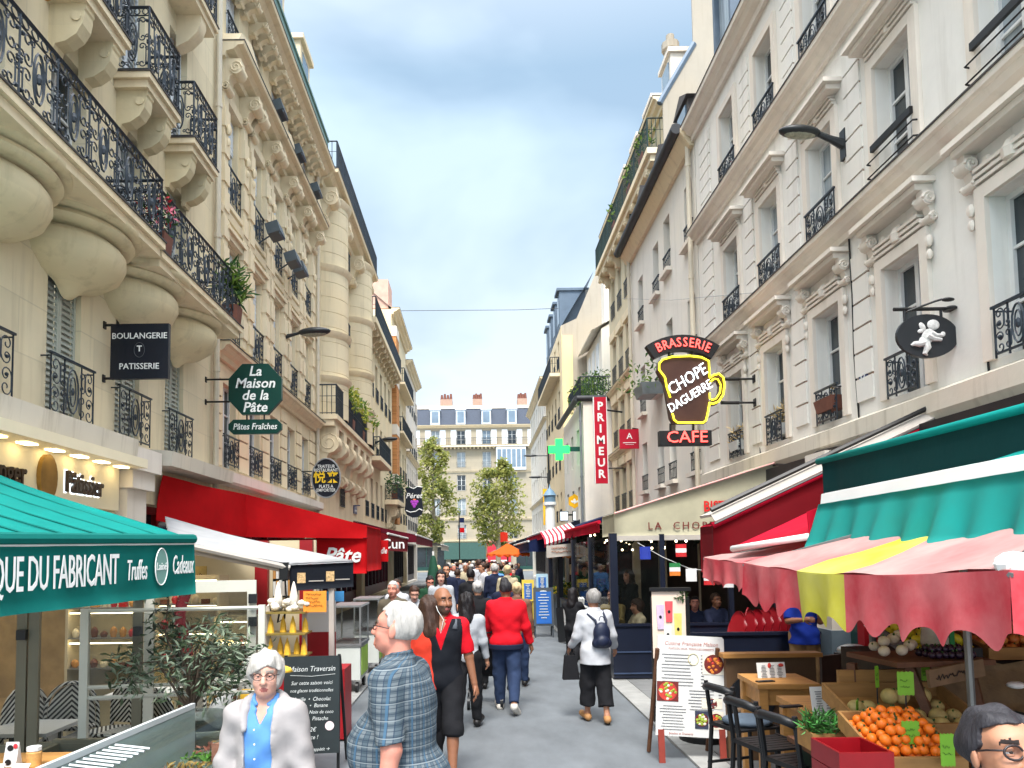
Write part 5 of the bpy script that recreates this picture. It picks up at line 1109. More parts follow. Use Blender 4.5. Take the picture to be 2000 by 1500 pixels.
# roof edge in red beyond, striped small awning, navy ones, parasols
awning('awning', 'dark awning with a thin red front edge just beyond the beige bistro awning', 1, 13.35, 22.6, 3.15, 2.62, 2.8, cloth('charcoal_cloth', (44, 44, 52), .1), .16, CRIM, bar=CRIM)
o = awning('awning', 'low red edged awning running on beyond the beige bistro awning', 1, 22.8, 30.0, 3.2, 2.75, 3.0, CRIM, .2, panel=None)
Ys = 18.4; a, b = at(1063, 1062, Ys), at(1126, 1042, Ys); o = thing('awning', 'small red and white striped awning with a cream hanging sign', 'awning', (a.x, Ys, a.z))
STR = [mat('stripe_red', lin((190, 40, 60)), .8), mat('stripe_white', lin((236, 226, 222)), .8)]
m = MB()
for i in range(16):
    m.cur = i % 2; p, q = a.lerp(b, i/16), a.lerp(b, (i+1)/16)
    prof = [(0, .0, -.1), (0, -.06, -.02), (0, -.02, .07), (0, .15, .14), (0, 1.2, .32)]
    m.sheet([[r+Vector(t_) for t_ in prof] for r in (p, q)])
m.build('canopy', STR, o, 60)
m = MB(); p, q = at(1067, 1066, Ys-.05), at(1130, 1060, Ys-.05); m.sheet(drop(p, q, .3, .004, 8), .008); s_ = m.build('cream_sign', CREAMC, o); m = scribble(MB(), p.lerp(q, .5)+Vector((0, -.03, -.14)), X, Z, .55, .2, 2, 3, .008); m.build('lettering', mat('letter_rust', lin((170, 110, 80)), .7), s_)
for e, px in ((0, 1090),): m = MB(); p = at(px, 1100, 18.5); m.bar((p.x, 18.6, 0), (p.x, 18.6, a.z), .035, 8); m.build('post', BLACKM, o)
awning('awning', 'navy awning behind the striped awning on the right', 1, 24.5, 34.0, 3.5, 2.5, 3.3, NAVYC, .35, panel=.35)
awning('awning', 'farther dark navy awning sloping down on the right', 1, 35.0, 46.0, 3.7, 2.7, 3.2, NAVYC, .3, cloth('ink_cloth', (24, 28, 42), .1), panel=.35)
def parasol(name, label, c, half, ztop, zedge, cols, vh=.2, n=4, rot=0, scal=5, pole=True, cap=None, sc=.06, nseg=1):
    o = thing(name, label, 'parasol', (c[0], c[1], 0)); top = Vector((c[0], c[1], ztop)); q = []
    for i in range(n): x, y = rot2((half, half) if n == 4 else (half*1.2, 0), rot+2*pi*i/n); q.append(Vector((c[0]+x, c[1]+y, zedge)))
    mats = cols
    m = MB()
    for i in range(n):
        A_, B_ = q[i], q[(i+1) % n]; k = 24
        for j in range(k):
            u0, u1 = j/k, (j+1)/k; m.cur = min(len(mats)-1, 1 if (len(mats) > 1 and i % 2 == 1 and 8 <= j < 13) else 0)
            m.sheet([[top.lerp(A_.lerp(B_, u), v/8) + Z*.012*sin(u*19+v*1.7+i*2)*(v/8) - Z*(.04*sin(pi*v/8)+.05*sin(pi*u)*(v/8)) for v in range(9)] for u in (u0, u1)])
    m.build('canopy', mats, o, True)
    m = MB()
    for i in range(n):
        A_, B_ = q[i], q[(i+1) % n]; A2, B2 = A_, B_; g = drop(A2, B2, vh, .02, 150, scal, sc, 4, seed=i)
        for r, u in zip(g, range(151)):
            for p_ in r: p_ -= Z*.05*sin(pi*u/150)
        for j in range(150):
            m.cur = min(len(mats)-1, (1 if len(mats) > 1 and i % 2 == 1 and 50 <= j < 81.25 else (2 if len(mats) > 2 else 0)))
            m.sheet([g[j], g[j+1]])
    m.build('valance', mats, o, True)
    if pole: m = MB(); m.bar((c[0], c[1], 0), (c[0], c[1], ztop), .03, 8); m.build('pole', mat('pole_steel', lin((120, 122, 120)), .4, metal=.5), o)
    m = MB()
    for p_ in q: m.tube([top-Z*.06, p_-Z*.02], .012, 5)
    m.build('rib_frame', MATS.get('pole_steel') or FRAMEW, o); return o, q
parasol('market_parasol', 'orange parasol far off on the right above the crowd', (1.25, 30.5), .85, 2.55, 2.12, [cloth('orange_cloth', (236, 110, 40), .4)], .1)
parasol('market_parasol', 'peach and pink parasol under the navy awning', (2.95, 22.4), .75, 2.4, 2.1, [cloth('peach_cloth', (236, 160, 90), .4)], .12)
p = at(977, 1040, 40); m = MB(); m.sheet([[p+Vector((.4*i/4, .05*sin(i), -.1*j+.03*sin(i+j))) for j in range(6)] for i in range(5)], .01); o = tag(m.build('red_pennant', cloth('pennant_red', (230, 60, 40))), 'small red pennant over the far crowd', 'flag')
p = at(897, 1030, 62); m = MB(); m.bar((p.x, 62, 0), (p.x, 62, p.z+1.2), .05, 6); o = m.build('flag_pole', BLACKM); tag(o, 'thin pole with a drooping tricolour flag before the far building', 'flag'); m = MB()
for i in range(3): m.cur = i; m.box(p.x+.05, p.x+.42, 61.97, 62.03, p.z+.4-.42*i, p.z+.8-.42*i)
m.build('tricolour', [NAVYC, WHITEC, REDC], o)

# ---- right: red and cream awning, teal awning, market parasols
Yr = 7.9
o = thing('awning', 'red awning with cream top strip and dark red side panel beyond the teal awning', 'awning', (5, 9.5, 3.6))
pA, pB = at(1392, 1027, Yr), at(1872, 802, Yr); pB2 = Vector((4.96, Yr, pA.z+(pB.z-pA.z)*(4.96-pA.x)/(pB.x-pA.x)))
pD, pE = at(1397, 1135, Yr), Vector((4.96, Yr, pB2.z-.75))
m = MB(); m.sheet([[pA.lerp(pB2, i/10).lerp(pD.lerp(pE, i/10), j/5)+Vector((0, .012*sin(i*1.2+j*.6), 0)) for j in range(6)] for i in range(11)], .01); m.build('side_panel', DRED, o, True)
m = MB(); m.tube([pA, pB2], .035, 8); m.build('red_piping', CRIM, o, True)
m = MB(); m.sheet(grid(pB2+Z*.0, (4.96, 8.35, pB2.z), (pA.x, 8.35, pA.z), pA, 10, 6, .04), .01); m.build('canopy', CRIM, o, True)
m = MB(); m.sheet(drop(pA, (pA.x, 8.35, pA.z), .5, .006, 10), .008); m.build('valance', DRED, o, True)
o = thing('awning', 'cream topped awning strip with black edge above the red awning', 'awning', (5, 8.5, 3.75))
q0, q1 = at(1388, 1010, Yr+.1), at(1880, 778, Yr+.1); q1 = q0+(q1-q0)*((4.97-q0.x)/(q1.x-q0.x)); th = Vector((0, 0, .0))
m = MB(); m.sheet([[q0.lerp(q1, i/8)+Vector((0, -.14, -.05)), q0.lerp(q1, i/8)+Vector((0, 0, .03)), q0.lerp(q1, i/8)+Vector((0, .4, .03))] for i in range(9)], .03); m.build('canopy', CREAMC, o, 40)
m = MB(); m.tube([q0+Vector((0, -.02, .075)), q1+Vector((0, -.02, .075))], .03, 6); m.build('edge_rail', BLACKM, o); m = MB(); m.tube([q0+Vector((0, -.12, -.08)), q1+Vector((0, -.12, -.08))], .018, 6); m.build('lower_rail', BLACKM, o)
o = thing('awning', 'crimson awning under the dark red panel with a white front bar', 'awning', (5, 7.5, 2.9))
pa, pb = at(1430, 1072, 7.2), at(1580, 1048, 6.4); m = MB(); m.sheet(grid((4.95, 7.4, 3.25), (4.95, 6.2, 3.25), pb, pa, 8, 5, .04), .01); m.build('canopy', CRIM, o, True); m = MB(); m.tube([pa, pb], .03, 8); m.build('front_bar', WHT, o, True)
m = MB(); m.sheet([[at(1575, 1000, 6.4), at(1580, 1046, 6.4)], [at(1700, 950, 6.4), at(1700, 1040, 6.4)], [(4.95, 6.4, 3.3), (4.95, 6.4, 2.6)]], .01); m.build('side_panel', CRIM, o)
o = thing('awning', 'big teal awning with white front band and stained ruffled valance, nearest on the right', 'awning', (5, 5, 3.3))
xa = 2.92
m = MB(); m.sheet([[Vector((xa+.02, 6.25-2.9*i/10, 2.80-.015*sin(pi*i/10)-.36*j/4)) for j in range(5)] for i in range(11)], .01); m.build('inner_screen', cloth('shadow_teal_cloth', (6, 54, 54), .05), o, True)  # darker copy of the teal: shade on screen and side panel put into colour
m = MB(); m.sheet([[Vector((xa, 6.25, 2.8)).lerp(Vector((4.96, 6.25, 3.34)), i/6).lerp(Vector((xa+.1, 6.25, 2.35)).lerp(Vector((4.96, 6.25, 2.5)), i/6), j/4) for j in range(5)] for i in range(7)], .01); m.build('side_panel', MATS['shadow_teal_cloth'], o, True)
m = MB(); m.tube([(xa, 6.3, 2.81), (xa, 3.2, 2.79)], .028, 8); m.build('top_roll', TEAL, o, True)
m = MB(); m.sheet(grid((4.96, 6.2, 3.35), (4.96, 3.2, 3.35), (xa, 3.2, 2.8), (xa, 6.25, 2.82), 10, 6, .05), .01); m.build('canopy', TEAL, o, True)
f0, f1 = Vector((2.72, 5.75, 2.46)), Vector((2.66, 3.2, 2.47)); k0, k1 = Vector((3.3, 5.9, 2.56)), Vector((3.3, 3.2, 2.78))
m = MB(); m.sheet(grid(k0, k1, f1, f0, 10, 4, .01), .01); m.build('lower_canopy', TEAL, o, True)
m = MB(); m.tube([f0, f1], .04, 10); m.sheet([[f0.lerp(f1, i/8)+Vector((-.03, 0, .03)), f0.lerp(f1, i/8)+Vector((-.045, 0, -.07))] for i in range(9)], .01); m.build('front_band', WHT, o, 40)
m = MB(); m.sheet(drop(f0+Vector((-.05, .02, -.05)), f1+Vector((-.05, 0, -.05)), .36, .034, 90, out=(-.12, .0, 0)), .008); m.build('valance', mat('stained_teal_cloth', lin((20, 160, 152)), .8, 0, 3.2, bump=.1, bs=9, trans=.3, col2=lin((34, 148, 138))), o, True)
m = MB()
for u in (5.2, 4.4, 3.6): m.tube([(4.95, u, 3.0), (2.75, u, 2.45)], .02, 6)
m.build('arm_frame', FRAMEW, o)
PINKC = mat('faded_pink_cloth', lin((176, 112, 112)), .85, .05, 1.6, bump=.35, bs=6, trans=.2, spec=.2, col2=lin((194, 164, 158)))
PINKV = mat('pink_cloth', lin((206, 62, 74)), .85, .05, 2.6, bump=.3, bs=9, trans=.22, spec=.2, col2=lin((222, 128, 130)))
YELC = mat('yellow_cloth', lin((204, 196, 40)), .85, .1, 2, bump=.3, bs=8, trans=.25, spec=.2, col2=lin((214, 208, 110)))
o, q = parasol('market_parasol', 'large faded pink and yellow market parasol with scalloped edge over the fruit stall', (3.4, 4.2), 1.4, 2.52, 1.97, [PINKC, YELC, PINKV], .3, 4, 0, 10, True, None, .07)
m = MB(); p = q[2]; m.ball(p+Vector((.06, .06, .02)), (.07, .06, .05), 10, 6); m.build('corner_patch', WHT, o, 30)
o, q = parasol('market_parasol', 'second pink market parasol with crumpled edge behind the large one', (3.5, 6.65), 1.08, 2.3, 2.0, [PINKC, PINKV, PINKV], .26, 4, .1, 7)
# ================================================================= left pavement: bakery terrace and stalls
OLIVE = mat('olive_frame', lin((122, 118, 100)), .5, .08, 3); FRAMEC = mat('pale_frame', lin((206, 204, 190)), .5, .06, 3)
CLEAR = mat('clear_glass', (.2, .21, .2), .03, .05, 1, spec=.9, alpha=.16)
STEEL = mat('brushed_steel', lin((168, 172, 172)), .35, .12, 6, metal=.7); WOOD = mat('pale_wood', lin((184, 132, 72)), .55, .2, 3, stretch=(1, 6, 6)); WOODD = mat('dark_wood', lin((96, 62, 40)), .6, .3, 3, stretch=(6, 1, 6))
PAPER = mat('paper_white', lin((212, 211, 207)), .7, .03, 4); INK = mat('ink_grey', lin((110, 110, 112)), .8); CHALK = mat('chalk_white', lin((208, 212, 210)), .9, .2, 40); BOARD = mat('chalkboard_black', lin((34, 42, 44)), .6, .3, 3)
# shop interior of the bakery, seen through its front
m = A.mb(); m.box(2.6, 10.0, -3.6, -3.5, .25, 2.7); m.box(2.6, 2.7, -3.5, -.27, .25, 2.7); m.box(9.9, 10.0, -3.5, -.27, .25, 2.7); m.box(2.6, 10, -3.5, -.27, 2.6, 2.7); m.box(2.6, 10, -3.5, -.27, .2, .26); A.part(m, 'shop_interior', mat('interior_cream', lin((176, 152, 112)), .7, .25, 3))
for i in range(4):
    m = A.mb(); m.box(3.2+1.7*i, 4.2+1.7*i, -2.2, -1.2, 2.57, 2.597); A.part(m, 'ceiling_lamp', mat('shop_lamp', (1, .9, .7), emit=(1, .86, .6), es=2))
SHELFM = mat('shelf_cream', lin((214, 200, 166)), .5, .06, 3)
PAST = [mat('pastry_gold', lin((206, 144, 72)), .6, .3, 25), mat('pastry_brown', lin((120, 66, 36)), .6, .3, 25), mat('pastry_red', lin((190, 40, 40)), .4, .2, 25), mat('pastry_cream', lin((240, 220, 176)), .5, .1, 25)]
def pastry_shelf(name, label, x, y, wd, zs, seed, dp=.35):
    q = random.Random(seed); o = thing(name, label, 'shelf', (x, y, 0))
    m = MB()
    for e in (-1, 1): m.box(x+e*wd/2-.015, x+e*wd/2+.015, y-dp/2, y+dp/2, 0, zs[-1]+.35)
    m.box(x-wd/2, x+wd/2, y+dp/2, y+dp/2+.02, 0, zs[-1]+.35); m.build('case', SHELFM, o)
    for z in zs: m = MB(); m.box(x-wd/2+.016, x+wd/2-.016, y-dp/2, y+dp/2-.01, z-.015, z); m.build('shelf', STEEL, o)
    for z in zs: m = MB(); m.box(x-wd/2+.03, x+wd/2-.03, y-dp/2+.01, y-dp/2+.03, z+.28, z+.292); m.build('light_strip', mat('shelf_light', (1, .9, .7), emit=(1, .82, .5), es=5), o)
    for z in zs:
        n = int(wd/.11)
        for i in range(n):
            c = (x-wd/2+.07+i*(wd-.12)/max(1, n-1), y-dp*.3, z+.002); m = MB(); k = q.choice((0, 1, 2)); h = q.uniform(.03, .07)
            if k == 0: m.ball((c[0], c[1], c[2]+h*.8), (.05, .035, h), 8, 5)
            elif k == 1: m.lathe([(.03, 0), (.045, h), (.03, h*1.5), (0, h*1.9)], c, 8)
            else: m.box(c[0]-.045, c[0]+.045, c[1]-.03, c[1]+.03, c[2], c[2]+h)
            tag(m.build('pastry', q.choice(PAST), None, 40), 'small glazed pastry on a shelf inside the bakery', 'pastry', 'pastries on the bakery shelves')
    return o
pastry_shelf('pastry_shelf', 'cream shelf case of pastries behind the terrace glass, left one', -4.35, 8.9, .9, (.8, 1.15, 1.5), 1)
pastry_shelf('pastry_shelf', 'wide cream shelf case of pastries behind the terrace glass, near the red curtain', -3.55, 9.3, .75, (.85, 1.2, 1.5), 2)
pastry_shelf('pastry_shelf', 'low counter of red and gold pastries behind the olive tree', -2.95, 9.2, .5, (.75, 1.0), 3)
m = MB(); m.box(-4.95, -2.3, 10.6, 10.66, .03, 2.3); o = tag(m.build('terrace_partition', SHELFM), 'cream partition closing the back of the bakery terrace', 'partition')
m = MB(); m.box(-4.3, -3.85, 10.58, 10.597, 1.35, 1.95); q = m.build('poster', mat('poster_yellow', lin((226, 196, 120)), .7, .25, 9), o); m = scribble(MB(), (-4.08, 10.577, 1.65), X, Z, .36, .45, 5, 2, .006); m.build('lettering', PAST[1], q)
for x in (-3.05, -2.42): m = MB(); m.box(x-.09, x+.09, 10.5, 10.597, .03, 2.3); m.build('red_pillar', SF_R, o)
m = MB(); m.box(-2.9, -2.55, 10.56, 10.597, 1.5, 2.0); q = m.build('shelf_unit', BLACKM, o)
for i in range(8):
    m = MB(); m.box(-2.885+i*.042, -2.85+i*.042, 10.52, 10.557, 1.52+.24*(i % 2)*0, 1.72+.01*(i*7 % 3)); m.build('packet', (PAPER, WOOD, PAPER, CREAMC)[i % 4], q)
    m = MB(); m.box(-2.885+i*.042, -2.85+i*.042, 10.52, 10.557, 1.76, 1.95); m.build('packet', (WOOD, PAPER, CREAMC, PAPER)[i % 4], q)
m = MB(); m.sheet([[Vector((-3.62+.05*sin(j*.9)+.035*i, 9.0+.03*sin(i*2.2), 2.0-1.1*j/9)) for j in range(10)] for i in range(5)], .01); tag(m.build('curtain', mat('curtain_red', lin((150, 30, 46)), .8, .3, 7), None, True), 'crimson drape hanging inside the bakery terrace', 'curtain')
# glazed screen
o = thing('glazed_screen', 'olive and pale framed folding glass screen closing the bakery terrace', 'screen', (-3, 6.4, 0))
pts = [(-4.9, 5.95), (-3.72, 6.2), (-2.86, 6.4), (-1.95, 6.6)]
for i, (p, q) in enumerate(zip(pts, pts[1:])):
    P, Q = Vector((*p, 0)), Vector((*q, 0)); d = (Q-P).normalized(); L_ = (Q-P).length; zt = 1.86 if i == 2 else 2.35; an = atan2(d.y, d.x); mm_ = FRAMEC if i == 2 else OLIVE
    m = MB(); c = (P+Q)/2
    m.obox(c+Z*(zt-.05), (L_-.15, .05, .1), an); m.obox(c+Z*.52, (L_-.15, .05, .08), an); m.obox(c+Z*.25, (L_-.15, .04, .45), an)
    for e in (P+d*.045, Q-d*.045): m.obox(e+Z*(zt/2), (.075, .06, zt), an)
    f = m.build('panel_frame', mm_, o); m = MB(); m.obox(c+Z*((zt+.56)/2-.05), (L_-.16, .008, zt-.66), an); m.build('pane', CLEAR, f)
    for z in (1.75, 1.45) if i < 2 else (1.7, 1.5): m = MB(); m.obox(Q-d*.02+Z*z+Vector((0, -.06, 0)), (.07, .06, .08), an); m.build('hinge', BLACKM, f)
o = thing('windbreak_frame', 'thin steel windbreak frame standing behind the planter box', 'screen', (-3, 5.75, .7))
p, q = Vector((-3.02, 5.75, 0)), Vector((-1.72, 5.95, 0)); d = (q-p).normalized(); an = atan2(d.y, d.x)
m = MB(); m.obox(p+Z*1.18, (.06, .05, 1.0), an); m.obox(q+Z*1.18, (.05, .05, 1.0), an)
for z in (1.66, 1.08, 1.0): m.tube([p+Z*z, q+Z*z], .016, 6)
m.build('frame', FRAMEC, o); m = MB(); m.obox((p+q)/2+Z*1.37, ((q-p).length-.06, .006, .54), an); m.build('pane', CLEAR, o)
# planter with olive tree
o = thing('planter_box', 'long olive grey planter box before the bakery terrace', 'planter', (-2.5, 5.5, 0))
m = MB(); m.box(-3.2, -1.75, 5.3, 5.34, .05, .68); m.box(-3.2, -1.75, 5.68, 5.72, .05, .68); m.box(-3.2, -3.16, 5.34, 5.68, .05, .68); m.box(-1.79, -1.75, 5.34, 5.68, .05, .68); m.box(-3.22, -1.73, 5.28, 5.335, .68, .705); m.box(-3.22, -1.73, 5.685, 5.74, .68, .705); m.build('box', OLIVE, o); m = MB(); m.box(-3.16, -1.79, 5.34, 5.68, .5, .62); m.build('soil', mat('soil', lin((58, 46, 38)), .95, .4, 20), o)
OL = [mat('olive_leaf', lin((66, 84, 58)), .5, .4, 9, trans=.2), mat('olive_leaf_pale', lin((134, 148, 124)), .5, .3, 9, trans=.2), mat('olive_leaf_dark', lin((34, 46, 32)), .6, .3, 9)]
o = thing('olive_tree', 'small silvery olive tree growing in the planter box', 'tree', (-2.12, 5.5, .62)); q = random.Random(4); c0 = Vector((-2.12, 5.5, 1.22)); tips = []
m = MB(); m.tube([(-2.08, 5.5, .6), (-2.1, 5.52, .8), (-2.12, 5.5, 1.05)], [.028, .022, .018], 7)
for i in range(26):
    a, e = q.random()*6.28, q.uniform(-.25, 1.0); r = q.uniform(.28, .52); t_ = c0+Vector((cos(a)*cos(e)*r, sin(a)*cos(e)*r*.7, sin(e)*r*.85-.02)); m.tube([(-2.11, 5.5, .9+.15*q.random()), c0.lerp(t_, .5)+Z*.05, t_], [.011, .007, .003], 5); tips.append(t_)
m.tube([(-2.12, 5.5, 1.1), (-2.3, 5.5, 1.5), (-2.28, 5.5, 1.78)], [.01, .006, .003], 5); tips.append(Vector((-2.29, 5.5, 1.66)))
m.build('trunk', mat('olive_bark', lin((78, 66, 54)), .9, .3, 12), o); m = MB()
for i, t_ in enumerate(tips): m.pal = q.choice(((0, 1, 2), (0, 0, 2), (1, 1, 0))); leaves(m, t_, .17, 55, .075, 300+i, (1, 1, 1), .1, .26)
m.build('crown', OL, o)
# bistro chairs and tables
def weave(name, c1, c2, sc):
    m = mat(name, c1, .55); t_ = m.node_tree; n = t_.nodes; b_ = n['Principled BSDF']; tc_ = n.new('ShaderNodeTexCoord'); s_ = n.new('ShaderNodeSeparateXYZ'); t_.links.new(tc_.outputs['Object'], s_.inputs[0])
    ab = n.new('ShaderNodeMath'); ab.operation = 'ABSOLUTE'; t_.links.new(s_.outputs[0], ab.inputs[0]); ad = n.new('ShaderNodeMath'); ad.operation = 'ADD'; t_.links.new(ab.outputs[0], ad.inputs[0]); t_.links.new(s_.outputs[2], ad.inputs[1])
    ay = n.new('ShaderNodeMath'); ay.operation = 'ADD'; t_.links.new(ad.outputs[0], ay.inputs[0]); t_.links.new(s_.outputs[1], ay.inputs[1])
    mu = n.new('ShaderNodeMath'); mu.operation = 'MULTIPLY'; mu.inputs[1].default_value = sc; t_.links.new(ay.outputs[0], mu.inputs[0]); si = n.new('ShaderNodeMath'); si.operation = 'SINE'; t_.links.new(mu.outputs[0], si.inputs[0]); gt = n.new('ShaderNodeMath'); gt.operation = 'GREATER_THAN'; gt.inputs[1].default_value = 0; t_.links.new(si.outputs[0], gt.inputs[0])
    mx_ = n.new('ShaderNodeMix'); mx_.data_type = 'RGBA'; mx_.inputs[6].default_value = (*c1, 1); mx_.inputs[7].default_value = (*c2, 1); t_.links.new(gt.outputs[0], mx_.inputs[0]); t_.links.new(mx_.outputs[2], b_.inputs['Base Color']); return m
WVB = weave('black_white_weave', lin((28, 30, 34)), lin((226, 224, 216)), 130); WVC = weave('cane_weave', lin((206, 180, 116)), lin((110, 84, 50)), 260)
def chair(label, wv, group):
    o = thing('bistro_chair', label, 'chair', (0, 0, 0), group)
    m = MB(); m.lathe([(.2, 0), (.21, .02), (.2, .04), (0, .045)], (0, 0, .44), 16, sx=1, sy=.95); m.build('seat', wv, o, 40)
    arc = [(.22*cos(pi*i/12), -.2, .62+.27*sin(pi*i/12)) for i in range(13)]
    m = MB(); m.add([(x*.9, y-.005, z-.02) for x, y, z in arc]+[(x*.9, y+.015, z-.02) for x, y, z in arc], [tuple(range(13)), tuple(range(25, 12, -1))]); m.box(-.198, .198, -.205, -.185, .5, .6); m.build('backrest', wv, o)
    m = MB(); m.tube([(-.22, -.18, .02), (-.22, -.2, .45)]+arc[::-1]+[(.22, -.2, .45), (.22, -.18, .02)], .018, 6); m.build('back_frame', wv if wv is WVB else WOODD, o, True)
    for x in (-.17, .17): m = MB(); m.tube([(x, .16, .44), (x*1.1, .19, .02)], .016, 6); m.build('leg', WOODD if wv is WVC else BLACKM, o)
    return o
c1 = chair('black and white chevron woven bistro chair behind the terrace glass', WVB, 'black and white bistro chairs on the terrace'); c2 = chair('caned wicker bistro chair on the bakery terrace', WVC, 'caned bistro chairs on the terrace')
for i, (x, y, a) in enumerate(((-3.85, 7.2, .3), (-3.35, 6.9, 2.8), (-4.3, 6.9, 1.2), (-2.75, 6.75, -.4), (-3.0, 7.5, 2.2))):
    if i: dup(c1, (x, y, .03), a)
    else: c1.location = (x, y, .03); c1.rotation_euler = (0, 0, a)
for i, (x, y, a) in enumerate(((-3.5, 8.1, 3.3), (-3.0, 8.3, 3.0), (-2.45, 8.0, 2.9), (-2.2, 7.3, .5))):
    if i: dup(c2, (x, y, .03), a)
    else: c2.location = (x, y, .03); c2.rotation_euler = (0, 0, a)
def cafe_table(label, x, y, z=.72, w_=.6, top=None):
    o = thing('cafe_table', label, 'table', (x, y, 0)); m = MB(); m.box(x-w_/2, x+w_/2, y-.28, y+.28, z-.03, z); m.build('table_top', top or PAPER, o); m = MB(); m.bar((x, y, .05), (x, y, z-.03), .03, 8); m.build('pedestal', BLACKM, o); m = MB(); m.lathe([(.2, 0), (.2, .02), (.04, .05)], (x, y, .03), 14); m.build('foot', BLACKM, o); return o
cafe_table('white topped table at the left edge of the bakery terrace', -4.05, 6.55, .62, .9); cafe_table('white topped table further back among woven chairs', -3.4, 7.6)
cafe_table('white topped table beside the caned chairs', -2.7, 8.4)
# refrigerated display counter
o = thing('display_counter', 'steel and curved glass refrigerated food counter in the left foreground', 'counter', (-2, 4.1, 0))
p, q = Vector((-1.72, 3.25, 0)), Vector((-1.58, 4.65, 0)); d = (q-p).normalized(); nn = Vector((d.y, -d.x, 0)); L_ = (q-p).length    # nn points to the street
def K(s, n, z): return p + d*s + nn*n*.6 + Z*z
m = MB(); m.add([K(s, n, z) for s in (0, L_) for n, z in ((-.32, .02), (.3, .02), (.34, .8), (-.32, .8))], [(0, 1, 2, 3), (7, 6, 5, 4), (0, 4, 5, 1), (1, 5, 6, 2), (2, 6, 7, 3), (3, 7, 4, 0)]); m.build('body', STEEL, o)
gp = [(.34, .8), (.33, .95), (.27, 1.05), (.15, 1.11), (-.05, 1.13), (-.3, 1.13)]
m = MB(); m.sheet([[K(s, n, z) for n, z in gp] for s in [L_*i/6 for i in range(7)]], .006); m.build('curved_glass', mat('green_glass', (.16, .22, .2), .03, .05, 1, spec=1, alpha=.16), o, True)
for s in (0, L_): m = MB(); m.add([K(s+e, n, z) for e in (0, .008) for n, z in gp+[(-.3, .8)]], [tuple(range(7)), tuple(range(13, 6, -1))]); m.build('end_glass', CLEAR, o)
m = MB(); m.tube([K(.02, n, z) for n, z in gp], .012, 6); m.build('edge_trim', STEEL, o)
m = MB(); m.add([K(s, n, z) for s in (0, L_) for n, z in ((-.34, .8), (-.3, .8), (-.3, 1.16), (-.34, 1.16))], [(0, 1, 2, 3), (7, 6, 5, 4), (0, 4, 5, 1), (1, 5, 6, 2), (2, 6, 7, 3), (3, 7, 4, 0)]); m.build('back_panel', mat('counter_white', lin((196, 200, 200)), .4, .06, 5), o)
m = MB(); m.sheet([[K(s, n, .803) for n in (-.3, .32)] for s in (.01, L_-.01)], .004); m.build('inner_tray', MATS['counter_white'], o)
for i in range(9): m = MB(); s = .06+i*.05; m.tube([K(s, -.2, 1.142), K(s, .1, 1.126)], .008, 5); m.build('vent_bar', STEEL, o)
qq = random.Random(5); FOOD = [mat('salad_green', lin((112, 160, 60)), .6, .3, 20), mat('ham_pink', lin((222, 140, 120)), .6, .3, 20), mat('bread_gold', lin((206, 156, 90)), .7, .3, 20), mat('label_white', lin((232, 232, 226)), .6)]
for i in range(14):
    s, n = .55+.2*(i % 6)+.03*qq.random(), -.12+.2*(i//6); c = K(s, n, .805); m = MB()
    m.lathe([(.07, 0), (.085, .07), (.08, .075)], c, 10); o2 = m.build('food_tub', mat('tub_clear', (.5, .5, .48), .2, .1, 3, alpha=.5)); tag(o2, 'clear tub of salad inside the refrigerated counter', 'food tub', 'food tubs inside the counter')
    m = MB()
    leaves(m, c+Z*.07, .07, 60, .05, 900+i, (1, 1, .6)); m.build('filling', FOOD[i % 3], o2)
for i in range(3):
    c = K(1.2+.2*i, .12, .93); m = MB(); m.prism([(-.1, -.04), (.1, -.04), (.1, .03), (-.1, .06)], c, d, Z, nn*.07); tag(m.build('wrapped_sandwich', FOOD[(1, 2, 0)[i]]), ('ham sandwich in the counter beside the woman in white', 'bread roll in the counter beside the woman in white', 'green salad wrap in the counter beside the woman in white')[i], 'sandwich')
# small wood table bottom left
o = thing('side_table', 'pale wood table in the bottom left corner with card and jar', 'table', (-2.6, 4.0, 0)); m = MB(); m.box(-3.1, -2.27, 3.8, 4.3, .93, .965); m.build('table_top', WOOD, o)
for x, y in ((-3.05, 3.85), (-2.33, 3.85), (-3.05, 4.25), (-2.33, 4.25)): m = MB(); m.box(x-.025, x+.025, y-.025, y+.025, .03, .93); m.build('leg', WOOD, o)
for i, x in enumerate((-2.49,)):
    m = MB(); m.add([(x-.035, 4.0, .966), (x+.035, 4.0, .966), (x+.035, 4.03, 1.09), (x-.035, 4.03, 1.09), (x-.035, 4.06, .966), (x+.035, 4.06, .966)], [(0, 1, 2, 3), (3, 2, 5, 4), (0, 3, 4), (1, 5, 2)]); o = tag(m.build('menu_card', PAPER), 'folded white menu card with dark and red dots on the wood table', 'card'); m = MB()
    for z, k in ((.99, 1), (1.06, 1)): m.lathe([(.016, 0), (.016, .003)], (0, 0, 0), 10); m.v[-20:] = [(x-.006+a_, 3.997+(z-.966)*.242-c_*1.2, z+b_) for a_, b_, c_ in m.v[-20:]]
    m.build('printed_dot', BLACKM, o); m = MB(); m.ball((x+.022, 4.017, 1.07), (.012, .004, .014), 8, 5); m.build('printed_dot', mat('dot_red', lin((210, 50, 60)), .6), o)
m = MB(); m.lathe([(.035, 0), (.038, .07), (.03, .08)], (-2.37, 4.02, .967), 12); o = tag(m.build('glass_jar', FOOD[2], None, 40), 'small jar with a white lid on the wood table', 'jar'); m = MB(); m.lathe([(.036, .08), (.036, .1), (0, .1)], (-2.37, 4.02, .967), 12); m.build('lid', PAPER, o)
for i, (x, y) in enumerate(((-2.5, 3.9), (-2.37, 3.9))): m = MB(); m.obox((x, y, .985), (.085, .006, .06), 0, -.9); tag(m.build('flyer', PAPER), ('white flyer tilted before the menu card', 'white flyer tilted before the jar')[i], 'flyer')
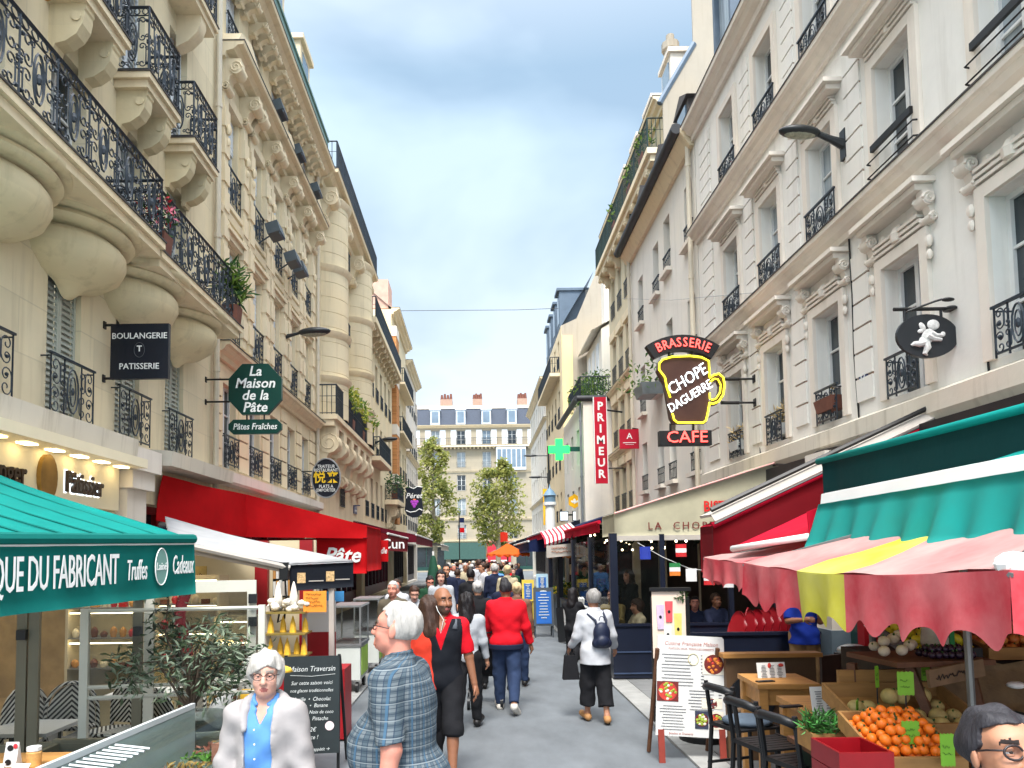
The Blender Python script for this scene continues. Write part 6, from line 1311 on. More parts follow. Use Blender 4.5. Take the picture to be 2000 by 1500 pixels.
# chalkboard
o = thing('chalkboard', 'tall black chalkboard on legs with white handwriting behind the woman in white', 'sign board', (-1.6, 7.2, 0))
b0 = Vector((-1.59, 7.15, 0)); m = MB(); m.obox(b0+Z*.66, (.52, .03, .9), .12, -.1); m.build('board', BOARD, o)
m = MB()
M_ = Matrix.Rotation(.12, 3, 'Z') @ Matrix.Rotation(-.1, 3, 'X')
def onb(x, z): return b0+Z*.66+M_ @ Vector((x, -.02, z))
for t_, x, z, sz in (('Maison Traversin', 0, .33, .07), ('Sur cette saison voici', 0, .2, .05), ('nos glaces traditionnelles', 0, .13, .044), ('Vanille  •  Chocolat', 0, .05, .05), ('Rhum  •  Banane', 0, -.01, .05), ('Orange  •  Noix de coco', 0, -.07, .045), ('•  Pistache', .06, -.13, .05), ('Tous à 2€', -.06, -.23, .055), ('sur place !', -.04, -.3, .055), ('Bon appétit →', .06, -.41, .042)): m.text(t_, onb(x, z), M_ @ X, M_ @ Z, sz, depth=.002, shear=.25, sx=.9)
m.tube([onb(-.2, .275), onb(0, .262), onb(.22, .278)], .002, 4); m.build('chalk_writing', CHALK, o)
m = MB(); m.tube([onb(.17, -.2), onb(.17, -.2)+M_ @ Vector((0, -.004, 0))], .042, 18); m.build('round_sticker', mat('sticker_pink', lin((236, 214, 216)), .6, .1, 30), o)
for e in (-.25, .25):
    m = MB(); c = b0+Vector((e*cos(.12), e*sin(.12), 0)); m.bar(c+Vector((0, -.02, .02)), c+Vector((0, .05, 1.12)), .016, 6); m.build('leg', BLACKM, o); m = MB(); m.bar(c+Vector((0, .45, .02)), c+Vector((0, .07, 1.1)), .016, 6); m.build('leg', BLACKM, o)
# ice cream stand
o = thing('ice_cream_stand', 'pale stand with tiers of yellow cones under the white canopy', 'stand', (-2.2, 8.6, 0))
x0, x1, y0 = -2.42, -2.0, 8.6
for x in (x0, x1): m = MB(); m.box(x-.025, x+.025, y0, y0+.05, .03, 1.5); m.build('post', CREAMC, o)
for z in (.95, 1.2, 1.44): m = MB(); m.box(x0-.02, x1+.05, y0-.16, y0+.2, z-.02, z); m.build('tier', mat('brass_tier', lin((150, 130, 70)), .4, .2, 5, metal=.4), o)
m = MB(); m.box(x0, x1+.5, y0-.2, y0+.25, .03, .8); m.build('counter_base', SF_R, o)
CONE = mat('cone_yellow', lin((236, 186, 60)), .6, .2, 20)
def cone_things(z, n, top):
    for i in range(n):
        c = (x0+.05+i*.38/(n-1), y0-.05+.06*(i % 2), z); m = MB(); m.lathe([(.04, .0), (.03, .1), (.004, .19)], c, 8); tag(m.build('wafer_cone', CONE, None, 40), 'yellow wafer cone standing on a tier of the ice cream stand', 'cone', 'wafer cones on the ice cream stand')
cone_things(.951, 5, 0); cone_things(1.201, 4, 0)
m = MB(); qq = random.Random(8)
for i in range(22): m.ball((x0+.0+.46*qq.random(), y0-.08+.2*qq.random(), 1.46+.1*qq.random()), (.05, .045, .035), 7, 5)
for x in (-2.3, -2.12): m.lathe([(.06, 1.5), (.045, 1.62), (.02, 1.74), (.004, 1.78)], (x, y0, 0), 8)
tag(m.build('meringue_heap', mat('meringue_white', lin((240, 232, 218)), .7, .06, 20, bump=.2, bs=40), None, True), 'heap of white meringues with two peaks on the top tier', 'meringues')
p = at(615, 1175, 8.55); m = MB(); m.obox(p, (.26, .01, .24), .1); o = tag(m.build('price_sheet', mat('paper_orange', lin((246, 150, 50)), .7, .06, 5)), 'orange handwritten price sheet hanging below the black valance', 'sheet'); m = scribble(MB(), p+Vector((0, -.012, .02)), (cos(.1), sin(.1), 0), Z, .2, .17, 4, 5, .0022); m.build('handwriting', BLACKM, o)
p = at(655, 1165, 9.6); m = MB(); m.obox(p, (.22, .01, .13), .1); tag(m.build('blue_card', mat('card_blue', lin((70, 150, 210)), .6)), 'small blue card by the pole of the white canopy', 'card')
o = thing('shop_door', 'red and white lower door panel of the pasta shop behind the chalkboard', 'door', (-1.9, 9.6, 0)); m = MB(); p = at(628, 1300, 9.6); m.box(p.x-.18, p.x+.18, 9.58, 9.63, .05, 1.1); m.build('lower_panel', SF_R, o); m = MB(); m.box(p.x-.18, p.x+.18, 9.58, 9.63, 1.1, 1.5); m.build('upper_panel', PAPER, o)
o = thing('giant_cone', 'large white ice cream sculpture with a wafer behind the woman in white', 'sculpture', (-2.0, 6.3, 0)); c = at(497, 1325, 6.3); m = MB(); m.ball(c, (.14, .12, .2), 16, 12); m.build('scoop', mat('sculpture_white', lin((232, 230, 226)), .4, .05, 4), o, True); m = MB(); p = at(552, 1312, 6.3); m.lathe([(.09, 0), (.07, .03), (.02, .05)], p, 10); m.build('wafer', CONE, o, True); m = MB(); m.lathe([(.05, 0), (.12, c.z-.1)], (c.x, 6.3, .03), 12); m.build('cone_foot', CONE, o, True)
# glass carts
def cart(label, px, y, w_, green):
    p = at(px, 1250, y); x = p.x; o = thing('glass_cart', label, 'cart', (x, y, 0)); h = w_/2
    m = MB(); m.box(x-h, x+h, y, y+.8, .22, .72); m.build('cabinet', mat('cart_white', lin((206, 210, 204)), .5, .06, 4), o); m = MB(); m.box(x-h-.02, x+h+.02, y-.02, y+.82, .72, .76); m.build('tray', STEEL, o)
    m = MB(); m.box(x-h+.01, x+h-.01, y+.01, y+.79, .761, 1.28); m.build('glass_case', CLEAR, o)
    m = MB()
    for ex in (-h, h):
        for ey in (0, .8): m.box(x+ex-.012, x+ex+.012, y+ey-.012, y+ey+.012, .76, 1.3)
    m.box(x-h-.02, x+h+.02, y-.02, y+.82, 1.3, 1.33); m.build('case_frame', STEEL, o)
    if green: m = MB(); m.box(x+h+.002, x+h+.012, y+.1, y+.7, .28, .68); m.build('green_panel', mat('panel_green', lin((170, 210, 80)), .5), o)
    for ex in (-h+.06, h-.06):
        for ey in (.08, .72): m = MB(); m.tube([(x+ex-.02, y+ey, .1), (x+ex+.02, y+ey, .1)], .08, 14); m.build('wheel', BLACKM, o)
cart('glass topped white cart with black wheels nearer to the chalkboard', 676, 11.2, .42, True); cart('farther glass topped cart with a green side panel', 716, 13.0, .42, True)
# ================================================================= right pavement: cafe terrace
NV = mat('terrace_navy', lin((24, 30, 46)), .35, .15, 3); NVT = mat('terrace_trim', lin((60, 74, 100)), .35, .1, 3)
o = thing('cafe_terrace', 'dark navy panelled and glazed terrace screen of the bistro', 'screen', (3.5, 12.1, 0))
xt = 2.17
def tpanel(name, x0, x1, y0, y1, z0, z1, mt, par=o): m = MB(); m.box(x0, x1, y0, y1, z0, z1); return m.build(name, mt, par)
tpanel('base_panel', xt, 4.9, 12.07, 12.13, .05, .88, NV); tpanel('trim_rail', xt, 4.9, 12.05, 12.069, .46, .48, NVT); tpanel('trim_rail', xt, 4.9, 12.05, 12.069, .12, .14, NVT); tpanel('top_rail', xt-.02, 4.92, 12.04, 12.16, .88, .92, NV)
tpanel('base_panel', xt, xt+.06, 12.14, 22.5, .05, .88, NV); tpanel('top_rail', xt-.02, xt+.08, 12.17, 22.5, .88, .92, NV)
for y in (12.1, 14.4, 17.0, 19.8, 22.5): tpanel('post', xt-.02, xt+.1, y-.05, y+.05, .92, 2.38, NV)
for x in (3.0, 4.1, 4.85): tpanel('post', x-.04, x+.04, 12.06, 12.14, .92, 2.36, NV)
tpanel('pane', xt+.1, 2.96, 12.095, 12.105, .92, 2.3, CLEAR); tpanel('side_pane', xt+.02, xt+.03, 12.2, 17.0, .92, 2.3, CLEAR)
tpanel('dark_interior_wall', 4.88, 4.95, 12.2, 22.5, 0, 2.9, mat('bar_dark', lin((42, 34, 32)), .7, .5, 2)); tpanel('back_wall', xt+.6, 4.9, 22.4, 22.5, 0, 2.9, mat('bar_shelf', lin((60, 48, 42)), .7, .7, 5))
for x in (3.35, 3.9): tpanel('pale_column', x-.07, x+.07, 15.6, 15.75, .9, 2.8, mat('column_cream', lin((200, 190, 168)), .6))
BULB = mat('string_bulb', (1, .85, .6), emit=(1, .8, .5), es=5)
o = thing('string_lights', 'dark garland with small glowing bulbs under the bistro awning', 'string lights', (3, 14, 2.4)); qq = random.Random(3); m = MB()
m.pal = (0,)
for k in range(16): leaves(m, (2.5+qq.random()*1.6, 13+qq.random()*5, 2.35+.15*qq.random()), .38, 90, .11, 500+k, (1, 1, .55), .3)
m.build('garland', mat('garland_green', lin((30, 42, 28)), .6, .4, 9), o)
for k in range(46): m = MB(); m.ball((2.3+qq.random()*1.7, 12.5+qq.random()*5, 2.12+.42*qq.random()), .022, 6, 4); m.build('bulb', BULB, o)
for k in range(12): m = MB(); m.obox((2.6+qq.random()*2, 21.9, .9+qq.random()*1.4), (.25, .08, .3)); m.cur = 0; m.build('shelf_item', qq.choice([PAST[0], PAST[3], FRAMEC, SF_R, GREENZ, NVT]), o)
# bunting
o = thing('flag_bunting', 'string of small national flags across the terrace front', 'bunting', (3, 12, 2)); pa, pb, pc = at(1245, 1060, 12.0), at(1345, 1110, 11.9), at(1500, 1120, 11.5)
m = MB(); m.tube([pa, pa.lerp(pb, .5)-Z*.03, pb, pb.lerp(pc, .5)-Z*.05, pc], .006, 4); m.build('cord', PAPER, o)
FB = [mat('flag_blue', lin((40, 60, 160)), .7), mat('flag_white', lin((232, 232, 230)), .7), mat('flag_red', lin((200, 40, 44)), .7), mat('flag_green', lin((40, 130, 70)), .7), mat('flag_orange', lin((226, 130, 50)), .7)]
for px, py, st, hz in ((1260, 1080, (0, 0, 0), 0), (1318, 1112, (3, 1, 4), 1), (1350, 1123, (1, 1, 1), 0), (1385, 1130, (0, 1, 2), 1), (1422, 1135, (1, 1, 1), 0), (1330, 1075, (2, 1, 2), 0)):
    p = at(px, py, 11.8); m = MB()
    for i, k in enumerate(st): m.cur = k; m.sheet([[p+Vector((-.085+.17*a_/4, .01*sin(a_*1.5), .1-.067*(i+b_))) for b_ in (0, 1)] for a_ in range(5)], .003)
    m.build('small_flag', FB, o)
# red terrace chairs and tables beyond the low screen
def rchair():
    o = thing('red_chair', 'red shell chair in the row on the terrace behind the low screen', 'chair', (0, 0, 0), 'red chairs in the terrace row'); m = MB(); m.sheet([[Vector((.165*sin(a_)*(1-.3*(b_/6)**4), -.17-.05*cos(a_)-.1*b_/6, .5+(.46-.16*(a_/1.3)**2)*b_/6)) for b_ in range(7)] for a_ in [-1.3+2.6*i/8 for i in range(9)]], .02); m.build('backrest', mat('chair_red', lin((128, 12, 24)), .4, .1, 4), o, True); m = MB(); m.lathe([(.2, 0), (.22, .03), (0, .04)], (0, 0, .45), 14); m.build('seat', MATS['chair_red'], o, 40)
    for x, y in ((-.16, -.15), (.16, -.15), (-.16, .15), (.16, .15)): m = MB(); m.bar((x, y, .45), (x*1.2, y*1.2, 0), .014, 6); m.build('leg', BLACKM, o)
    return o
rc = rchair()
for i, px in enumerate((1433, 1457, 1475, 1494, 1512, 1531, 1550)):
    p = at(px, 1210, 10.6+.12*i); loc = (p.x, 10.9+.16*i, .22)
    if i: dup(rc, loc, 2.2)
    else: rc.location = loc; rc.rotation_euler = (0, 0, 2.2)
o = dup(rc, (at(1425, 1190, 11.4).x, 11.5, .25), 1.0); o['label'] = 'red shell chair standing apart left of the terrace row'
if 'group' in o: del o['group']
cafe_table('small table with glasses behind the low screen, left of the red chairs', 3.75, 10.9, .86, .9, SF_R)
o = thing('low_screen', 'dark low terrace screen running behind the wooden tables', 'screen', (3.8, 10.2, 0)); m = MB(); m.box(2.75, 4.95, 10.2, 10.26, .05, .92); m.build('panel', NV, o); m = MB(); m.box(2.73, 4.97, 10.17, 10.29, .92, .96); m.build('top_rail', NV, o)
m = MB(); m.box(2.75, 4.95, 10.18, 10.197, .3, .33); m.build('trim_rail', NVT, o)
# standing menus
def onp(o_, M3, x, z, y=0): return o_ + M3 @ Vector((x, y, z))
o = thing('menu_board', 'white restaurant menu poster with food photographs on red wooden legs', 'sign board', (2.15, 7.5, 0)); M3 = Matrix.Rotation(-.06, 3, 'Z') @ Matrix.Rotation(-.1, 3, 'X') @ Matrix.Rotation(.05, 3, 'Y'); c = at(1350, 1340, 7.45)
m = MB(); m.prism([(-.345, -.485), (.325, -.49), (.345, -.46), (.32, .47), (.3, .49), (-.33, .49)], c, M3 @ X, M3 @ Z, M3 @ Vector((0, .02, 0))); m.build('poster', PAPER, o)
m = MB(); qq = random.Random(12)
for i in range(10): z = .3-.033*i; m.obox(onp(c, M3, -.13-.03*qq.random(), z, -.003), (.22+.1*qq.random(), .002, .007), -.06, -.1, .05); m.obox(onp(c, M3, .11, z, -.003), (.03, .002, .008), -.06, -.1, .05)
for i in range(8): z = -.045-.03*i; m.obox(onp(c, M3, .1, z, -.003), (.26-.06*qq.random(), .002, .007), -.06, -.1, .05) if i < 7 else 0; m.obox(onp(c, M3, .28, z, -.003), (.03, .002, .008), -.06, -.1, .05) if i < 6 else 0
for i in range(9): z = -.2-.028*i; m.obox(onp(c, M3, -.18, z, -.003), (.18+.08*qq.random(), .002, .006), -.06, -.1, .05)
m.build('printed_lines', INK, o); m = MB(); m.text('Cuisine Française Maison', onp(c, M3, 0, .41, -.003), M3 @ X, M3 @ Z, .052, depth=.002, shear=.2); m.text('PLATS DU JOUR  FORMULES DESSERTS', onp(c, M3, 0, .36, -.003), M3 @ X, M3 @ Z, .026, depth=.002); m.text('Salades et Desserts', onp(c, M3, -.1, -.46, -.003), M3 @ X, M3 @ Z, .03, depth=.002); m.build('lettering', mat('letter_rose', lin((190, 130, 120)), .7), o)
m = MB(); m.tube([onp(c, M3, x, z, -.004) for x, z in ring(.02, .26, .05, .055, 20)], .004, 4, True); m.build('stamp_ring', mat('stamp_gold', lin((206, 196, 150)), .7), o)
DISH = [mat('dish_plate', lin((110, 40, 36)), .5), mat('dish_orange', lin((226, 130, 50)), .6, .4, 40), mat('dish_green', lin((150, 170, 60)), .6, .4, 40), mat('dish_pale', lin((230, 220, 200)), .6, .1, 30), mat('dish_dark', lin((50, 56, 76)), .6, .3, 20), mat('dish_red', lin((190, 60, 50)), .6, .3, 30)]
for x, z, w_, h_, bgm, cs in ((.22, .22, .22, .2, 3, (1, 5, 1)), (-.23, -.06, .21, .19, 0, (2, 3, 2)), (.2, -.16, .2, .1, 3, (4, 3, 0)), (.1, -.32, .13, .17, 4, (2, 2, 3)), (.24, -.32, .14, .17, 3, (5, 2, 1))):
    m = MB(); m.cur = bgm; m.obox(onp(c, M3, x, z, -.004), (w_, .003, h_), -.06, -.1, .05); m.cur = 0 if bgm != 0 else 5; m.tube([onp(c, M3, x, z, -.005), onp(c, M3, x, z, -.008)], min(w_, h_)*.48, 20)
    for i in range(22): a_, r_ = qq.random()*6.28, min(w_, h_)*.4*qq.random()**.5; m.cur = cs[i % 3]; m.ball(onp(c, M3, x+cos(a_)*r_, z+sin(a_)*r_, -.008), (.016, .006, .014), 6, 4)
    m.build('food_photo', DISH, o)
for x, zt in ((-.29, .5), (.3, .5)):
    b_ = onp(c, M3, x, -.5); m = MB(); m.obox((b_.x, b_.y-.0, .16), (.06, .03, .32), -.06, -.1); m.build('leg', mat('leg_red', lin((140, 56, 44)), .6, .2, 5), o)
    m = MB(); m.bar((b_.x-.05, b_.y+.35, .02), (b_.x, b_.y+.06, 1.1), .022, 6); m.build('rear_leg', WOODD, o)
o = thing('poster_board', 'black framed drinks poster standing behind the white menu board', 'sign board', (2.2, 8.6, 0)); c = at(1310, 1215, 8.6)
m = MB(); m.obox(c+Vector((0, .02, -.42)), (.44, .03, 1.42), -.05); m.obox(c+Vector((0, -.0, .375)), (.46, .07, .04), -.05); m.build('frame', BLACKM, o); m = MB(); m.obox(c+Vector((-.02, -.0, -.03)), (.38, .012, .76), -.05); m.build('poster', mat('poster_peach', lin((240, 216, 196)), .6, .06, 3), o)
for x, z, h_, k in ((-.1, .06, .28, lin((210, 190, 214))), (.0, .12, .24, lin((226, 90, 96))), (.1, -.08, .36, lin((232, 214, 120))), (-.02, -.14, .2, lin((240, 236, 228)))):
    m = MB(); p = c+Vector((x-.02, -.012, z)); m.prism([(-.035, -h_/2), (.035, -h_/2), (.045, h_/2), (-.045, h_/2)], p, X, Z, (0, -.004, 0)); m.build('printed_glass', mat('drink_%d' % int(x*100+50), k, .5, .15, 9), o)
    m = MB(); m.ball(p+Vector((0, -.006, 0)), (.016, .003, .02), 8, 5); m.build('printed_badge', BLACKM, o)
m = MB(); m.pal = (0,); leaves(m, c+Vector((.13, -.02, .3)), .06, 40, .05, 9, (1, .1, 1.2)); m.build('printed_leaves', [LEAF], o)
c = at(1375, 1443, 8.2); o = thing('round_weight', 'round black weighted stand on the pavement behind the menu board', 'stand', (c.x, 8.2, 0)); m = MB(); m.lathe([(.26, .03), (.26, .09), (.22, .11), (.06, .12)], (c.x, 8.2, 0), 22); m.build('disc', BLACKM, o, 40); m = MB(); m.bar((c.x, 8.2, .1), (c.x, 8.2, .5), .05, 10); m.build('sleeve', BLACKM, o)
# blue A-board, small easels
def aboard(label, px, y, w_, h_, face, frame, z0=.2, txt=None, seed=0):
    c = at(px, 1200, y); x = c.x; o = thing('menu_easel', label, 'sign board', (x, y, 0)); m = MB(); m.obox((x, y, z0+h_/2), (w_, .04, h_), 0, -.12); m.build('frame', frame, o); m = MB(); m.obox((x, y-.025, z0+h_/2-.02), (w_-.12, .02, h_-.16), 0, -.12); f = m.build('face', face, o)
    for e in (-w_/2+.03, w_/2-.03): m = MB(); m.bar((x+e, y-.08, .0), (x+e, y, z0+.1), .02, 6); m.build('leg', frame, o); m = MB(); m.bar((x+e, y+.4, .0), (x+e, y+.05, z0+h_-.1), .02, 6); m.build('leg', frame, o)
    m = MB(); q = random.Random(seed)
    for i in range(9): zz = z0+h_*(.82-.075*i); m.obox((x, y-.042+(zz-z0-h_/2)*.12, zz), ((w_-.2)*q.uniform(.4, 1), .004, .018), 0, -.12)
    m.ball((x, y+.025, z0+h_*.9), (.09, .01, .025), 8, 4); m.build('chalk_lines', CHALK, f); return o
BLUEB = mat('easel_blue', lin((30, 96, 176)), .6, .15, 5)
aboard('bright blue menu easel with white lines standing in the street', 1062, 18.6, .5, .95, BLUEB, mat('easel_grey', lin((70, 76, 82)), .6), .28, seed=1)
aboard('small blue easel in yellow frame on the right before the blue A-board row', 1032, 21.0, .34, .6, BLUEB, mat('easel_yellow', lin((220, 190, 70)), .6), .75, seed=2)
aboard('small pale framed blue board above the large blue easel', 1060, 21.5, .34, .5, BLUEB, mat('easel_pale', lin((160, 190, 205)), .6), 1.0, seed=3)
# greengrocer display behind the crowd on the right
o = thing('greengrocer_display', 'sloping greengrocer stall of green produce behind the blue easel', 'stall', (2.6, 22, 0)); m = MB(); m.box(2.2, 3.6, 21.8, 23.5, .03, .7); m.build('counter', WOODD, o); m = MB(); m.pal = (0, 1, 2)
for k in range(9): leaves(m, (2.2+.17*k, 21.8, .85+.12*(k % 3)), .25, 80, .14, 700+k, (1, 1, .7))
m.build('produce', [LEAF, LEAFL, mat('produce_yellow', lin((216, 190, 60)), .5)], o)
# tall dark heater column and black clad stand
o = thing('folding_chairs', 'stack of striped folding chairs leaning beside the blue easel', 'chairs', (1.95, 17.6, 0))
for i in range(4): m = MB(); m.obox((1.93+.05*i, 17.4-.12*i, .42), (.03, .4, .8), .3, -.15); m.build('folded_chair', [BLACKM, PAPER, NVT, BLACKM][i], o)
o = thing('waiter_station', 'dark waiter station with white napkins at the terrace corner', 'cabinet', (2.0, 14.9, 0)); m = MB(); m.box(1.78, 2.12, 14.5, 15.2, .03, 1.0); m.build('cabinet', BLACKM, o); m = MB(); m.box(1.76, 2.14, 14.48, 15.22, 1.0, 1.03); m.build('top', PAPER, o)
for i in range(5): m = MB(); m.obox((1.85+.05*i, 14.6, 1.12), (.03, .12, .16), .2, .3); m.build('napkin', PAPER, o)
# ---- wooden tables, stools and screens
def wtable(label, x, y, z, w_, d_, rot=0):
    o = thing('wooden_table', label, 'table', (x, y, 0)); c = Vector((x, y, 0))
    def bx(name, cx, cy, cz, sx, sy, sz): p_ = rot2((cx, cy), rot); m = MB(); m.obox(c+Vector((p_[0], p_[1], cz)), (sx, sy, sz), rot); return m.build(name, WOOD, o)
    bx('table_top', 0, 0, z-.02, w_, d_, .04); bx('apron', 0, -d_/2+.05, z-.11, w_-.14, .02, .13); bx('apron', -w_/2+.05, 0, z-.11, .02, d_-.14, .13)
    for ex in (-1, 1):
        for ey in (-1, 1): bx('leg', ex*(w_/2-.05), ey*(d_/2-.05), (z-.04)/2, .07, .07, z-.04)
    return o
wtable('tall wooden table nearest the white menu board', 2.52, 6.35, .98, .5, .55, -.05); wtable('tall wooden table in the middle of the row with glasses', 2.36, 5.3, .99, .36, .5, -.05); wtable('tall wooden table with propped menus, nearest the crates', 2.33, 4.82, .985, .3, .45, -.05)
def menu_card(label, px, py, y, w_, h_):
    p = at(px, py, y); o = thing('menu_sheet', label, 'menu', p); m = MB(); m.obox(p, (w_, .006, h_), .1, -.18); m.build('sheet', PAPER, o); m = MB(); q = random.Random(int(px)); M4 = Matrix.Rotation(.1, 3, 'Z') @ Matrix.Rotation(-.18, 3, 'X')
    for cx in (-.27, .02, .29):
        for i in range(12): m.obox(p+M4 @ Vector((cx*w_, -.005, h_*(.36-.065*i))), (w_*.22*q.uniform(.5, 1), .003, .005), .1, -.18)
    m.build('printed_lines', INK, o); m = MB(); m.ball(p+M4 @ Vector((-.06*w_, -.006, h_*.36)), (.016, .004, .025), 7, 4); m.ball(p+M4 @ Vector((.35*w_, -.006, h_*.37)), (.025, .004, .016), 7, 4); m.build('printed_photo', DISH[5], o)
menu_card('white menu sheet standing on the table nearest the menu board', 1507, 1316, 6.4, .25, .19); menu_card('white menu sheet standing on the table beside the crates', 1617, 1376, 4.9, .22, .23)
m = MB()
for i in range(4): m.lathe([(.03, 0), (.035, .08), (.03, .08), (.026, .01)], (2.46+.03*(i % 2), 5.25+.06*(i//2), .992), 10)
tag(m.build('glasses', mat('tumbler_glass', (.6, .6, .58), .1, .05, 3, alpha=.5), None, 40), 'cluster of clear tumblers on the middle wooden table', 'glasses')
for i, (px, py, y) in enumerate(((1495, 1337, 6.2), (1545, 1378, 5.15), (1592, 1395, 4.72))): p = at(px, py, y); m = MB(); m.obox((p.x, p.y, (.984, .994, .989)[i]), (.15, .05, .012), .2); tag(m.build('napkin_roll', BLACKM), ('dark napkin on the table nearest the menu board', 'dark napkin on the middle wooden table', 'dark napkin on the table beside the crates')[i], 'napkin')
def stool(label):
    o = thing('bar_stool', label, 'stool', (0, 0, 0), 'black bar stools in front of the tables'); m = MB()
    for i in range(7): m.box(-.17+.052*i, -.13+.052*i, -.17, .17, .7, .715)
    m.box(-.18, .18, -.19, -.172, .69, .72); m.box(-.18, .18, .172, .19, .69, .72); m.build('seat', BLACKM, o)
    for x in (-.16, .16):
        m = MB(); m.tube([(x*1.25, .21, 0), (x, .17, .7)], .018, 6); m.build('leg', BLACKM, o); m = MB(); m.tube([(x*1.25, -.21, 0), (x, -.18, .7), (x, -.22, 1.03)], .018, 6); m.build('leg', BLACKM, o)
    m = MB(); m.tube([(-.17, -.215, .98), (-.09, -.25, 1.0), (.09, -.25, 1.0), (.17, -.215, .98)], .03, 8); m.build('backrest', BLACKM, o, True)
    for z, y in ((.25, .2), (.32, -.2)): m = MB(); m.bar((-.19, y, z), (.19, y, z), .012, 6); m.build('foot_rail', BLACKM, o)
    for x in (-.19, .19): m = MB(); m.bar((x, -.2, .4), (x, .2, .4), .012, 6); m.build('side_rail', BLACKM, o)
    return o
st = stool('black slatted bar stool with low back, nearest to the red crates'); st.location = (2.05, 4.75, .03); st.rotation_euler = (0, 0, -1.25)
dup(st, (2.0, 5.2, .03), -1.3, 'middle black bar stool of the row before the wooden tables'); dup(st, (2.02, 5.75, .03), -1.25, 'black bar stool beside the white menu board with a grey cushion')
m = MB(); m.ball((2.04, 5.75, .77), (.19, .17, .045), 14, 8); tag(m.build('seat_cushion', mat('cushion_slate', lin((84, 98, 112)), .85, .15, 8), None, True), 'slate blue round cushion on the stool beside the menu board', 'cushion')
o = thing('wooden_screen', 'low brown wooden screen with a round dark cherub emblem', 'screen', (3.2, 7.4, 0)); m = MB(); m.box(2.42, 3.3, 7.35, 7.42, .03, 1.02); m.build('panel', mat('screen_wood', lin((98, 74, 52)), .6, .25, 3), o); m = MB(); m.box(2.38, 3.35, 7.3, 7.47, 1.02, 1.06); m.build('shelf_top', WOOD, o)
m = MB(); m.tube([(2.66, 7.345, .62), (2.66, 7.33, .62)], .23, 28); e_ = m.build('round_emblem', MATS['sign_charcoal'], o); m = MB(); f = Vector((2.66, 7.32, .62))
for x, z, rx, rz in ((.06, .1, .055, .05), (0, 0, .06, .08), (-.05, -.07, .05, .04), (.11, .02, .06, .025), (-.12, -.1, .06, .025), (-.01, -.13, .03, .06), (-.06, .09, .05, .03)): m.ball(f+Vector((x, 0, z)), (rx, .01, rz), 10, 6)
m.build('painted_cherub', mat('cherub_tan', lin((150, 122, 96)), .6), e_, True)
o = thing('slanted_screen', 'dark brown screen panel sloping along the pavement behind the tables', 'screen', (3.7, 7, 0)); m = MB(); m.prism([(0, .03), (1.4, .03), (1.4, 1.16), (0, 1.02)], (3.36, 7.4, 0), X, Z, (0, -.05, 0)); m.build('panel', mat('screen_brown', lin((66, 44, 34)), .6, .25, 3), o)
m = MB(); m.box(3.36, 4.76, 7.33, 7.348, .1, .13); m.build('trim', WOODD, o)
for i, (px, py) in enumerate(((1500, 1278), (1497, 1290), (1530, 1285))): p = at(px, py, 8.2); m = MB(); m.obox(p, (.11, .03, .05), .1, 0, .2); m.bar(p-Z*.02, (p.x, p.y, .9), .012, 6); tag(m.build('chair_back', WOOD), ('pale wooden chair back behind the brown screen, highest', 'pale wooden chair back behind the brown screen, lowest', 'pale wooden chair back behind the brown screen, rightmost')[i], 'chair')
p = at(1410, 1283, 8.0); m = MB(); m.obox(p, (.38, .3, .02), .05); tag(m.build('open_menu', PAPER), 'flat open menu lying on the wooden screen top', 'menu')
# pier, door, red post on the right wall
o = thing('stone_pier', 'pale pier with blue grey painted base beside the man in blue', 'pillar', (4.85, 10.2, 0)); m = MB(); m.box(4.68, 5.05, 9.9, 10.5, 1.0, 3.4); m.build('shaft', TRIMW, o); m = MB(); m.box(4.66, 5.05, 9.88, 10.52, 0, 1.0); m.build('painted_base', mat('base_bluegrey', lin((110, 126, 136)), .7, .1, 4), o)
o = thing('teal_door', 'dark teal panelled door between the pale pier and the red post', 'door', (4.9, 9.4, 0)); m = MB(); m.box(4.9, 4.97, 9.0, 9.85, 0, 2.6); m.build('leaf', SF_G, o)
for z in (.3, 1.2): m = MB(); m.box(4.88, 4.899, 9.15, 9.7, z, z+.7); m.build('panel', mat('door_teal', lin((24, 58, 60)), .4), o)
m = MB(); m.ball((4.86, 9.1, 1.55), .03, 8, 6); m.ball((4.86, 9.22, 1.55), .025, 8, 6); m.build('knob', STEEL, o)
o = thing('red_post', 'dark red square post at the front of the fruit shop', 'post', (4.4, 8.6, 0)); m = MB(); p = at(1700, 1250, 8.4); m.box(p.x-.09, p.x+.09, 8.35, 8.5, 0, 2.6); m.build('shaft', SF_R, o); m = MB(); m.box(p.x+.12, p.x+.3, 8.3, 8.33, 1.2, 2.2); m.build('hanging_film', mat('film_pale', lin((190, 176, 180)), .4, .2, 5), o)
o = thing('shop_scale', 'silver domed machine on a black stand behind the screen', 'machine', (4.3, 8, 0)); p = at(1665, 1270, 8.2); m = MB(); m.ball((p.x, 8.2, p.z), (.17, .12, .07), 14, 8); m.build('dome', STEEL, o, True); m = MB(); m.box(p.x-.16, p.x+.16, 8.1, 8.3, .03, p.z-.03); m.build('stand', BLACKM, o)
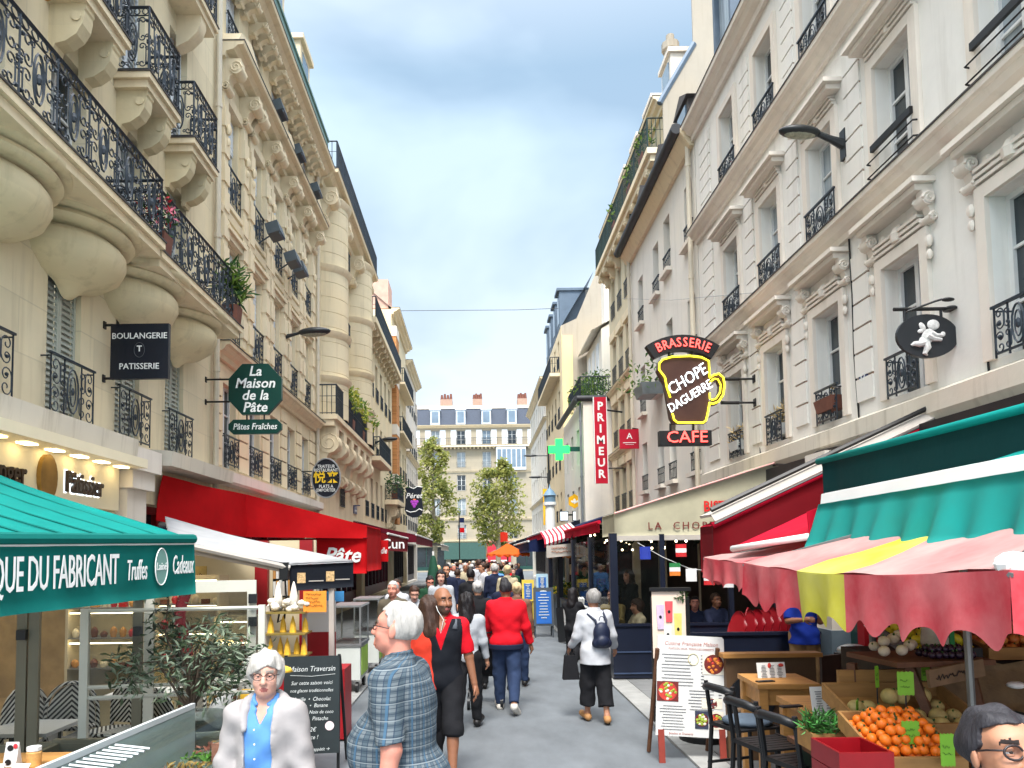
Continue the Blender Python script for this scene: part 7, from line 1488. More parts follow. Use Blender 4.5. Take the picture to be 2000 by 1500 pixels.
# ---- fruit stall
GRN = mat('crate_green', lin((24, 60, 40)), .6, .2, 6); CRW = mat('crate_wood', lin((150, 110, 62)), .7, .2, 4, stretch=(1, 5, 5)); TAGM = mat('price_tag_green', lin((120, 176, 44)), .6, .08, 9); REDP = mat('crate_red', lin((128, 12, 22)), .35, .15, 5)
def crate(name, label, x0, x1, y0, y1, z0, h, mt, tilt=0, group=None):
    """open crate, its floor rising towards the back by tilt"""
    o = thing(name, label, 'crate', ((x0+x1)/2, y0, z0), group); t = .014
    def q(y, z): return z+(y-y0)*tilt
    def slabq(nm, a, b, c, d, lo, hi): m = MB(); m.add([(a, c, q(c, lo)), (b, c, q(c, lo)), (b, d, q(d, lo)), (a, d, q(d, lo)), (a, c, q(c, hi)), (b, c, q(c, hi)), (b, d, q(d, hi)), (a, d, q(d, hi))], [(0, 3, 2, 1), (4, 5, 6, 7), (0, 1, 5, 4), (1, 2, 6, 5), (2, 3, 7, 6), (3, 0, 4, 7)]); return m.build(nm, mt, o)
    slabq('floor', x0, x1, y0, y1, z0, z0+t); slabq('side', x0, x1, y0, y0+t, z0+t, z0+h); slabq('side', x0, x1, y1-t, y1, z0+t, z0+h); slabq('side', x0, x0+t, y0+t, y1-t, z0+t, z0+h); slabq('side', x1-t, x1, y0+t, y1-t, z0+t, z0+h); return o
def fruit(name, label, cat, group, mt, spots, r, sq=(1, 1, 1), leafy=False, ribs=0):
    m = MB(); m.ball((0, 0, 0), (r*sq[0], r*sq[1], r*sq[2]), 16, 10)
    if ribs: m.v = [(x*(1-.05*abs(sin(5*atan2(y, x)))), y*(1-.05*abs(sin(5*atan2(y, x)))), z) for x, y, z in m.v]
    o = m.build(name, mt, None, True, loc=(0, 0, 0)); tag(o, label, cat, group); m = MB(); m.lathe([(.006, 0), (.004, .012)], (0, 0, r*sq[2]*.97), 6); m.build('stem', LEAF, o); q = random.Random(len(spots))
    for i, s in enumerate(spots):
        c = o if i == 0 else dup(o, s, q.random()*6); c.location = s; c.rotation_euler = (q.uniform(-.8, .8), q.uniform(-.8, .8), q.random()*6); k = q.uniform(.9, 1.1); c.scale = (k, k, k)
def heap(x0, x1, y0, y1, z, r, rows, cols, tilt, lay=2, seed=0, jit=.15):
    q = random.Random(seed); out = []
    for l in range(lay):
        for i in range(rows-l):
            for j in range(cols-l): x = x0+r+(x1-x0-2*r)*(j+.5*l)/max(1, cols-1)+q.uniform(-jit, jit)*r; y = y0+r+(y1-y0-2*r)*(i+.5*l)/max(1, rows-1)+q.uniform(-jit, jit)*r; out.append((x, y, z+r+l*r*1.45+(y-y0)*tilt))
    return out
ORG = mat('orange_peel', lin((238, 120, 28)), .4, .12, 3, bump=.15, bs=160, bd=.003); MEL = mat('melon_skin', lin((168, 148, 92)), .6, .3, 14, bump=.2, bs=90, bd=.004)
o = thing('fruit_stall', 'green skirted trestle carrying the orange and melon trays', 'stall', (2.1, 4, 0)); m = MB(); m.box(2.0, 2.9, 3.72, 4.72, .03, .86); m.build('trestle', mat('skirt_green', lin((18, 42, 32)), .7, .3, 4), o); m = MB(); m.box(1.94, 2.87, 3.7, 4.77, .86, .89); m.build('top', WOODD, o)
crate('fruit_tray', 'wide wooden tray heaped with oranges', 1.98, 2.42, 3.75, 4.17, .93, .09, CRW, .35)
fruit('orange', 'ripe orange in the heap beneath the garlic shelf', 'orange', 'oranges heaped in the wooden tray', ORG, heap(2.0, 2.4, 3.77, 4.15, .95, .027, 7, 8, .35, 4, 1, .35), .027)
crate('fruit_tray', 'tray of melons behind and left of the oranges', 2.14, 2.86, 4.2, 4.7, .98, .1, CRW, .3)
fruit('melon', 'ribbed tan melon lying behind the oranges', 'melon', 'melons behind the oranges', MEL, [(2.22+.1*i+.03*(j % 2)+.015*sin(i*3+j), 4.27+.1*j, 1.055+.03*j+.07*(i in (2, 3, 4) and j == 2)) for j in range(3) for i in range(6)], .05, (1, 1, .95), False, 1)
m = MB(); m.box(2.26, 2.7, 4.72, 4.75, .98, 1.3); tag(m.build('backboard', CRW), 'upright wooden board behind the melons', 'board')
crate('herb_crate', 'pale crate of green herbs left of the melons', 1.86, 2.05, 4.22, 4.42, .93, .1, CRW); m = MB(); m.pal = (0, 1); leaves(m, (1.95, 4.3, 1.06), .12, 380, .07, 77, (1, 1, .5), -.6, .12); tag(m.build('herb_bunch', [LEAF, mat('herb_green', lin((70, 140, 60)), .6, .3, 9)]), 'bunch of fine green herbs in the pale crate', 'herbs')
for i in range(3): crate('red_crate', ('topmost red plastic crate of the stack at the bottom edge', 'middle red plastic crate of the stack at the bottom edge', 'lowest red plastic crate of the stack at the bottom edge')[i], 1.7, 1.96, 3.58, 3.88, 1.0-.1*i, .095, REDP)
o = thing('crate_table', 'low stand under the red plastic crates', 'stand', (1.76, 3.7, 0)); m = MB(); m.box(1.72, 1.94, 3.6, 3.86, .77, .795); m.build('top', CRW, o); m = MB(); m.box(1.75, 1.91, 3.63, 3.83, .03, .77); m.build('base', BLACKM, o)
def price(label, px, py, y, w_=.07, h_=.1, rz=0, stick=.1):
    p = at(px, py, y); o = thing('price_tag', label, 'price tag', p, None); m = MB(); k = 8; m.prism([(-w_/2, -h_/2)]+[(-w_/2+w_*(i+.5)/k, -h_/2-(.006 if i % 2 else 0)) for i in range(k)]+[(w_/2, -h_/2), (w_/2, h_/2)]+[(w_/2-w_*(i+.5)/k, h_/2+(.006 if i % 2 else 0)) for i in range(k)]+[(-w_/2, h_/2)], p, (cos(rz), sin(rz), 0), Z, (0, .003, 0)); m.build('card', TAGM, o)
    m = scribble(MB(), p+Vector((0, -.004, .0)), (cos(rz), sin(rz), 0), Z, w_*.7, h_*.5, 2, int(px), .0012); m.build('handwriting', LEAF, o)
    if stick: m = MB(); m.bar(p-Z*h_/2+Y_*.006, p-Z*(h_/2+stick)+Y_*.006, .004, 5); m.build('stick', BLACKM, o)
price('green price tag on a stick above the oranges', 1769, 1335, 4.1, .09, .12); price('green price tag stuck in the front of the oranges', 1779, 1431, 3.85, .09, .11, 0, .06); price('narrow green price tag standing over the melons', 1713, 1322, 4.5, .035, .12, .5); price('tilted green price tag beside the herbs', 1675, 1390, 4.3, .06, .12, .9); price('green price tag hanging left of the woman in glasses', 1851, 1465, 3.7, .07, .15, 0, 0); price('small green price tag under the dark shelf', 1808, 1315, 4.5, .05, .08, 0, 0)
o = thing('wooden_rack', 'dark wooden rack with a printed front board carrying garlic', 'rack', (2.5, 4.5, 0))
for i, (a_, b_) in enumerate((((2.72, 4.2, .5), (2.58, 4.5, 1.36)), ((3.02, 4.35, .5), (2.96, 4.55, 1.4)), ((2.38, 4.75, .5), (2.36, 4.75, 1.34)), ((2.96, 4.95, .5), (2.96, 4.95, 1.36)))): m = MB(); m.tube([a_, b_], .035, 4); m.build('leg', WOODD, o)
m = MB(); m.obox((2.72, 4.65, 1.38), (.62, .5, .03), .1); m.build('shelf', WOODD, o); m = MB(); m.obox((2.78, 4.38, 1.33), (.4, .02, .1), .25, 0, -.12); fb = m.build('front_board', mat('board_tan', lin((120, 96, 70)), .7, .3, 6), o); m = scribble(MB(), (2.78, 4.365, 1.33), (cos(.25), sin(.25), .12), Z, .3, .06, 1, 9, .003); m.build('lettering', BLACKM, fb)
GAR = mat('garlic_white', lin((186, 174, 156)), .6, .2, 12)
fruit('garlic_bulb', 'white garlic bulb tied on the dark wooden rack', 'garlic', 'garlic bulbs on the wooden rack', GAR, [(2.46, 4.55, 1.44), (2.54, 4.5, 1.45), (2.5, 4.62, 1.49), (2.62, 4.56, 1.47), (2.58, 4.66, 1.5), (2.67, 4.62, 1.47), (2.64, 4.7, 1.52), (2.48, 4.7, 1.45)], .034, (1, 1, .9), False, 1)
fruit('dark_plum', 'shiny dark plum on the rack beside the garlic', 'plum', 'dark plums on the rack', mat('plum_dark', lin((44, 30, 48)), .2, .3, 9), heap(2.68, 2.96, 4.45, 4.62, 1.4, .022, 3, 7, 0, 2, 5), .022)
fruit('chestnut', 'brown onion in the small crate under the rack', 'onion', 'onions under the rack', mat('onion_brown', lin((150, 84, 44)), .5, .2, 9), heap(2.46, 2.78, 4.75, 4.95, 1.12, .03, 2, 5, .1, 2, 6), .03)
crate('fruit_tray', 'small crate of onions on the shelf below the garlic', 2.42, 2.82, 4.72, 4.99, 1.1, .07, CRW)
o = thing('bag_dispenser', 'clear plastic bag dispenser with a green strip above the rack', 'dispenser', (2.85, 5, 1.5)); p = at(1830, 1240, 5.0); m = MB(); m.lathe([(.08, -.12), (.1, -.05), (.09, .06), (.06, .12)], p, 14); m.build('bag_roll', mat('film_clear', (.55, .56, .54), .15, .2, 9, alpha=.6), o, True); m = MB(); m.box(p.x+.02, p.x+.05, p.y-.105, p.y-.09, p.z-.1, p.z+.08); m.build('green_strip', MATS['flag_green'], o); m = MB(); m.lathe([(.07, .12), (.07, .17), (0, .18)], p, 12); m.build('cap', BLACKM, o)
o = thing('rear_stall', 'dark rear fruit stall under the big parasol', 'stall', (3.6, 5.4, 0)); m = MB(); m.box(2.85, 4.8, 5.0, 5.9, .03, 1.3); m.build('base', mat('stall_dark', lin((40, 34, 26)), .8, .5, 4), o)
crate('fruit_tray', 'rear wooden tray of red and yellow apples', 3.4, 4.1, 5.0, 5.5, 1.31, .08, CRW, .25); crate('fruit_tray', 'rear tray of yellow lemons beside the apples', 2.9, 3.36, 5.0, 5.5, 1.31, .08, BLACKM, .25)
fruit('apple', 'red and yellow apple in the rear wooden tray', 'apple', 'apples in the rear tray', mat('apple_red', lin((190, 70, 40)), .35, .1, 12, col2=lin((220, 160, 70))), heap(3.42, 4.08, 5.02, 5.45, 1.33, .035, 5, 9, .25, 2, 9, .3), .035)
fruit('lemon', 'yellow lemon in the rear dark tray', 'lemon', 'lemons in the rear tray', mat('lemon_yellow', lin((222, 206, 50)), .4, .1, 12), heap(2.92, 3.34, 5.02, 5.45, 1.33, .036, 4, 5, .25, 2, 10, .3), .036, (1.2, .9, .9))
crate('fruit_tray', 'tray of peaches low at the right edge', 2.75, 3.2, 3.95, 4.3, .92, .08, CRW, .2); fruit('peach', 'orange peach in the tray at the right edge', 'peach', 'peaches at the right edge', mat('peach_skin', lin((232, 140, 70)), .5, .1, 12, col2=lin((210, 70, 50))), heap(2.77, 3.18, 3.97, 4.28, .94, .03, 4, 7, .2, 2, 12, .3), .03)
m = MB(); m.sheet([[Vector((2.75+.07*i, 4.95-.02*j, 1.3-.06*j+.012*sin(i*1.7+j*2.1))) for j in range(6)] for i in range(18)], .006); tag(m.build('cardboard_drape', mat('kraft_brown', lin((110, 88, 60)), .6, .3, 9, bump=.3, bs=20), None, True), 'crumpled brown cover over the rear stall front', 'cover')
for i, px in enumerate((1985, 1705)): p = at(px, (1338, 1222)[i], (4.6, 4.9)[i]); m = MB(); m.ball(p, (.055, .05, .022), 12, 6); o = tag(m.build('stall_lamp', WHT, None, True), ('white lamp shade over the peaches at the right edge', 'small white lamp over the pale film')[i], 'lamp')
m = MB(); p = at(1700, 1218, 4.8); q = at(1905, 1225, 3.3)
o = thing('parasol_pole', 'grey steel pole rising through the fruit stall', 'pole', (at(1900, 1300, 4.0).x, 4.0, 0)); m = MB(); x = at(1898, 1300, 4.0).x; m.bar((x, 4, .03), (x-.02, 4, 2.1), .02, 8); m.build('tube', MATS['pole_steel'], o)
m = MB(); m.lathe([(.06, 0), (.04, .08)], (x, 4, .03), 10); m.build('foot', BLACKM, o)
# ================================================================= people
def V3(*a): return np.array(a, np.float32)
class Sdf:
    """signed distance field on a grid, polygonised with surface nets"""
    def __init__(s, lo, hi, h):
        s.lo = np.array(lo, np.float32); s.h = h; s.n = np.ceil((np.array(hi)-s.lo)/h).astype(int)+1; s.D = np.full(s.n, .5, np.float32)
    def sub(s, lo, hi):
        a = np.maximum(0, np.floor((np.array(lo)-s.lo)/s.h).astype(int)); b = np.minimum(s.n, np.ceil((np.array(hi)-s.lo)/s.h).astype(int)+1)
        if np.any(b <= a): return None, None
        g = [s.lo[i]+s.h*np.arange(a[i], b[i], dtype=np.float32) for i in range(3)]
        return tuple(slice(x, y) for x, y in zip(a, b)), (g[0][:, None, None], g[1][None, :, None], g[2][None, None, :])
    def put(s, sl, d, k, op='u'):
        o = s.D[sl]
        if op == 'u':
            if k: t = np.clip(.5+.5*(o-d)/k, 0, 1); s.D[sl] = o+(d-o)*t-k*t*(1-t)
            else: s.D[sl] = np.minimum(o, d)
        elif op == 's':
            t = np.clip(.5-.5*(o+d)/max(k, 1e-4), 0, 1); s.D[sl] = o+(-d-o)*t+k*t*(1-t)
    def cone(s, a, b, ra, rb, k=.02, cuts=(), op='u', sx=1):
        a, b = np.array(a, np.float32), np.array(b, np.float32); r = max(ra, rb)+k+3*s.h
        sl, g = s.sub(np.minimum(a, b)-r, np.maximum(a, b)+r)
        if sl is None: return
        ba = b-a; l2 = max(1e-9, float(ba @ ba)); px, py, pz = g[0]-a[0], g[1]-a[1], g[2]-a[2]
        t = np.clip((px*ba[0]+py*ba[1]+pz*ba[2])/l2, 0, 1)
        d = np.sqrt((px-t*ba[0])**2+(py-t*ba[1])**2+(pz-t*ba[2])**2)-(ra+(rb-ra)*t)
        for c, n in cuts: d = np.maximum(d, (g[0]-c[0])*n[0]+(g[1]-c[1])*n[1]+(g[2]-c[2])*n[2])
        s.put(sl, d, k, op)
    def ell(s, c, r, k=.02, R_=None, cuts=(), op='u'):
        c = np.array(c, np.float32); m = max(r)+k+3*s.h; sl, g = s.sub(c-m, c+m)
        if sl is None: return
        p = [g[0]-c[0], g[1]-c[1], g[2]-c[2]]
        if R_ is not None: Q = np.array(R_.transposed(), np.float32); p = [Q[i, 0]*p[0]+Q[i, 1]*p[1]+Q[i, 2]*p[2] for i in range(3)]
        k0 = np.sqrt((p[0]/r[0])**2+(p[1]/r[1])**2+(p[2]/r[2])**2)+1e-6; k1 = np.sqrt((p[0]/r[0]**2)**2+(p[1]/r[1]**2)**2+(p[2]/r[2]**2)**2)+1e-6
        d = k0*(k0-1)/k1
        for cc, n in cuts: d = np.maximum(d, (g[0]-cc[0])*n[0]+(g[1]-cc[1])*n[1]+(g[2]-cc[2])*n[2])
        s.put(sl, d, k, op)
    def full(s): return s.sub(s.lo, s.lo+s.h*s.n)[1]
    def mesh(s):
        D = s.D; S = D < 0; c = S[:-1, :-1, :-1].astype(np.int8)
        for i in range(1, 8): x, y, z = i & 1, i >> 1 & 1, i >> 2; c = c+S[x:S.shape[0]-1+x, y:S.shape[1]-1+y, z:S.shape[2]-1+z]
        act = np.argwhere((c > 0) & (c < 8))
        if not len(act): return [], []
        ids = np.full(np.array(D.shape)-1, -1, np.int64); ids[tuple(act.T)] = np.arange(len(act))
        cv = np.stack([D[act[:, 0]+(i & 1), act[:, 1]+(i >> 1 & 1), act[:, 2]+(i >> 2)] for i in range(8)], 1)
        P = np.zeros((len(act), 3)); cnt = np.zeros(len(act))
        for i in range(8):
            for b in range(3):
                j = i | 1 << b
                if j == i: continue
                a0, a1 = cv[:, i], cv[:, j]; x = (a0 < 0) != (a1 < 0); t = np.where(x, a0/np.where(x, a0-a1, 1), 0)
                q = np.array([i & 1, i >> 1 & 1, i >> 2], float)[None].repeat(len(act), 0); q[:, b] += t; P += q*x[:, None]; cnt += x
        V_ = s.lo+s.h*(act+P/cnt[:, None]); F_ = []
        for ax in range(3):
            sa = [slice(None)]*3; sb = [slice(None)]*3; sa[ax] = slice(0, -1); sb[ax] = slice(1, None)
            e = np.argwhere(S[tuple(sa)] != S[tuple(sb)]); u, v = (ax+1) % 3, (ax+2) % 3
            e = e[(e[:, u] > 0) & (e[:, v] > 0) & (e[:, u] < D.shape[u]-1) & (e[:, v] < D.shape[v]-1)]
            o = [];
            for du, dv in ((0, 0), (1, 0), (1, 1), (0, 1)): q = e.copy(); q[:, u] -= du; q[:, v] -= dv; o.append(ids[tuple(q.T)])
            f = np.stack(o, 1); fl = S[tuple(sa)][tuple(e.T)]; f[~fl] = f[~fl][:, ::-1]; F_.append(f)
        F_ = np.concatenate(F_); return V_, F_[(F_ >= 0).all(1)]
def meshobj(name, V_, F_, mats, parent=None, mi=None, smooth=True):
    me = bpy.data.meshes.new(name); me.vertices.add(len(V_)); me.vertices.foreach_set('co', np.asarray(V_, np.float32).ravel())
    F_ = np.asarray(F_); me.loops.add(len(F_)*4); me.loops.foreach_set('vertex_index', F_.ravel().astype(np.int32)); me.polygons.add(len(F_)); me.polygons.foreach_set('loop_start', np.arange(0, len(F_)*4, 4, dtype=np.int32))
    for m in (mats if isinstance(mats, (list, tuple)) else [mats]): me.materials.append(m)
    if mi is not None: me.polygons.foreach_set('material_index', np.asarray(mi, np.int32))
    me.polygons.foreach_set('use_smooth', [smooth]*len(F_)); me.update(calc_edges=True); me.validate()
    o = bpy.data.objects.new(name, me); COL.objects.link(o)
    if parent is not None: o.parent = parent
    return o
SK = {k: mat('skin_'+k, lin(c), .5, .07, 30, bump=.06, bs=180, bd=.002, sss=.08) for k, c in (('pink', (206, 138, 118)), ('pale', (204, 154, 134)), ('tan', (146, 98, 72)), ('brown', (110, 74, 54)), ('warm', (180, 128, 100)))}
LIPS = mat('lips', lin((158, 92, 84)), .4, .1, 30); BROWG = mat('brow_grey', lin((150, 140, 130)), .8); BROWD = mat('brow_dark', lin((40, 30, 26)), .8); STUB = mat('stubble', lin((84, 62, 50)), .8, .2, 60); EYEW = mat('eye_white', lin((226, 222, 216)), .15, .02, 3); IRIS = mat('iris', lin((60, 50, 44)), .1, .1, 3); GLASSF = mat('spectacle_frame', lin((44, 34, 34)), .3, .1, 3)
def hairmat(n, c): return mat('hair_'+n, lin(c), .55, .3, 40, bump=.5, bs=120, bd=.01, stretch=(1, 1, .25), spec=.3)
HR = {'white': hairmat('white', (176, 171, 164)), 'grey': hairmat('grey', (140, 136, 132)), 'black': hairmat('black', (26, 22, 24)), 'brown': hairmat('brown', (62, 42, 32)), 'blond': hairmat('blond', (198, 172, 132)), 'lgrey': hairmat('lgrey', (184, 180, 176)), 'salt': hairmat('salt', (46, 44, 48))}
def fab(n, c, var=.14, rough=.85, **k): return mat('fabric_'+n, lin(c), rough, var, 5, bump=.15, bs=14, bd=.02, spec=.2, **k)
def plaid():
    m = fab('plaid', (120, 135, 142)); t = m.node_tree; n = t.nodes; l = t.links; b = n['Principled BSDF']; tcn = n.new('ShaderNodeTexCoord'); s = n.new('ShaderNodeSeparateXYZ'); l.new(tcn.outputs['Object'], s.inputs[0])
    def M_(op, a, c=None):
        q = n.new('ShaderNodeMath'); q.operation = op
        for i, v in enumerate((a, c)):
            if v is None: continue
            if hasattr(v, 'is_linked'): l.new(v, q.inputs[i])
            else: q.inputs[i].default_value = v
        return q.outputs[0]
    u = M_('MULTIPLY', M_('ARCTAN2', s.outputs[0], s.outputs[1]), .19)
    def band(x, per, duty, ph): f = M_('FRACT', M_('ADD', M_('DIVIDE', x, per), ph)); return M_('LESS_THAN', f, duty)
    def mx(a, c, f):
        q = n.new('ShaderNodeMix'); q.data_type = 'RGBA'; l.new(f, q.inputs[0])
        if isinstance(a, tuple): q.inputs[6].default_value = (*a, 1)
        else: l.new(a, q.inputs[6])
        q.inputs[7].default_value = (*c, 1); return q.outputs[2]
    o = lin((106, 114, 118)); z = s.outputs[2]
    o = mx(o, lin((70, 86, 96)), M_('MULTIPLY', band(u, .042, .45, .1), .75)); o = mx(o, lin((56, 70, 80)), M_('MULTIPLY', band(z, .048, .42, .2), .62)); o = mx(o, lin((40, 56, 74)), M_('MULTIPLY', band(u, .021, .16, .3), .8)); o = mx(o, lin((40, 52, 66)), M_('MULTIPLY', band(z, .024, .15, 0), .7)); o = mx(o, lin((66, 98, 122)), M_('MULTIPLY', band(u, .084, .1, .55), .8)); o = mx(o, lin((132, 140, 143)), M_('MULTIPLY', band(z, .072, .06, .75), .8))
    l.new(o, b.inputs['Base Color']); return m
NP = [0]
def person(label, x, y, ht, yaw, h=.014, skin='warm', legs=((0, 0), (0, 0)), arms=((5, 8, 12), (5, 8, 12)), inw=(0, 0), lean=0, head=(0, 0), bulk=1.0, belly=0.0, sh=1.0, top=None, sleeve=1.0, hem=.86, tin=.016, neck=.07, vee=0, bot=None, leglen=1.0, flare=0, shoe=None, hair=None, hs='short', brow=BROWD, beard=False, glasses=False, jacket=None, jopen=.07, vest=None, z0=.0, group='passers by in the market street', collar=True, folds=.004, bag=None, sit=False, lip=True):
    NP[0] += 1; q = random.Random(NP[0]*17); ph = [q.uniform(0, 6) for _ in range(8)]
    le = R(lean); up = V3(0, sin(le), cos(le)); fw = V3(0, cos(le), -sin(le)); rt = V3(1, 0, 0)
    P = V3(0, 0, .93); N_ = P+.53*up; ch = P+.34*up
    LG = []
    for sgn, (hp, kn) in zip((-1, 1), legs):
        a = P+V3(sgn*.085, 0, -.02); hp, kn = R(hp), R(kn); kne = a+V3(sgn*.015, sin(hp)*.43, -cos(hp)*.43); ank = kne+V3(0, sin(hp-kn)*.41, -cos(hp-kn)*.41); f = hp-kn; toe = ank+V3(sgn*.04, cos(f)*.17, sin(f)*.17-.045*cos(f)); heel = ank+V3(0, -cos(f)*.035, -.045); LG.append((a, kne, ank, toe, heel))
    dz = -min(min(l[3][2], l[4][2])-.03 for l in LG) if not sit else 0
    AR = []
    for i, (sgn, (fl, ab, el)) in enumerate(zip((-1, 1), arms)):
        s = N_-.06*up+rt*sgn*.17*sh; fl, ab, el = R(fl), R(ab), R(el); d = V3(sgn*sin(ab), sin(fl)*cos(ab), -cos(fl)*cos(ab)); e = s+.29*d; d2 = V3(sgn*(sin(ab)-inw[i]), sin(fl+el), -cos(fl+el)); d2 = d2/np.linalg.norm(d2); w_ = e+.25*d2; AR.append((s, e, w_, d2, sgn))
    hy, hpit = R(head[0]), R(head[1]); HR_ = Matrix.Rotation(hy, 3, 'Z') @ Matrix.Rotation(-hpit, 3, 'X'); nk = N_+.02*up; HC = nk+np.array(HR_ @ Vector((0, .028, .135)), np.float32)
    def hp_(a, b, c): return HC+np.array(HR_ @ Vector((a, b, c)), np.float32)
    reach = [P] + [p for l in LG for p in l] + [p+d*.22 for _, _, p, d, _ in AR] + [e for _, e, _, _, _ in AR] + [HC+V3(0, 0, .2), HC-V3(0, .2, 0), N_+V3(0, .24, 0), N_-V3(0, .2, 0)]
    lo = np.min(reach, 0)-V3(.2, .2, .1); hi = np.max(reach, 0)+V3(.2, .2, .06); lo[0] = min(lo[0], -.36); hi[0] = max(hi[0], .36); lo[1] = min(lo[1], -.34); hi[1] = max(hi[1], .36+belly*.15)
    hh = h/(ht/1.75)
    def torso(S, g, k=.05, low=True):
        b = bulk
        if low: S.ell(P+V3(0, -.01, .0), (.158*b+g, .112*b+g, .13+g), k)
        S.ell(P+.2*up, (.142*b+g, .102*b+g, .17+g), k); S.ell(P+.36*up+.0*fw, (.165*b*sh**.5+g, .115*b+g, .17+g), k)
        if belly: S.ell(P+.14*up+fw*(.07+.05*belly), (.15*b+g, .13+.05*belly+g, .19+g), k)
        S.cone(N_-.07*up-rt*.15*sh, N_-.07*up+rt*.15*sh, .058+g, .058+g, k); S.cone(N_-.05*up-rt*.05, N_+.02*up, .075+g, .05+g*.5, k)
    def nz(S, amp):
        g = S.full(); S.D += amp*(np.sin(23*g[2]+9*g[0]+ph[0])*np.sin(17*g[0]+11*g[1]+ph[1])+.7*np.sin(41*g[2]-19*g[1]+ph[2])*np.cos(29*g[0]+ph[3])).astype(np.float32)
    def arm(S, g, to, k=.02, cutend=True):
        for s, e, w_, d2, sgn in AR:
            u = (e-s)/np.linalg.norm(e-s)
            if to < 1: c = s+(e-s)*min(1, to/.55); cu = ((c, u),) if cutend and to <= .55 else (); S.cone(s, e, .052*bulk**.5+g, .041*bulk**.4+g*(1.3 if to <= .55 else 1), k, cu)
            else: S.cone(s, e, .052*bulk**.5+g, .042*bulk**.4+g, k)
            if to > .55: c = e+(w_-e)*min(1., (to-.55)/.45); S.cone(e, w_, .042*bulk**.4+g, .028+g, k, ((c, d2),))
    # ---- body (one continuous surface)
    S = Sdf(lo, hi, hh); torso(S, -.004); arm(S, 0, 2, .018)
    for a, kn, an, to, he in LG:
        S.cone(a, kn, .085*bulk**.6, .055*bulk**.4, .03); S.cone(kn, an, .054, .036, .02); cf = kn+(an-kn)*.3; S.ell(cf+V3(0, -.014, 0), (.047, .05, .12), .03); S.cone(an, to, .034, .028, .02); S.cone(an, he, .034, .03, .02)
    S.cone(nk-.06*up, HC+V3(0, -.01, -.05), .058*bulk**.5, .052*bulk**.4, .03)
    E3 = lambda c, r, k=.015, rot=None, op='u': S.ell(hp_(*c), r, k, (HR_ @ rot) if rot else HR_, (), op)
    fat = 1+max(0, bulk-1)*.35
    E3((0, -.016, .035), (.076, .096, .094)); E3((0, .028, -.03), (.062*fat, .064, .085)); E3((0, .05, -.085), (.034*fat, .034, .03), .025); E3((0, .02, -.06), (.058*fat, .055, .05), .02)
    E3((0, .058, .035), (.06, .034, .03), .03)                                     # brow
    for e in (-1, 1): E3((e*.03, .088, .006), (.02, .014, .013), .012, None, 's'); E3((e*.036, .062, -.03), (.026, .024, .024), .02); E3((e*.077, -.005, -.005), (.01, .02, .034), .006, Matrix.Rotation(e*-.3, 3, 'Z'))
    S.cone(hp_(0, .088, .012), hp_(0, .108, -.03), .009, .0155, .012); S.ell(hp_(.013, .096, -.034), (.01, .01, .008), .006); S.ell(hp_(-.013, .096, -.034), (.01, .01, .008), .006)
    E3((0, .084, -.062), (.024, .013, .007), .006); E3((0, .082, -.073), (.021, .013, .007), .006)
    if hh < .012: E3((0, .098, -.0675), (.02, .006, .0022), .003, None, 's')
    # hands: palm, four unequal bent fingers and a thumb from the side of the palm
    for s, e, w_, d2, sgn in AR:
        side = np.cross(d2, V3(sgn*1.0, 0, 0)); side = side/(np.linalg.norm(side)+1e-6); pn = np.cross(side, d2)*1.0
        inn = V3(-sgn, 0, 0); inn = inn-d2*float(inn @ d2); inn /= np.linalg.norm(inn)+1e-6; fwd = np.cross(inn, d2)*sgn
        if fwd[1] < 0 and abs(d2[1]) < .8: fwd = -fwd
        pc = w_+d2*.05; S.cone(w_, w_+d2*.085, .026, .028, .012); S.cone(pc+fwd*.02, pc+fwd*.02+d2*.035, .02, .018, .012); S.cone(pc-fwd*.02, pc-fwd*.02+d2*.03, .02, .017, .012)
        fr = max(.0085, hh*.62)
        for j, (o_, ln) in enumerate(((.032, .068), (.011, .078), (-.011, .072), (-.031, .055))):
            b0 = w_+d2*.088+fwd*o_; b1 = b0+d2*ln*.5+inn*.012; b2 = b1+d2*ln*.35+inn*.028; S.cone(b0, b1, fr*1.05, fr, .004); S.cone(b1, b2, fr, fr*.85, .004)
        t0 = w_+d2*.035+fwd*.03; t1 = t0+d2*.035+fwd*.026+inn*.01; S.cone(t0, t1, fr*1.25, fr*1.1, .008); S.cone(t1, t1+d2*.03+fwd*.004+inn*.012, fr*1.1, fr*.9, .004)
    Vb, Fb = S.mesh(); fc = Vb[Fb].mean(1)-HC; fl_ = fc @ np.array(HR_)           # head local
    mi = np.zeros(len(Fb), int)
    if lip and hh < .013: mi[((fl_[:, 0]/.025)**2+((fl_[:, 2]+.0675)/.0115)**2 < 1) & (fl_[:, 1] > .06)] = 1
    bz = .034-.12*np.abs(np.abs(fl_[:, 0])-.03)
    mi[(np.abs(np.abs(fl_[:, 0])-.032) < .021) & (np.abs(fl_[:, 2]-bz) < .006) & (fl_[:, 1] > .05)] = 2
    if beard: mi[(fl_[:, 2] < -.035+.25*np.maximum(0, -fl_[:, 1]+.03)) & (fl_[:, 2] > -.125) & (fl_[:, 1] > -.0) & (mi == 0) & ~((np.abs(fl_[:, 0]) < .03) & (fl_[:, 2] > -.045))] = 3
    sc = ht/1.75
    def fin(V_): return (np.asarray(V_)+V3(0, 0, dz))*sc
    body = meshobj('person', fin(Vb), Fb, [SK[skin], LIPS, brow, STUB], None, mi); body.location = (x, y, z0); body.rotation_euler = (0, 0, R(yaw)); tag(body, label, 'person', group); W[body.name] = Vector((x, y, z0))
    def child(name, S, mt, mi=None):
        V_, F_ = S.mesh()
        if len(F_): return meshobj(name, fin(V_), F_, mt, body)
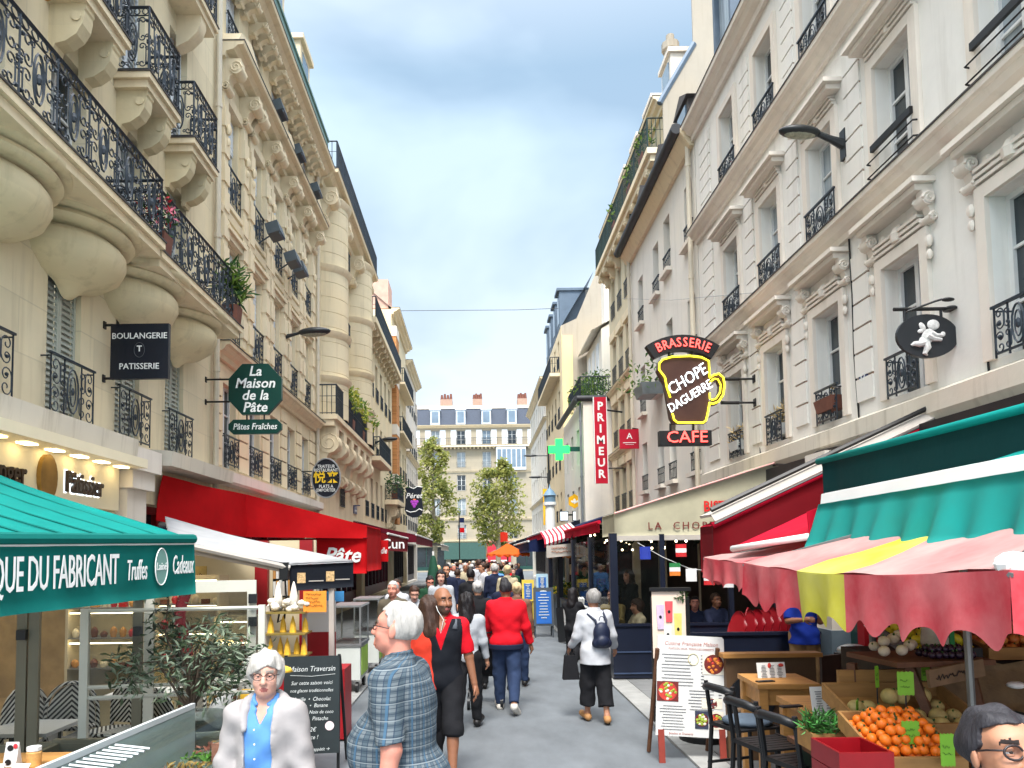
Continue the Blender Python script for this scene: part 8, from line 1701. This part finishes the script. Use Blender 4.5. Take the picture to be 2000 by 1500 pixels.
    def mchild(name, m, mt): V_ = fin(np.array(m.v)); me = bpy.data.meshes.new(name); me.from_pydata(V_.tolist(), [], m.f); me.materials.append(mt); me.polygons.foreach_set('use_smooth', [True]*len(m.f)); o = bpy.data.objects.new(name, me); COL.objects.link(o); o.parent = body; return o
    # ---- clothes
    if top:
        S = Sdf(lo, hi, hh); torso(S, tin); arm(S, tin*.95, sleeve, .03)
        if hem < .84: S.cone(P+V3(0, 0, -.02), P+V3(0, 0, hem-.93), .15*bulk+tin, .165*bulk+tin, .05)
        if folds: nz(S, folds)
        S.D = np.maximum(S.D, hem-S.full()[2]); g = S.full()
        nb = nk+.005*up; dn = np.sqrt((g[0]-nb[0])**2+(g[1]-nb[1]-.012)**2+((g[2]-nb[2]-.02)*.9)**2)-neck; S.D = np.maximum(S.D, -dn)
        if vee: S.D = np.maximum(S.D, -np.maximum(np.abs(g[0])-np.clip((g[2]-(nb[2]-vee))*.5, 0, .2), -g[1]))
        if collar:
            cr = .066*bulk**.5; pts = [nb+rt*cos(a_)*cr+fw*(.006+sin(a_)*cr*1.0)+up*(.022-.045*max(0, sin(a_))) for a_ in np.linspace(pi/2+.55, 5*pi/2-.55, 14)]
            for a_, b_ in zip(pts, pts[1:]): S.cone(a_, b_, .011, .011, .008); S.cone(a_*.5+nb*.5-up*.0+(a_-nb)*.62-up*.03, b_*.5+nb*.5+(b_-nb)*.62-up*.03, .012, .012, .012)
        child('shirt', S, top)
    if jacket:
        S = Sdf(lo, hi, hh); torso(S, tin+.018); arm(S, tin+.008, .97, .035); S.cone(P, P+V3(0, 0, hem-.06-.93), .17*bulk+tin, .185*bulk+tin, .05); nz(S, folds*1.3)
        g = S.full(); S.D = np.maximum(S.D, hem-.06-g[2]); zc = np.clip((N_[2]-g[2])/.6, 0, 1); wv = jopen+.02*zc; S.D = np.maximum(S.D, -np.maximum(np.abs(g[0]-.01)-wv*(1.15-.5*zc), -g[1]+.02))
        nb = nk; dn = np.sqrt(g[0]**2+(g[1]-nb[1]-.02)**2+(g[2]-nb[2]-.03)**2)-.085; S.D = np.maximum(S.D, -dn)
        pts = [nb+rt*cos(a)*.105+fw*(.02-sin(a)*.09)+up*(-.02+.045*sin(a)) for a in np.linspace(-.5, pi+.5, 12)]
        for a, b in zip(pts, pts[1:]): S.cone(a, b, .027, .027, .02)
        for sg in (-1, 1): S.cone(nb+rt*sg*.1+fw*.06-up*.03, nb+rt*sg*.085+fw*.115-up*.14, .026, .016, .015)
        child('jacket', S, jacket)
    if vest:
        S = Sdf(lo, hi, hh); torso(S, tin+.012); nz(S, .003); g = S.full(); S.D = np.maximum(S.D, hem-.03-g[2]); nb = nk
        for sg in (-1, 1): c = N_-.08*up+rt*sg*.245*sh; S.D = np.maximum(S.D, -(np.sqrt(((g[0]-c[0]))**2+(g[1]-c[1])**2+((g[2]-c[2])*.62)**2)-.1))
        S.D = np.maximum(S.D, -np.maximum(np.abs(g[0])-np.clip((g[2]-(nb[2]-.3))*.33, 0, .2), -g[1]-.03)); S.D = np.maximum(S.D, g[2]-(nb[2]-.015)); child('vest', S, vest)
    if bot:
        S = Sdf(lo, hi, hh); S.ell(P+V3(0, -.012, .0), (.165*bulk+.01, .113*bulk+.008, .14), .04)
        if belly: S.ell(P+V3(0, .04*belly, .05), (.16*bulk, .12+.05*belly, .12), .04)
        for a, kn, an, to, he in LG:
            t1 = leglen*.84; L1 = min(1, t1/.43); e1 = a+(kn-a)*L1; u = (kn-a)/np.linalg.norm(kn-a); S.cone(a, kn, .09*bulk**.6+.014, .072*bulk**.4+.014+flare*.4, .04, ((e1, u),) if L1 < 1 else ())
            if t1 > .43: L2 = min(1, (t1-.43)/.41); e2 = kn+(an-kn)*L2; u = (an-kn)/np.linalg.norm(an-kn); S.ell(kn+(an-kn)*.3+V3(0, -.014, 0), (.064, .068, .14), .03) if t1 > .75 else 0; S.cone(kn, an, .07*bulk**.4+.014+flare*.4, .055+.01+flare, .03, ((e2, u),))
        nz(S, .004); g = S.full(); S.D = np.maximum(S.D, g[2]-(1.02 if not belly else 1.0)); child('trousers', S, bot)
    if shoe:
        for a, kn, an, to, he in LG: S = Sdf(np.min([an, to, he], 0)-.09, np.max([an, to, he], 0)+.09, hh*.8); S.cone(he-V3(0, 0, .0), to, .042, .04, .02); S.cone(an-V3(0, 0, .02), he, .042, .044, .02, ((an+V3(0, 0, .01), V3(0, 0, 1)),)); S.cone(an-V3(0, 0, .03), to, .04, .036, .03); child('shoe', S, shoe)
    if hair:
        S = Sdf(HC-V3(.3, .3, .42), HC+V3(.3, .3, .24), hh*.8); g = S.full(); Q = np.array(HR_, np.float32); lx, ly, lz = [(g[0]-HC[0])*Q[0, i]+(g[1]-HC[1])*Q[1, i]+(g[2]-HC[2])*Q[2, i] for i in range(3)]
        th = {'short': .007, 'crop': .007, 'puffy': .024, 'bob': .022, 'long': .018, 'bun': .012, 'cap': .016, 'thin': .008}[hs]
        S.ell(hp_(0, -.018, .036), (.078+th, .099+th, .096+th), 0, HR_); wob = .006*np.sin(52*lx+30*ly+ph[4])*np.sin(47*ly+ph[5])*np.sin(39*lz+ph[6]) + .003*np.sin(95*lx+20*lz+ph[7])
        S.D += wob*((1.5 if hh < .009 else 1) if th > .006 else .4)
        if hs == 'long': S.cone(hp_(0, -.06, .0), hp_(0, -.085, -.2), .085, .1, .04); S.cone(hp_(-.062, -.01, .0), hp_(-.085, -.0, -.17), .034, .04, .03); S.cone(hp_(.062, -.01, 0), hp_(.085, 0, -.17), .034, .04, .03); S.D += wob
        if hs == 'bob': S.cone(hp_(0, -.05, .0), hp_(0, -.055, -.04), .088, .07, .04); S.cone(hp_(-.064, .0, .03), hp_(-.072, -.008, -.015), .028, .02, .02); S.cone(hp_(.064, .0, .03), hp_(.072, -.008, -.015), .028, .02, .02)
        if hs == 'bun': S.ell(hp_(0, -.12, .05), (.045, .045, .045), .02, HR_)
        if hs == 'puffy': S.ell(hp_(0, .05, .1), (.07, .05, .035), .02, HR_)
        low = {'short': -.035, 'crop': -.02, 'puffy': -.04, 'bob': -.085, 'long': -.3, 'bun': -.07, 'cap': .02, 'thin': -.03}[hs]
        hl = .078 if hs != 'thin' else .1
        frontline = np.where(ly > .03, (.066-.55*np.abs(lx+.02) if hs == 'bob' else .078-.25*np.abs(lx) if hs == 'puffy' else hl-.3*np.maximum(0, np.abs(lx)-.035))-lz, np.where(ly > (-.012 if hs in ('short', 'crop', 'puffy', 'thin', 'bun') else .012), .0+.9*(ly)-lz if hs not in ('bob', 'long') else -.3-lz, low-lz))
        S.D = np.maximum(S.D, frontline); child('hair', S, hair)
    if hh < .0125:
        for nm, r_, o_, mt in (('eye', .0115, -.001, EYEW), ('iris', .0066, .0062, IRIS)):
            for e in (-1, 1): m = MB(); m.ball(tuple(hp_(e*.031, .072+o_, .006)), r_, 10, 8); mchild(nm, m, mt)
        for e in (-1, 1): m = MB(); m.ball(tuple(hp_(e*.031, .0715, .0125)), (.0145, .0145, .0105), 10, 6, HR_); m.ball(tuple(hp_(e*.031, .0715, -.003)), (.014, .0135, .0065), 10, 6, HR_); mchild('eyelid', m, SK[skin])
    if glasses:
        m = MB()
        for e in (-1, 1):
            m.tube([tuple(hp_(e*.033+.026*cos(a)*(1 if abs(cos(a)) < .9 else 1), .098-.004*abs(cos(a)), .004+.019*sin(a))) for a in np.linspace(0, 2*pi, 15)[:-1]], .0022 if glasses < 2 else .0035, 5, True); m.tube([tuple(hp_(e*.059, .095, .01)), tuple(hp_(e*.078, .05, .012)), tuple(hp_(e*.08, -.01, .008))], .0022 if glasses < 2 else .003, 5)
        m.tube([tuple(hp_(-.008, .1, .008)), tuple(hp_(.008, .1, .008))], .002, 5); mchild('glasses', m, GLASSF)
        m = MB()
        for e in (-1, 1): m.add([tuple(hp_(e*.033+.025*cos(a), .097, .004+.018*sin(a))) for a in np.linspace(0, 2*pi, 15)[:-1]], [tuple(range(14))])
        mchild('spectacle_lens', m, mat('lens_clear', (.25, .25, .27), .05, .02, 3, alpha=.12))
    body['_'] = 0; del body['_']
    return body, dict(HC=HC, N=N_, P=P, AR=AR, LG=LG, fin=fin, mchild=mchild, child=child, up=up, fw=fw, rt=rt, hp=hp_, lo=lo, hi=hi, hh=hh)
BLK = fab('black', (30, 30, 33)); DEN = fab('denim', (44, 58, 86)); KHA = fab('khaki', (150, 118, 82)); GREYF = fab('grey', (170, 172, 176)); NVF = fab('navy', (30, 36, 58)); WHF = fab('white', (190, 191, 195)); RDF = fab('red', (206, 18, 34)); OLV = fab('olive', (92, 84, 70)); SHB = mat('shoe_black', lin((30, 28, 28)), .5); SHW = mat('shoe_white', lin((206, 200, 190)), .6); SHT = mat('shoe_tan', lin((176, 128, 80)), .6)
BLUF = fab('blue', (92, 142, 204)); POLO = fab('polo_blue', (22, 48, 140)); GRNF = fab('green', (30, 66, 44)); BRNF = fab('brown', (120, 86, 70)); CRF = fab('raincoat', (164, 158, 156), .1, .6); ORF = fab('orange', (206, 60, 40)); BEF = fab('beige', (176, 164, 136))
# ---- the people in front
b, d = person('white haired woman in glasses and open white raincoat over a blue shirt, facing the camera', -1.08, 3.82, 1.55, 176, .0075, 'pale', top=BLUF, sleeve=.9, vee=.13, neck=.066, jacket=CRF, jopen=.075, hem=.74, bot=DEN, shoe=SHB, hair=HR['white'], hs='bob', brow=BROWG, glasses=1, head=(12, -4), bulk=.96, tin=.012, arms=((4, 11, 14), (4, 11, 14)), legs=((6, 4), (-6, 4)), folds=.006)
for e in (-1, 1): m = MB(); p = d['N']+d['rt']*e*.105+d['fw']*.07-d['up']*.035; [m.tube([tuple(p), tuple(p+V3(e*.01+k*.012, .03, -.05))], .006, 5) for k in (-1, 0, 1)]; d['mchild']('pink_toggle', m, mat('toggle_pink', lin((220, 90, 110)), .6))
m = MB(); [m.ball(tuple(d['P']+V3(.005, .158+.02*i/5, .1+.08*i)), .006, 6, 4) for i in range(5)]; d['mchild']('shirt_button', m, WHT)
b, d = person('heavy white haired man in glasses and plaid short sleeved shirt, in profile facing left', -.325, 3.62, 1.81, 72, .0075, 'pink', top=plaid(), sleeve=.5, hem=.74, neck=.064, bot=DEN, shoe=SHB, hair=HR['white'], hs='short', brow=BROWG, glasses=1, head=(6, -9), bulk=1.14, belly=.78, arms=((-12, 10, 18), (-6, 12, 22)), legs=((14, 6), (-12, 10)), lean=7, sh=1.05, collar=True)
VSTF = fab('vest', (24, 26, 32)); b, d = person('bald bearded man in black waistcoat over a red polo shirt and black shorts', -.33, 6.9, 1.76, 176, .0085, 'tan', top=RDF, sleeve=.48, vee=.15, hem=.84, vest=VSTF, bot=BLK, leglen=.58, flare=.012, shoe=SHB, hair=None, beard=True, head=(32, -3), bulk=1.05, arms=((-2, 12, 8), (8, 12, 14)), legs=((16, 4), (-14, 22)), sh=1.05)
for e in (-1, 1): m = MB(); p = d['N']+d['rt']*e*.125-d['up']*.03; m.tube([tuple(p+d['fw']*.1-d['up']*.06), tuple(p+d['fw']*.06+d['up']*.01), tuple(p-d['fw']*.06+d['up']*.01)], .028, 6); d['mchild']('grey_strap', m, fab('strap_grey', (90, 94, 100)))
m = MB(); m.tube([tuple(d['hp'](.08, .01, -.02)), tuple(d['hp'](.075, .04, -.08)), tuple(d['hp'](.03, .06, -.16)), tuple(d['N']+V3(.0, .13, -.12))], .003, 5); m.ball(tuple(d['hp'](.083, .008, -.01)), .009, 6, 5); d['mchild']('earphone_cord', m, WHT)
b, d = person('man seen from behind in red zip jacket and dark jeans, pushing a pushchair', .37, 9.9, 1.72, -4, .010, 'tan', top=RDF, sleeve=.98, hem=.86, bot=DEN, shoe=SHW, hair=HR['salt'], hs='crop', bulk=1.25, tin=.026, arms=((22, 10, 10), (6, 14, 10)), legs=((12, 4), (-10, 30)), lean=4, sh=1.12, head=(0, -6))
S = Sdf(d['lo'], d['hi'], d['hh']); S.ell(d['P']+V3(0, -.01, -.05), (.235, .178, .3), 0); g = S.full(); S.D = np.maximum(np.maximum(S.D, .83-g[2]), g[2]-.9); d['child']('waistband', S, NVF)
o = thing('pushchair', 'black folding pushchair held by the man in red', 'pushchair', (.05, 10.2, 0)); c = Vector((.08, 10.3, 0))
for e in (-.2, .2): m = MB(); m.tube([c+Vector((e, -.25, 1.02)), c+Vector((e, -.05, .6)), c+Vector((e, .35, .12))], .014, 6); m.build('side_frame', BLACKM, o); m = MB(); m.tube([c+Vector((e, .1, .5)), c+Vector((e, -.25, .12))], .014, 6); m.build('rear_strut', BLACKM, o)
m = MB(); m.tube([c+Vector((-.2, -.25, 1.02)), c+Vector((.2, -.25, 1.02))], .018, 6); m.build('handle', BLACKM, o); m = MB(); m.sheet([[c+Vector((x, y, z)) for y, z in ((-.1, .85), (-.02, .6), (.02, .42), (.3, .4))] for x in (-.18, 0, .18)], .03); m.build('seat', BLK, o, True)
for ex in (-.22, .22):
    for ey in (-.26, .36): m = MB(); m.tube([c+Vector((ex-.02, ey, .09)), c+Vector((ex+.02, ey, .09))], .085, 14); m.build('wheel', BLACKM, o)
b, d = person('grey haired woman from behind in white blouse and black cropped trousers with a navy backpack', 1.43, 9.2, 1.58, 4, .010, 'warm', top=WHF, sleeve=.95, hem=.76, bot=BLK, leglen=.86, flare=.04, shoe=SHT, hair=HR['grey'], hs='puffy', bulk=1.15, tin=.022, arms=((6, 14, 40), (8, 16, 30)), legs=((8, 3), (-8, 10)), sh=1.0)
BP = mat('backpack_navy', lin((24, 32, 56)), .5, .2, 8, bump=.1); c = d['P']+V3(.05, -.2, .22)
S = Sdf(c-.3, c+.3, .012); S.ell(c+V3(0, 0, .03), (.115, .075, .15), .02); S.cone(c+V3(-.07, 0, -.1), c+V3(.07, 0, -.1), .065, .065, .04); S.ell(c+V3(0, -.065, -.07), (.085, .04, .07), .02); d['child']('backpack', S, BP)
for e in (-1, 1): m = MB(); m.tube([tuple(c+V3(e*.06, -.0, .1)), tuple(c+V3(e*.075, .03, .2)), tuple(d['N']+V3(e*.11, -.085, -.035)), tuple(d['N']+V3(e*.12, -.0, .01)), tuple(d['N']+V3(e*.12, .09, -.08))], .017, 6); d['mchild']('backpack_strap', m, BP)
m = MB(); m.tube([tuple(c+V3(.035*cos(a), -.02, .2+.06*sin(a))) for a in np.linspace(0, pi, 9)], .006, 5); d['mchild']('backpack_handle', m, BP)
w_ = d['AR'][0][2]; m = MB(); m.add([tuple(w_+V3(x_, y_, z_)) for x_, y_, z_ in ((-.13, -.12, -.42), (.1, -.12, -.42), (.06, -.1, -.1), (-.09, -.1, -.1), (-.12, .02, -.42), (.1, .02, -.42), (.06, 0, -.1), (-.09, 0, -.1))], [(0, 1, 2, 3), (7, 6, 5, 4), (0, 4, 5, 1), (1, 5, 6, 2), (2, 6, 7, 3), (3, 7, 4, 0)]); m.tube([tuple(w_+V3(-.08, -.05, -.1)), tuple(w_+V3(-.02, -.02, .06)), tuple(w_+V3(.05, -.05, -.1))], .01, 5); o = d['mchild']('tote_bag', m, BLK); o.data.polygons.foreach_set('use_smooth', [False]*len(o.data.polygons))
b, d = person('dark haired woman in round glasses at the lower right corner, seen from the nose up', 1.36, 1.96, 1.635, 172, .0055, 'warm', top=BLK, sleeve=.9, bot=BLK, shoe=SHB, hair=HR['salt'], hs='short', glasses=2, head=(8, -15), bulk=1.0, arms=((2, 6, 8), (2, 6, 8)), folds=.002)
m = MB(); m.ball(tuple(d['hp'](-.082, -.002, -.05)), .009, 8, 6); m.ball(tuple(d['hp'](.082, -.002, -.05)), .009, 8, 6); d['mchild']('earring', m, WHT)
b, d = person('man in a blue polo shirt standing by the pale pier, hand raised to his face', 4.33, 9.95, 1.76, 172, .011, 'tan', top=POLO, sleeve=.5, hem=.82, bot=KHA, shoe=SHB, hair=HR['black'], hs='crop', arms=((12, 4, 140), (14, 8, 84)), inw=(.2, .75), bulk=1.1, head=(10, -12))
# ---- the crowd: label, px, top-of-head py, depth, facing, clothes
def crowd(label, px, py, Y, yaw, top, hair, hs, skin='warm', bot=DEN, h=.016, **k):
    p = at(px, py, Y); ht = max(1.45, min(1.92, p.z-.03)); return person(label, p.x, Y, ht, yaw, h, skin, top=top, bot=bot, shoe=k.pop('shoe', SHB), hair=hair, hs=hs, sleeve=k.pop('sleeve', .97), legs=k.pop('legs', rnd.choice((((12, 4), (-10, 22)), ((-10, 20), (14, 5))))), **k)
for a in (
    ('grey haired man in olive brown jacket walking toward the camera on the left', 768, 1133, 11.0, 172, OLV, HR['lgrey'], 'crop', 'pink', KHA, .011),
    ('woman in a pale grey hoodie looking down, left of the bald man', 808, 1140, 11.6, 200, GREYF, HR['brown'], 'bun', 'pale', DEN, .0111),
    ('pale woman in white top with dark strap behind the olive jacket man', 775, 1130, 13.2, 170, WHF, HR['brown'], 'bun', 'pink', DEN, .014),
    ('young woman with long dark hair and light grey top facing the camera', 861, 1113, 14.0, 184, GREYF, HR['black'], 'long', 'pale', DEN, .012),
    ('man in dark green jumper with black hair looking down', 838, 1121, 14.6, 205, GRNF, HR['black'], 'short', 'pink', BLK, .014),
    ('dark haired man in navy jacket behind the long haired young woman', 872, 1102, 17.0, 175, NVF, HR['black'], 'thin', 'warm', NVF, .014),
    ('woman with long black hair in grey cardigan walking away', 911, 1156, 8.9, -6, GREYF, HR['black'], 'long', 'warm', BLK, .011),
    ('brown haired woman in orange red top hidden behind the plaid shirt man', 838, 1162, 6.9, 20, ORF, HR['brown'], 'long', 'warm', BLK, .012),
    ('grey haired woman in black coat with a pale bag strap walking away', 933, 1133, 11.4, 4, BLK, HR['lgrey'], 'bun', 'warm', BLK, .012),
    ('black haired man in black jacket walking away in the middle', 919, 1110, 15.0, -10, BLK, HR['black'], 'short', 'warm', BLK, .014),
    ('woman in white shirt standing in profile in the middle distance', 944, 1098, 19.5, 110, WHF, HR['brown'], 'short', 'warm', DEN, .016),
    ('second person in white jacket just left of the profile woman', 935, 1092, 23.0, 20, WHF, HR['brown'], 'short', 'warm', DEN, .018),
    ('stout grey haired person in navy jacket walking away beyond the red jacket', 966, 1100, 18.0, 8, NVF, HR['lgrey'], 'short', 'pink', DEN, .014),
    ('blond woman in brown coat with a shoulder bag walking away on the right', 1009, 1136, 11.6, -6, BRNF, HR['blond'], 'bun', 'pale', DEN, .011),
    ('dark haired person partly hidden ahead of the red jacket man', 985, 1126, 13.4, 0, NVF, HR['salt'], 'short', 'warm', DEN, .014),
    ('blond person in yellowish jacket carrying a dark backpack', 991, 1103, 17.2, 5, BEF, HR['blond'], 'bun', 'pale', DEN, .014),
    ('person in dark blue jacket with white badge left of centre', 893, 1110, 19.0, -15, NVF, HR['brown'], 'short', 'warm', DEN, .016),
):
    crowd(*a, **({'head': (-8, 22)} if 'looking down' in a[0] else {}))
extra = [(872, 21), (886, 26), (893, 34), (899, 39), (908, 24), (914, 28), (924, 33), (933, 23), (936, 39), (944, 25), (953, 30), (958, 44), (968, 36), (978, 25), (986, 38), (996, 33), (1003, 25), (880, 40), (890, 47), (931, 53), (945, 55), (971, 45), (909, 52), (1012, 35)]
q = random.Random(21); kinds = [('black', BLK), ('navy', NVF), ('olive', OLV), ('brown', BRNF), ('white', WHF), ('grey', GREYF), ('red', RDF), ('beige', BEF), ('green', GRNF), ('blue', BLUF)]; hk = [('dark', HR['black']), ('brown', HR['brown']), ('grey', HR['lgrey']), ('blond', HR['blond']), ('white', HR['white'])]
used = set(); spots = [(884, 30), (902, 27), (912, 33), (921, 26), (929, 36), (938, 30), (948, 27), (956, 34), (963, 25), (974, 29), (983, 33), (992, 26), (905, 42), (917, 46), (927, 50), (940, 44), (951, 48), (961, 41), (876, 24), (1000, 38), (1008, 30), (868, 29), (856, 22.5), (970, 23)] + extra
for i, (px, Y) in enumerate(spots):
    while True:
        (cn, cm), (hn, hm), away = q.choice(kinds), q.choice(hk), q.random() < .55
        if (cn, hn, away) not in used and (cn not in ('white', 'red', 'blue') or q.random() < .5): used.add((cn, hn, away)); break
    ht = q.uniform(1.58, 1.84); crowd(f'distant {hn} haired person in {cn} top walking {"away" if away else "toward the camera"} in the far crowd', px, 1085-(ht-2.05)*F/Y, Y, (0 if away else 180)+q.uniform(-25, 25), cm, hm, q.choice(('short', 'bun', 'crop')), q.choice(('warm', 'pale', 'tan', 'pink')), q.choice((DEN, BLK, KHA, NVF)), .022)
# ---- people on the terrace and at the stands
crowd('woman with black hair in black coat seated at the terrace corner', 1118, 1158, 12.9, -30, BLK, HR['black'], 'long', 'warm', BLK, .014, arms=((50, 6, 60), (45, 6, 60)))
crowd('bald man in black behind the greengrocer stand on the right', 1141, 1104, 19.5, 190, BLK, HR['black'], 'thin', 'pink', BLK, .014)
crowd('woman in dark cardigan over white top standing inside the bistro terrace', 1228, 1112, 14.8, 120, BLK, HR['brown'], 'long', 'pale', BLK, .014)
def seated(label, px, py, Y, yaw, top, hair, hs, skin, **k):
    p = at(px, py, Y); return person(label, p.x, Y, 1.72, yaw, .012, skin, top=top, bot=BLK, shoe=SHB, hair=hair, hs=hs, sit=True, legs=((85, 88), (85, 88)), z0=p.z-1.70, arms=((35, 8, 70), (30, 8, 75)), group='guests seated on the bistro terrace', **k)
seated('seated guest with mustard scarf behind the terrace glass', 1196, 1152, 13.4, 150, fab('mustard', (150, 130, 80)), HR['brown'], 'short', 'pale')
seated('seated guest with dark hair and beige coat by the terrace glass', 1246, 1172, 12.9, 100, BEF, HR['brown'], 'bob', 'warm')
seated('seated guest in dark clothes behind the drinks poster', 1356, 1166, 13.2, 170, NVF, HR['black'], 'short', 'pink')
seated('seated guest in navy near the red chairs', 1396, 1160, 12.9, 200, NVF, HR['brown'], 'short', 'tan')
p = at(365, 1395, 6.85); person('person in a striped grey shirt bending over a table inside the bakery terrace', p.x, 7.2, 1.7, -80, .011, 'warm', top=mat('fabric_stripe', lin((206, 206, 208)), .8, .3, 60, stretch=(1, .05, .05)), bot=BLK, shoe=SHB, hair=HR['brown'], hs='short', lean=62, arms=((50, 6, 30), (55, 6, 30)), group='guests of the bakery', sit=True, legs=((70, 80), (70, 80)), z0=-.45)
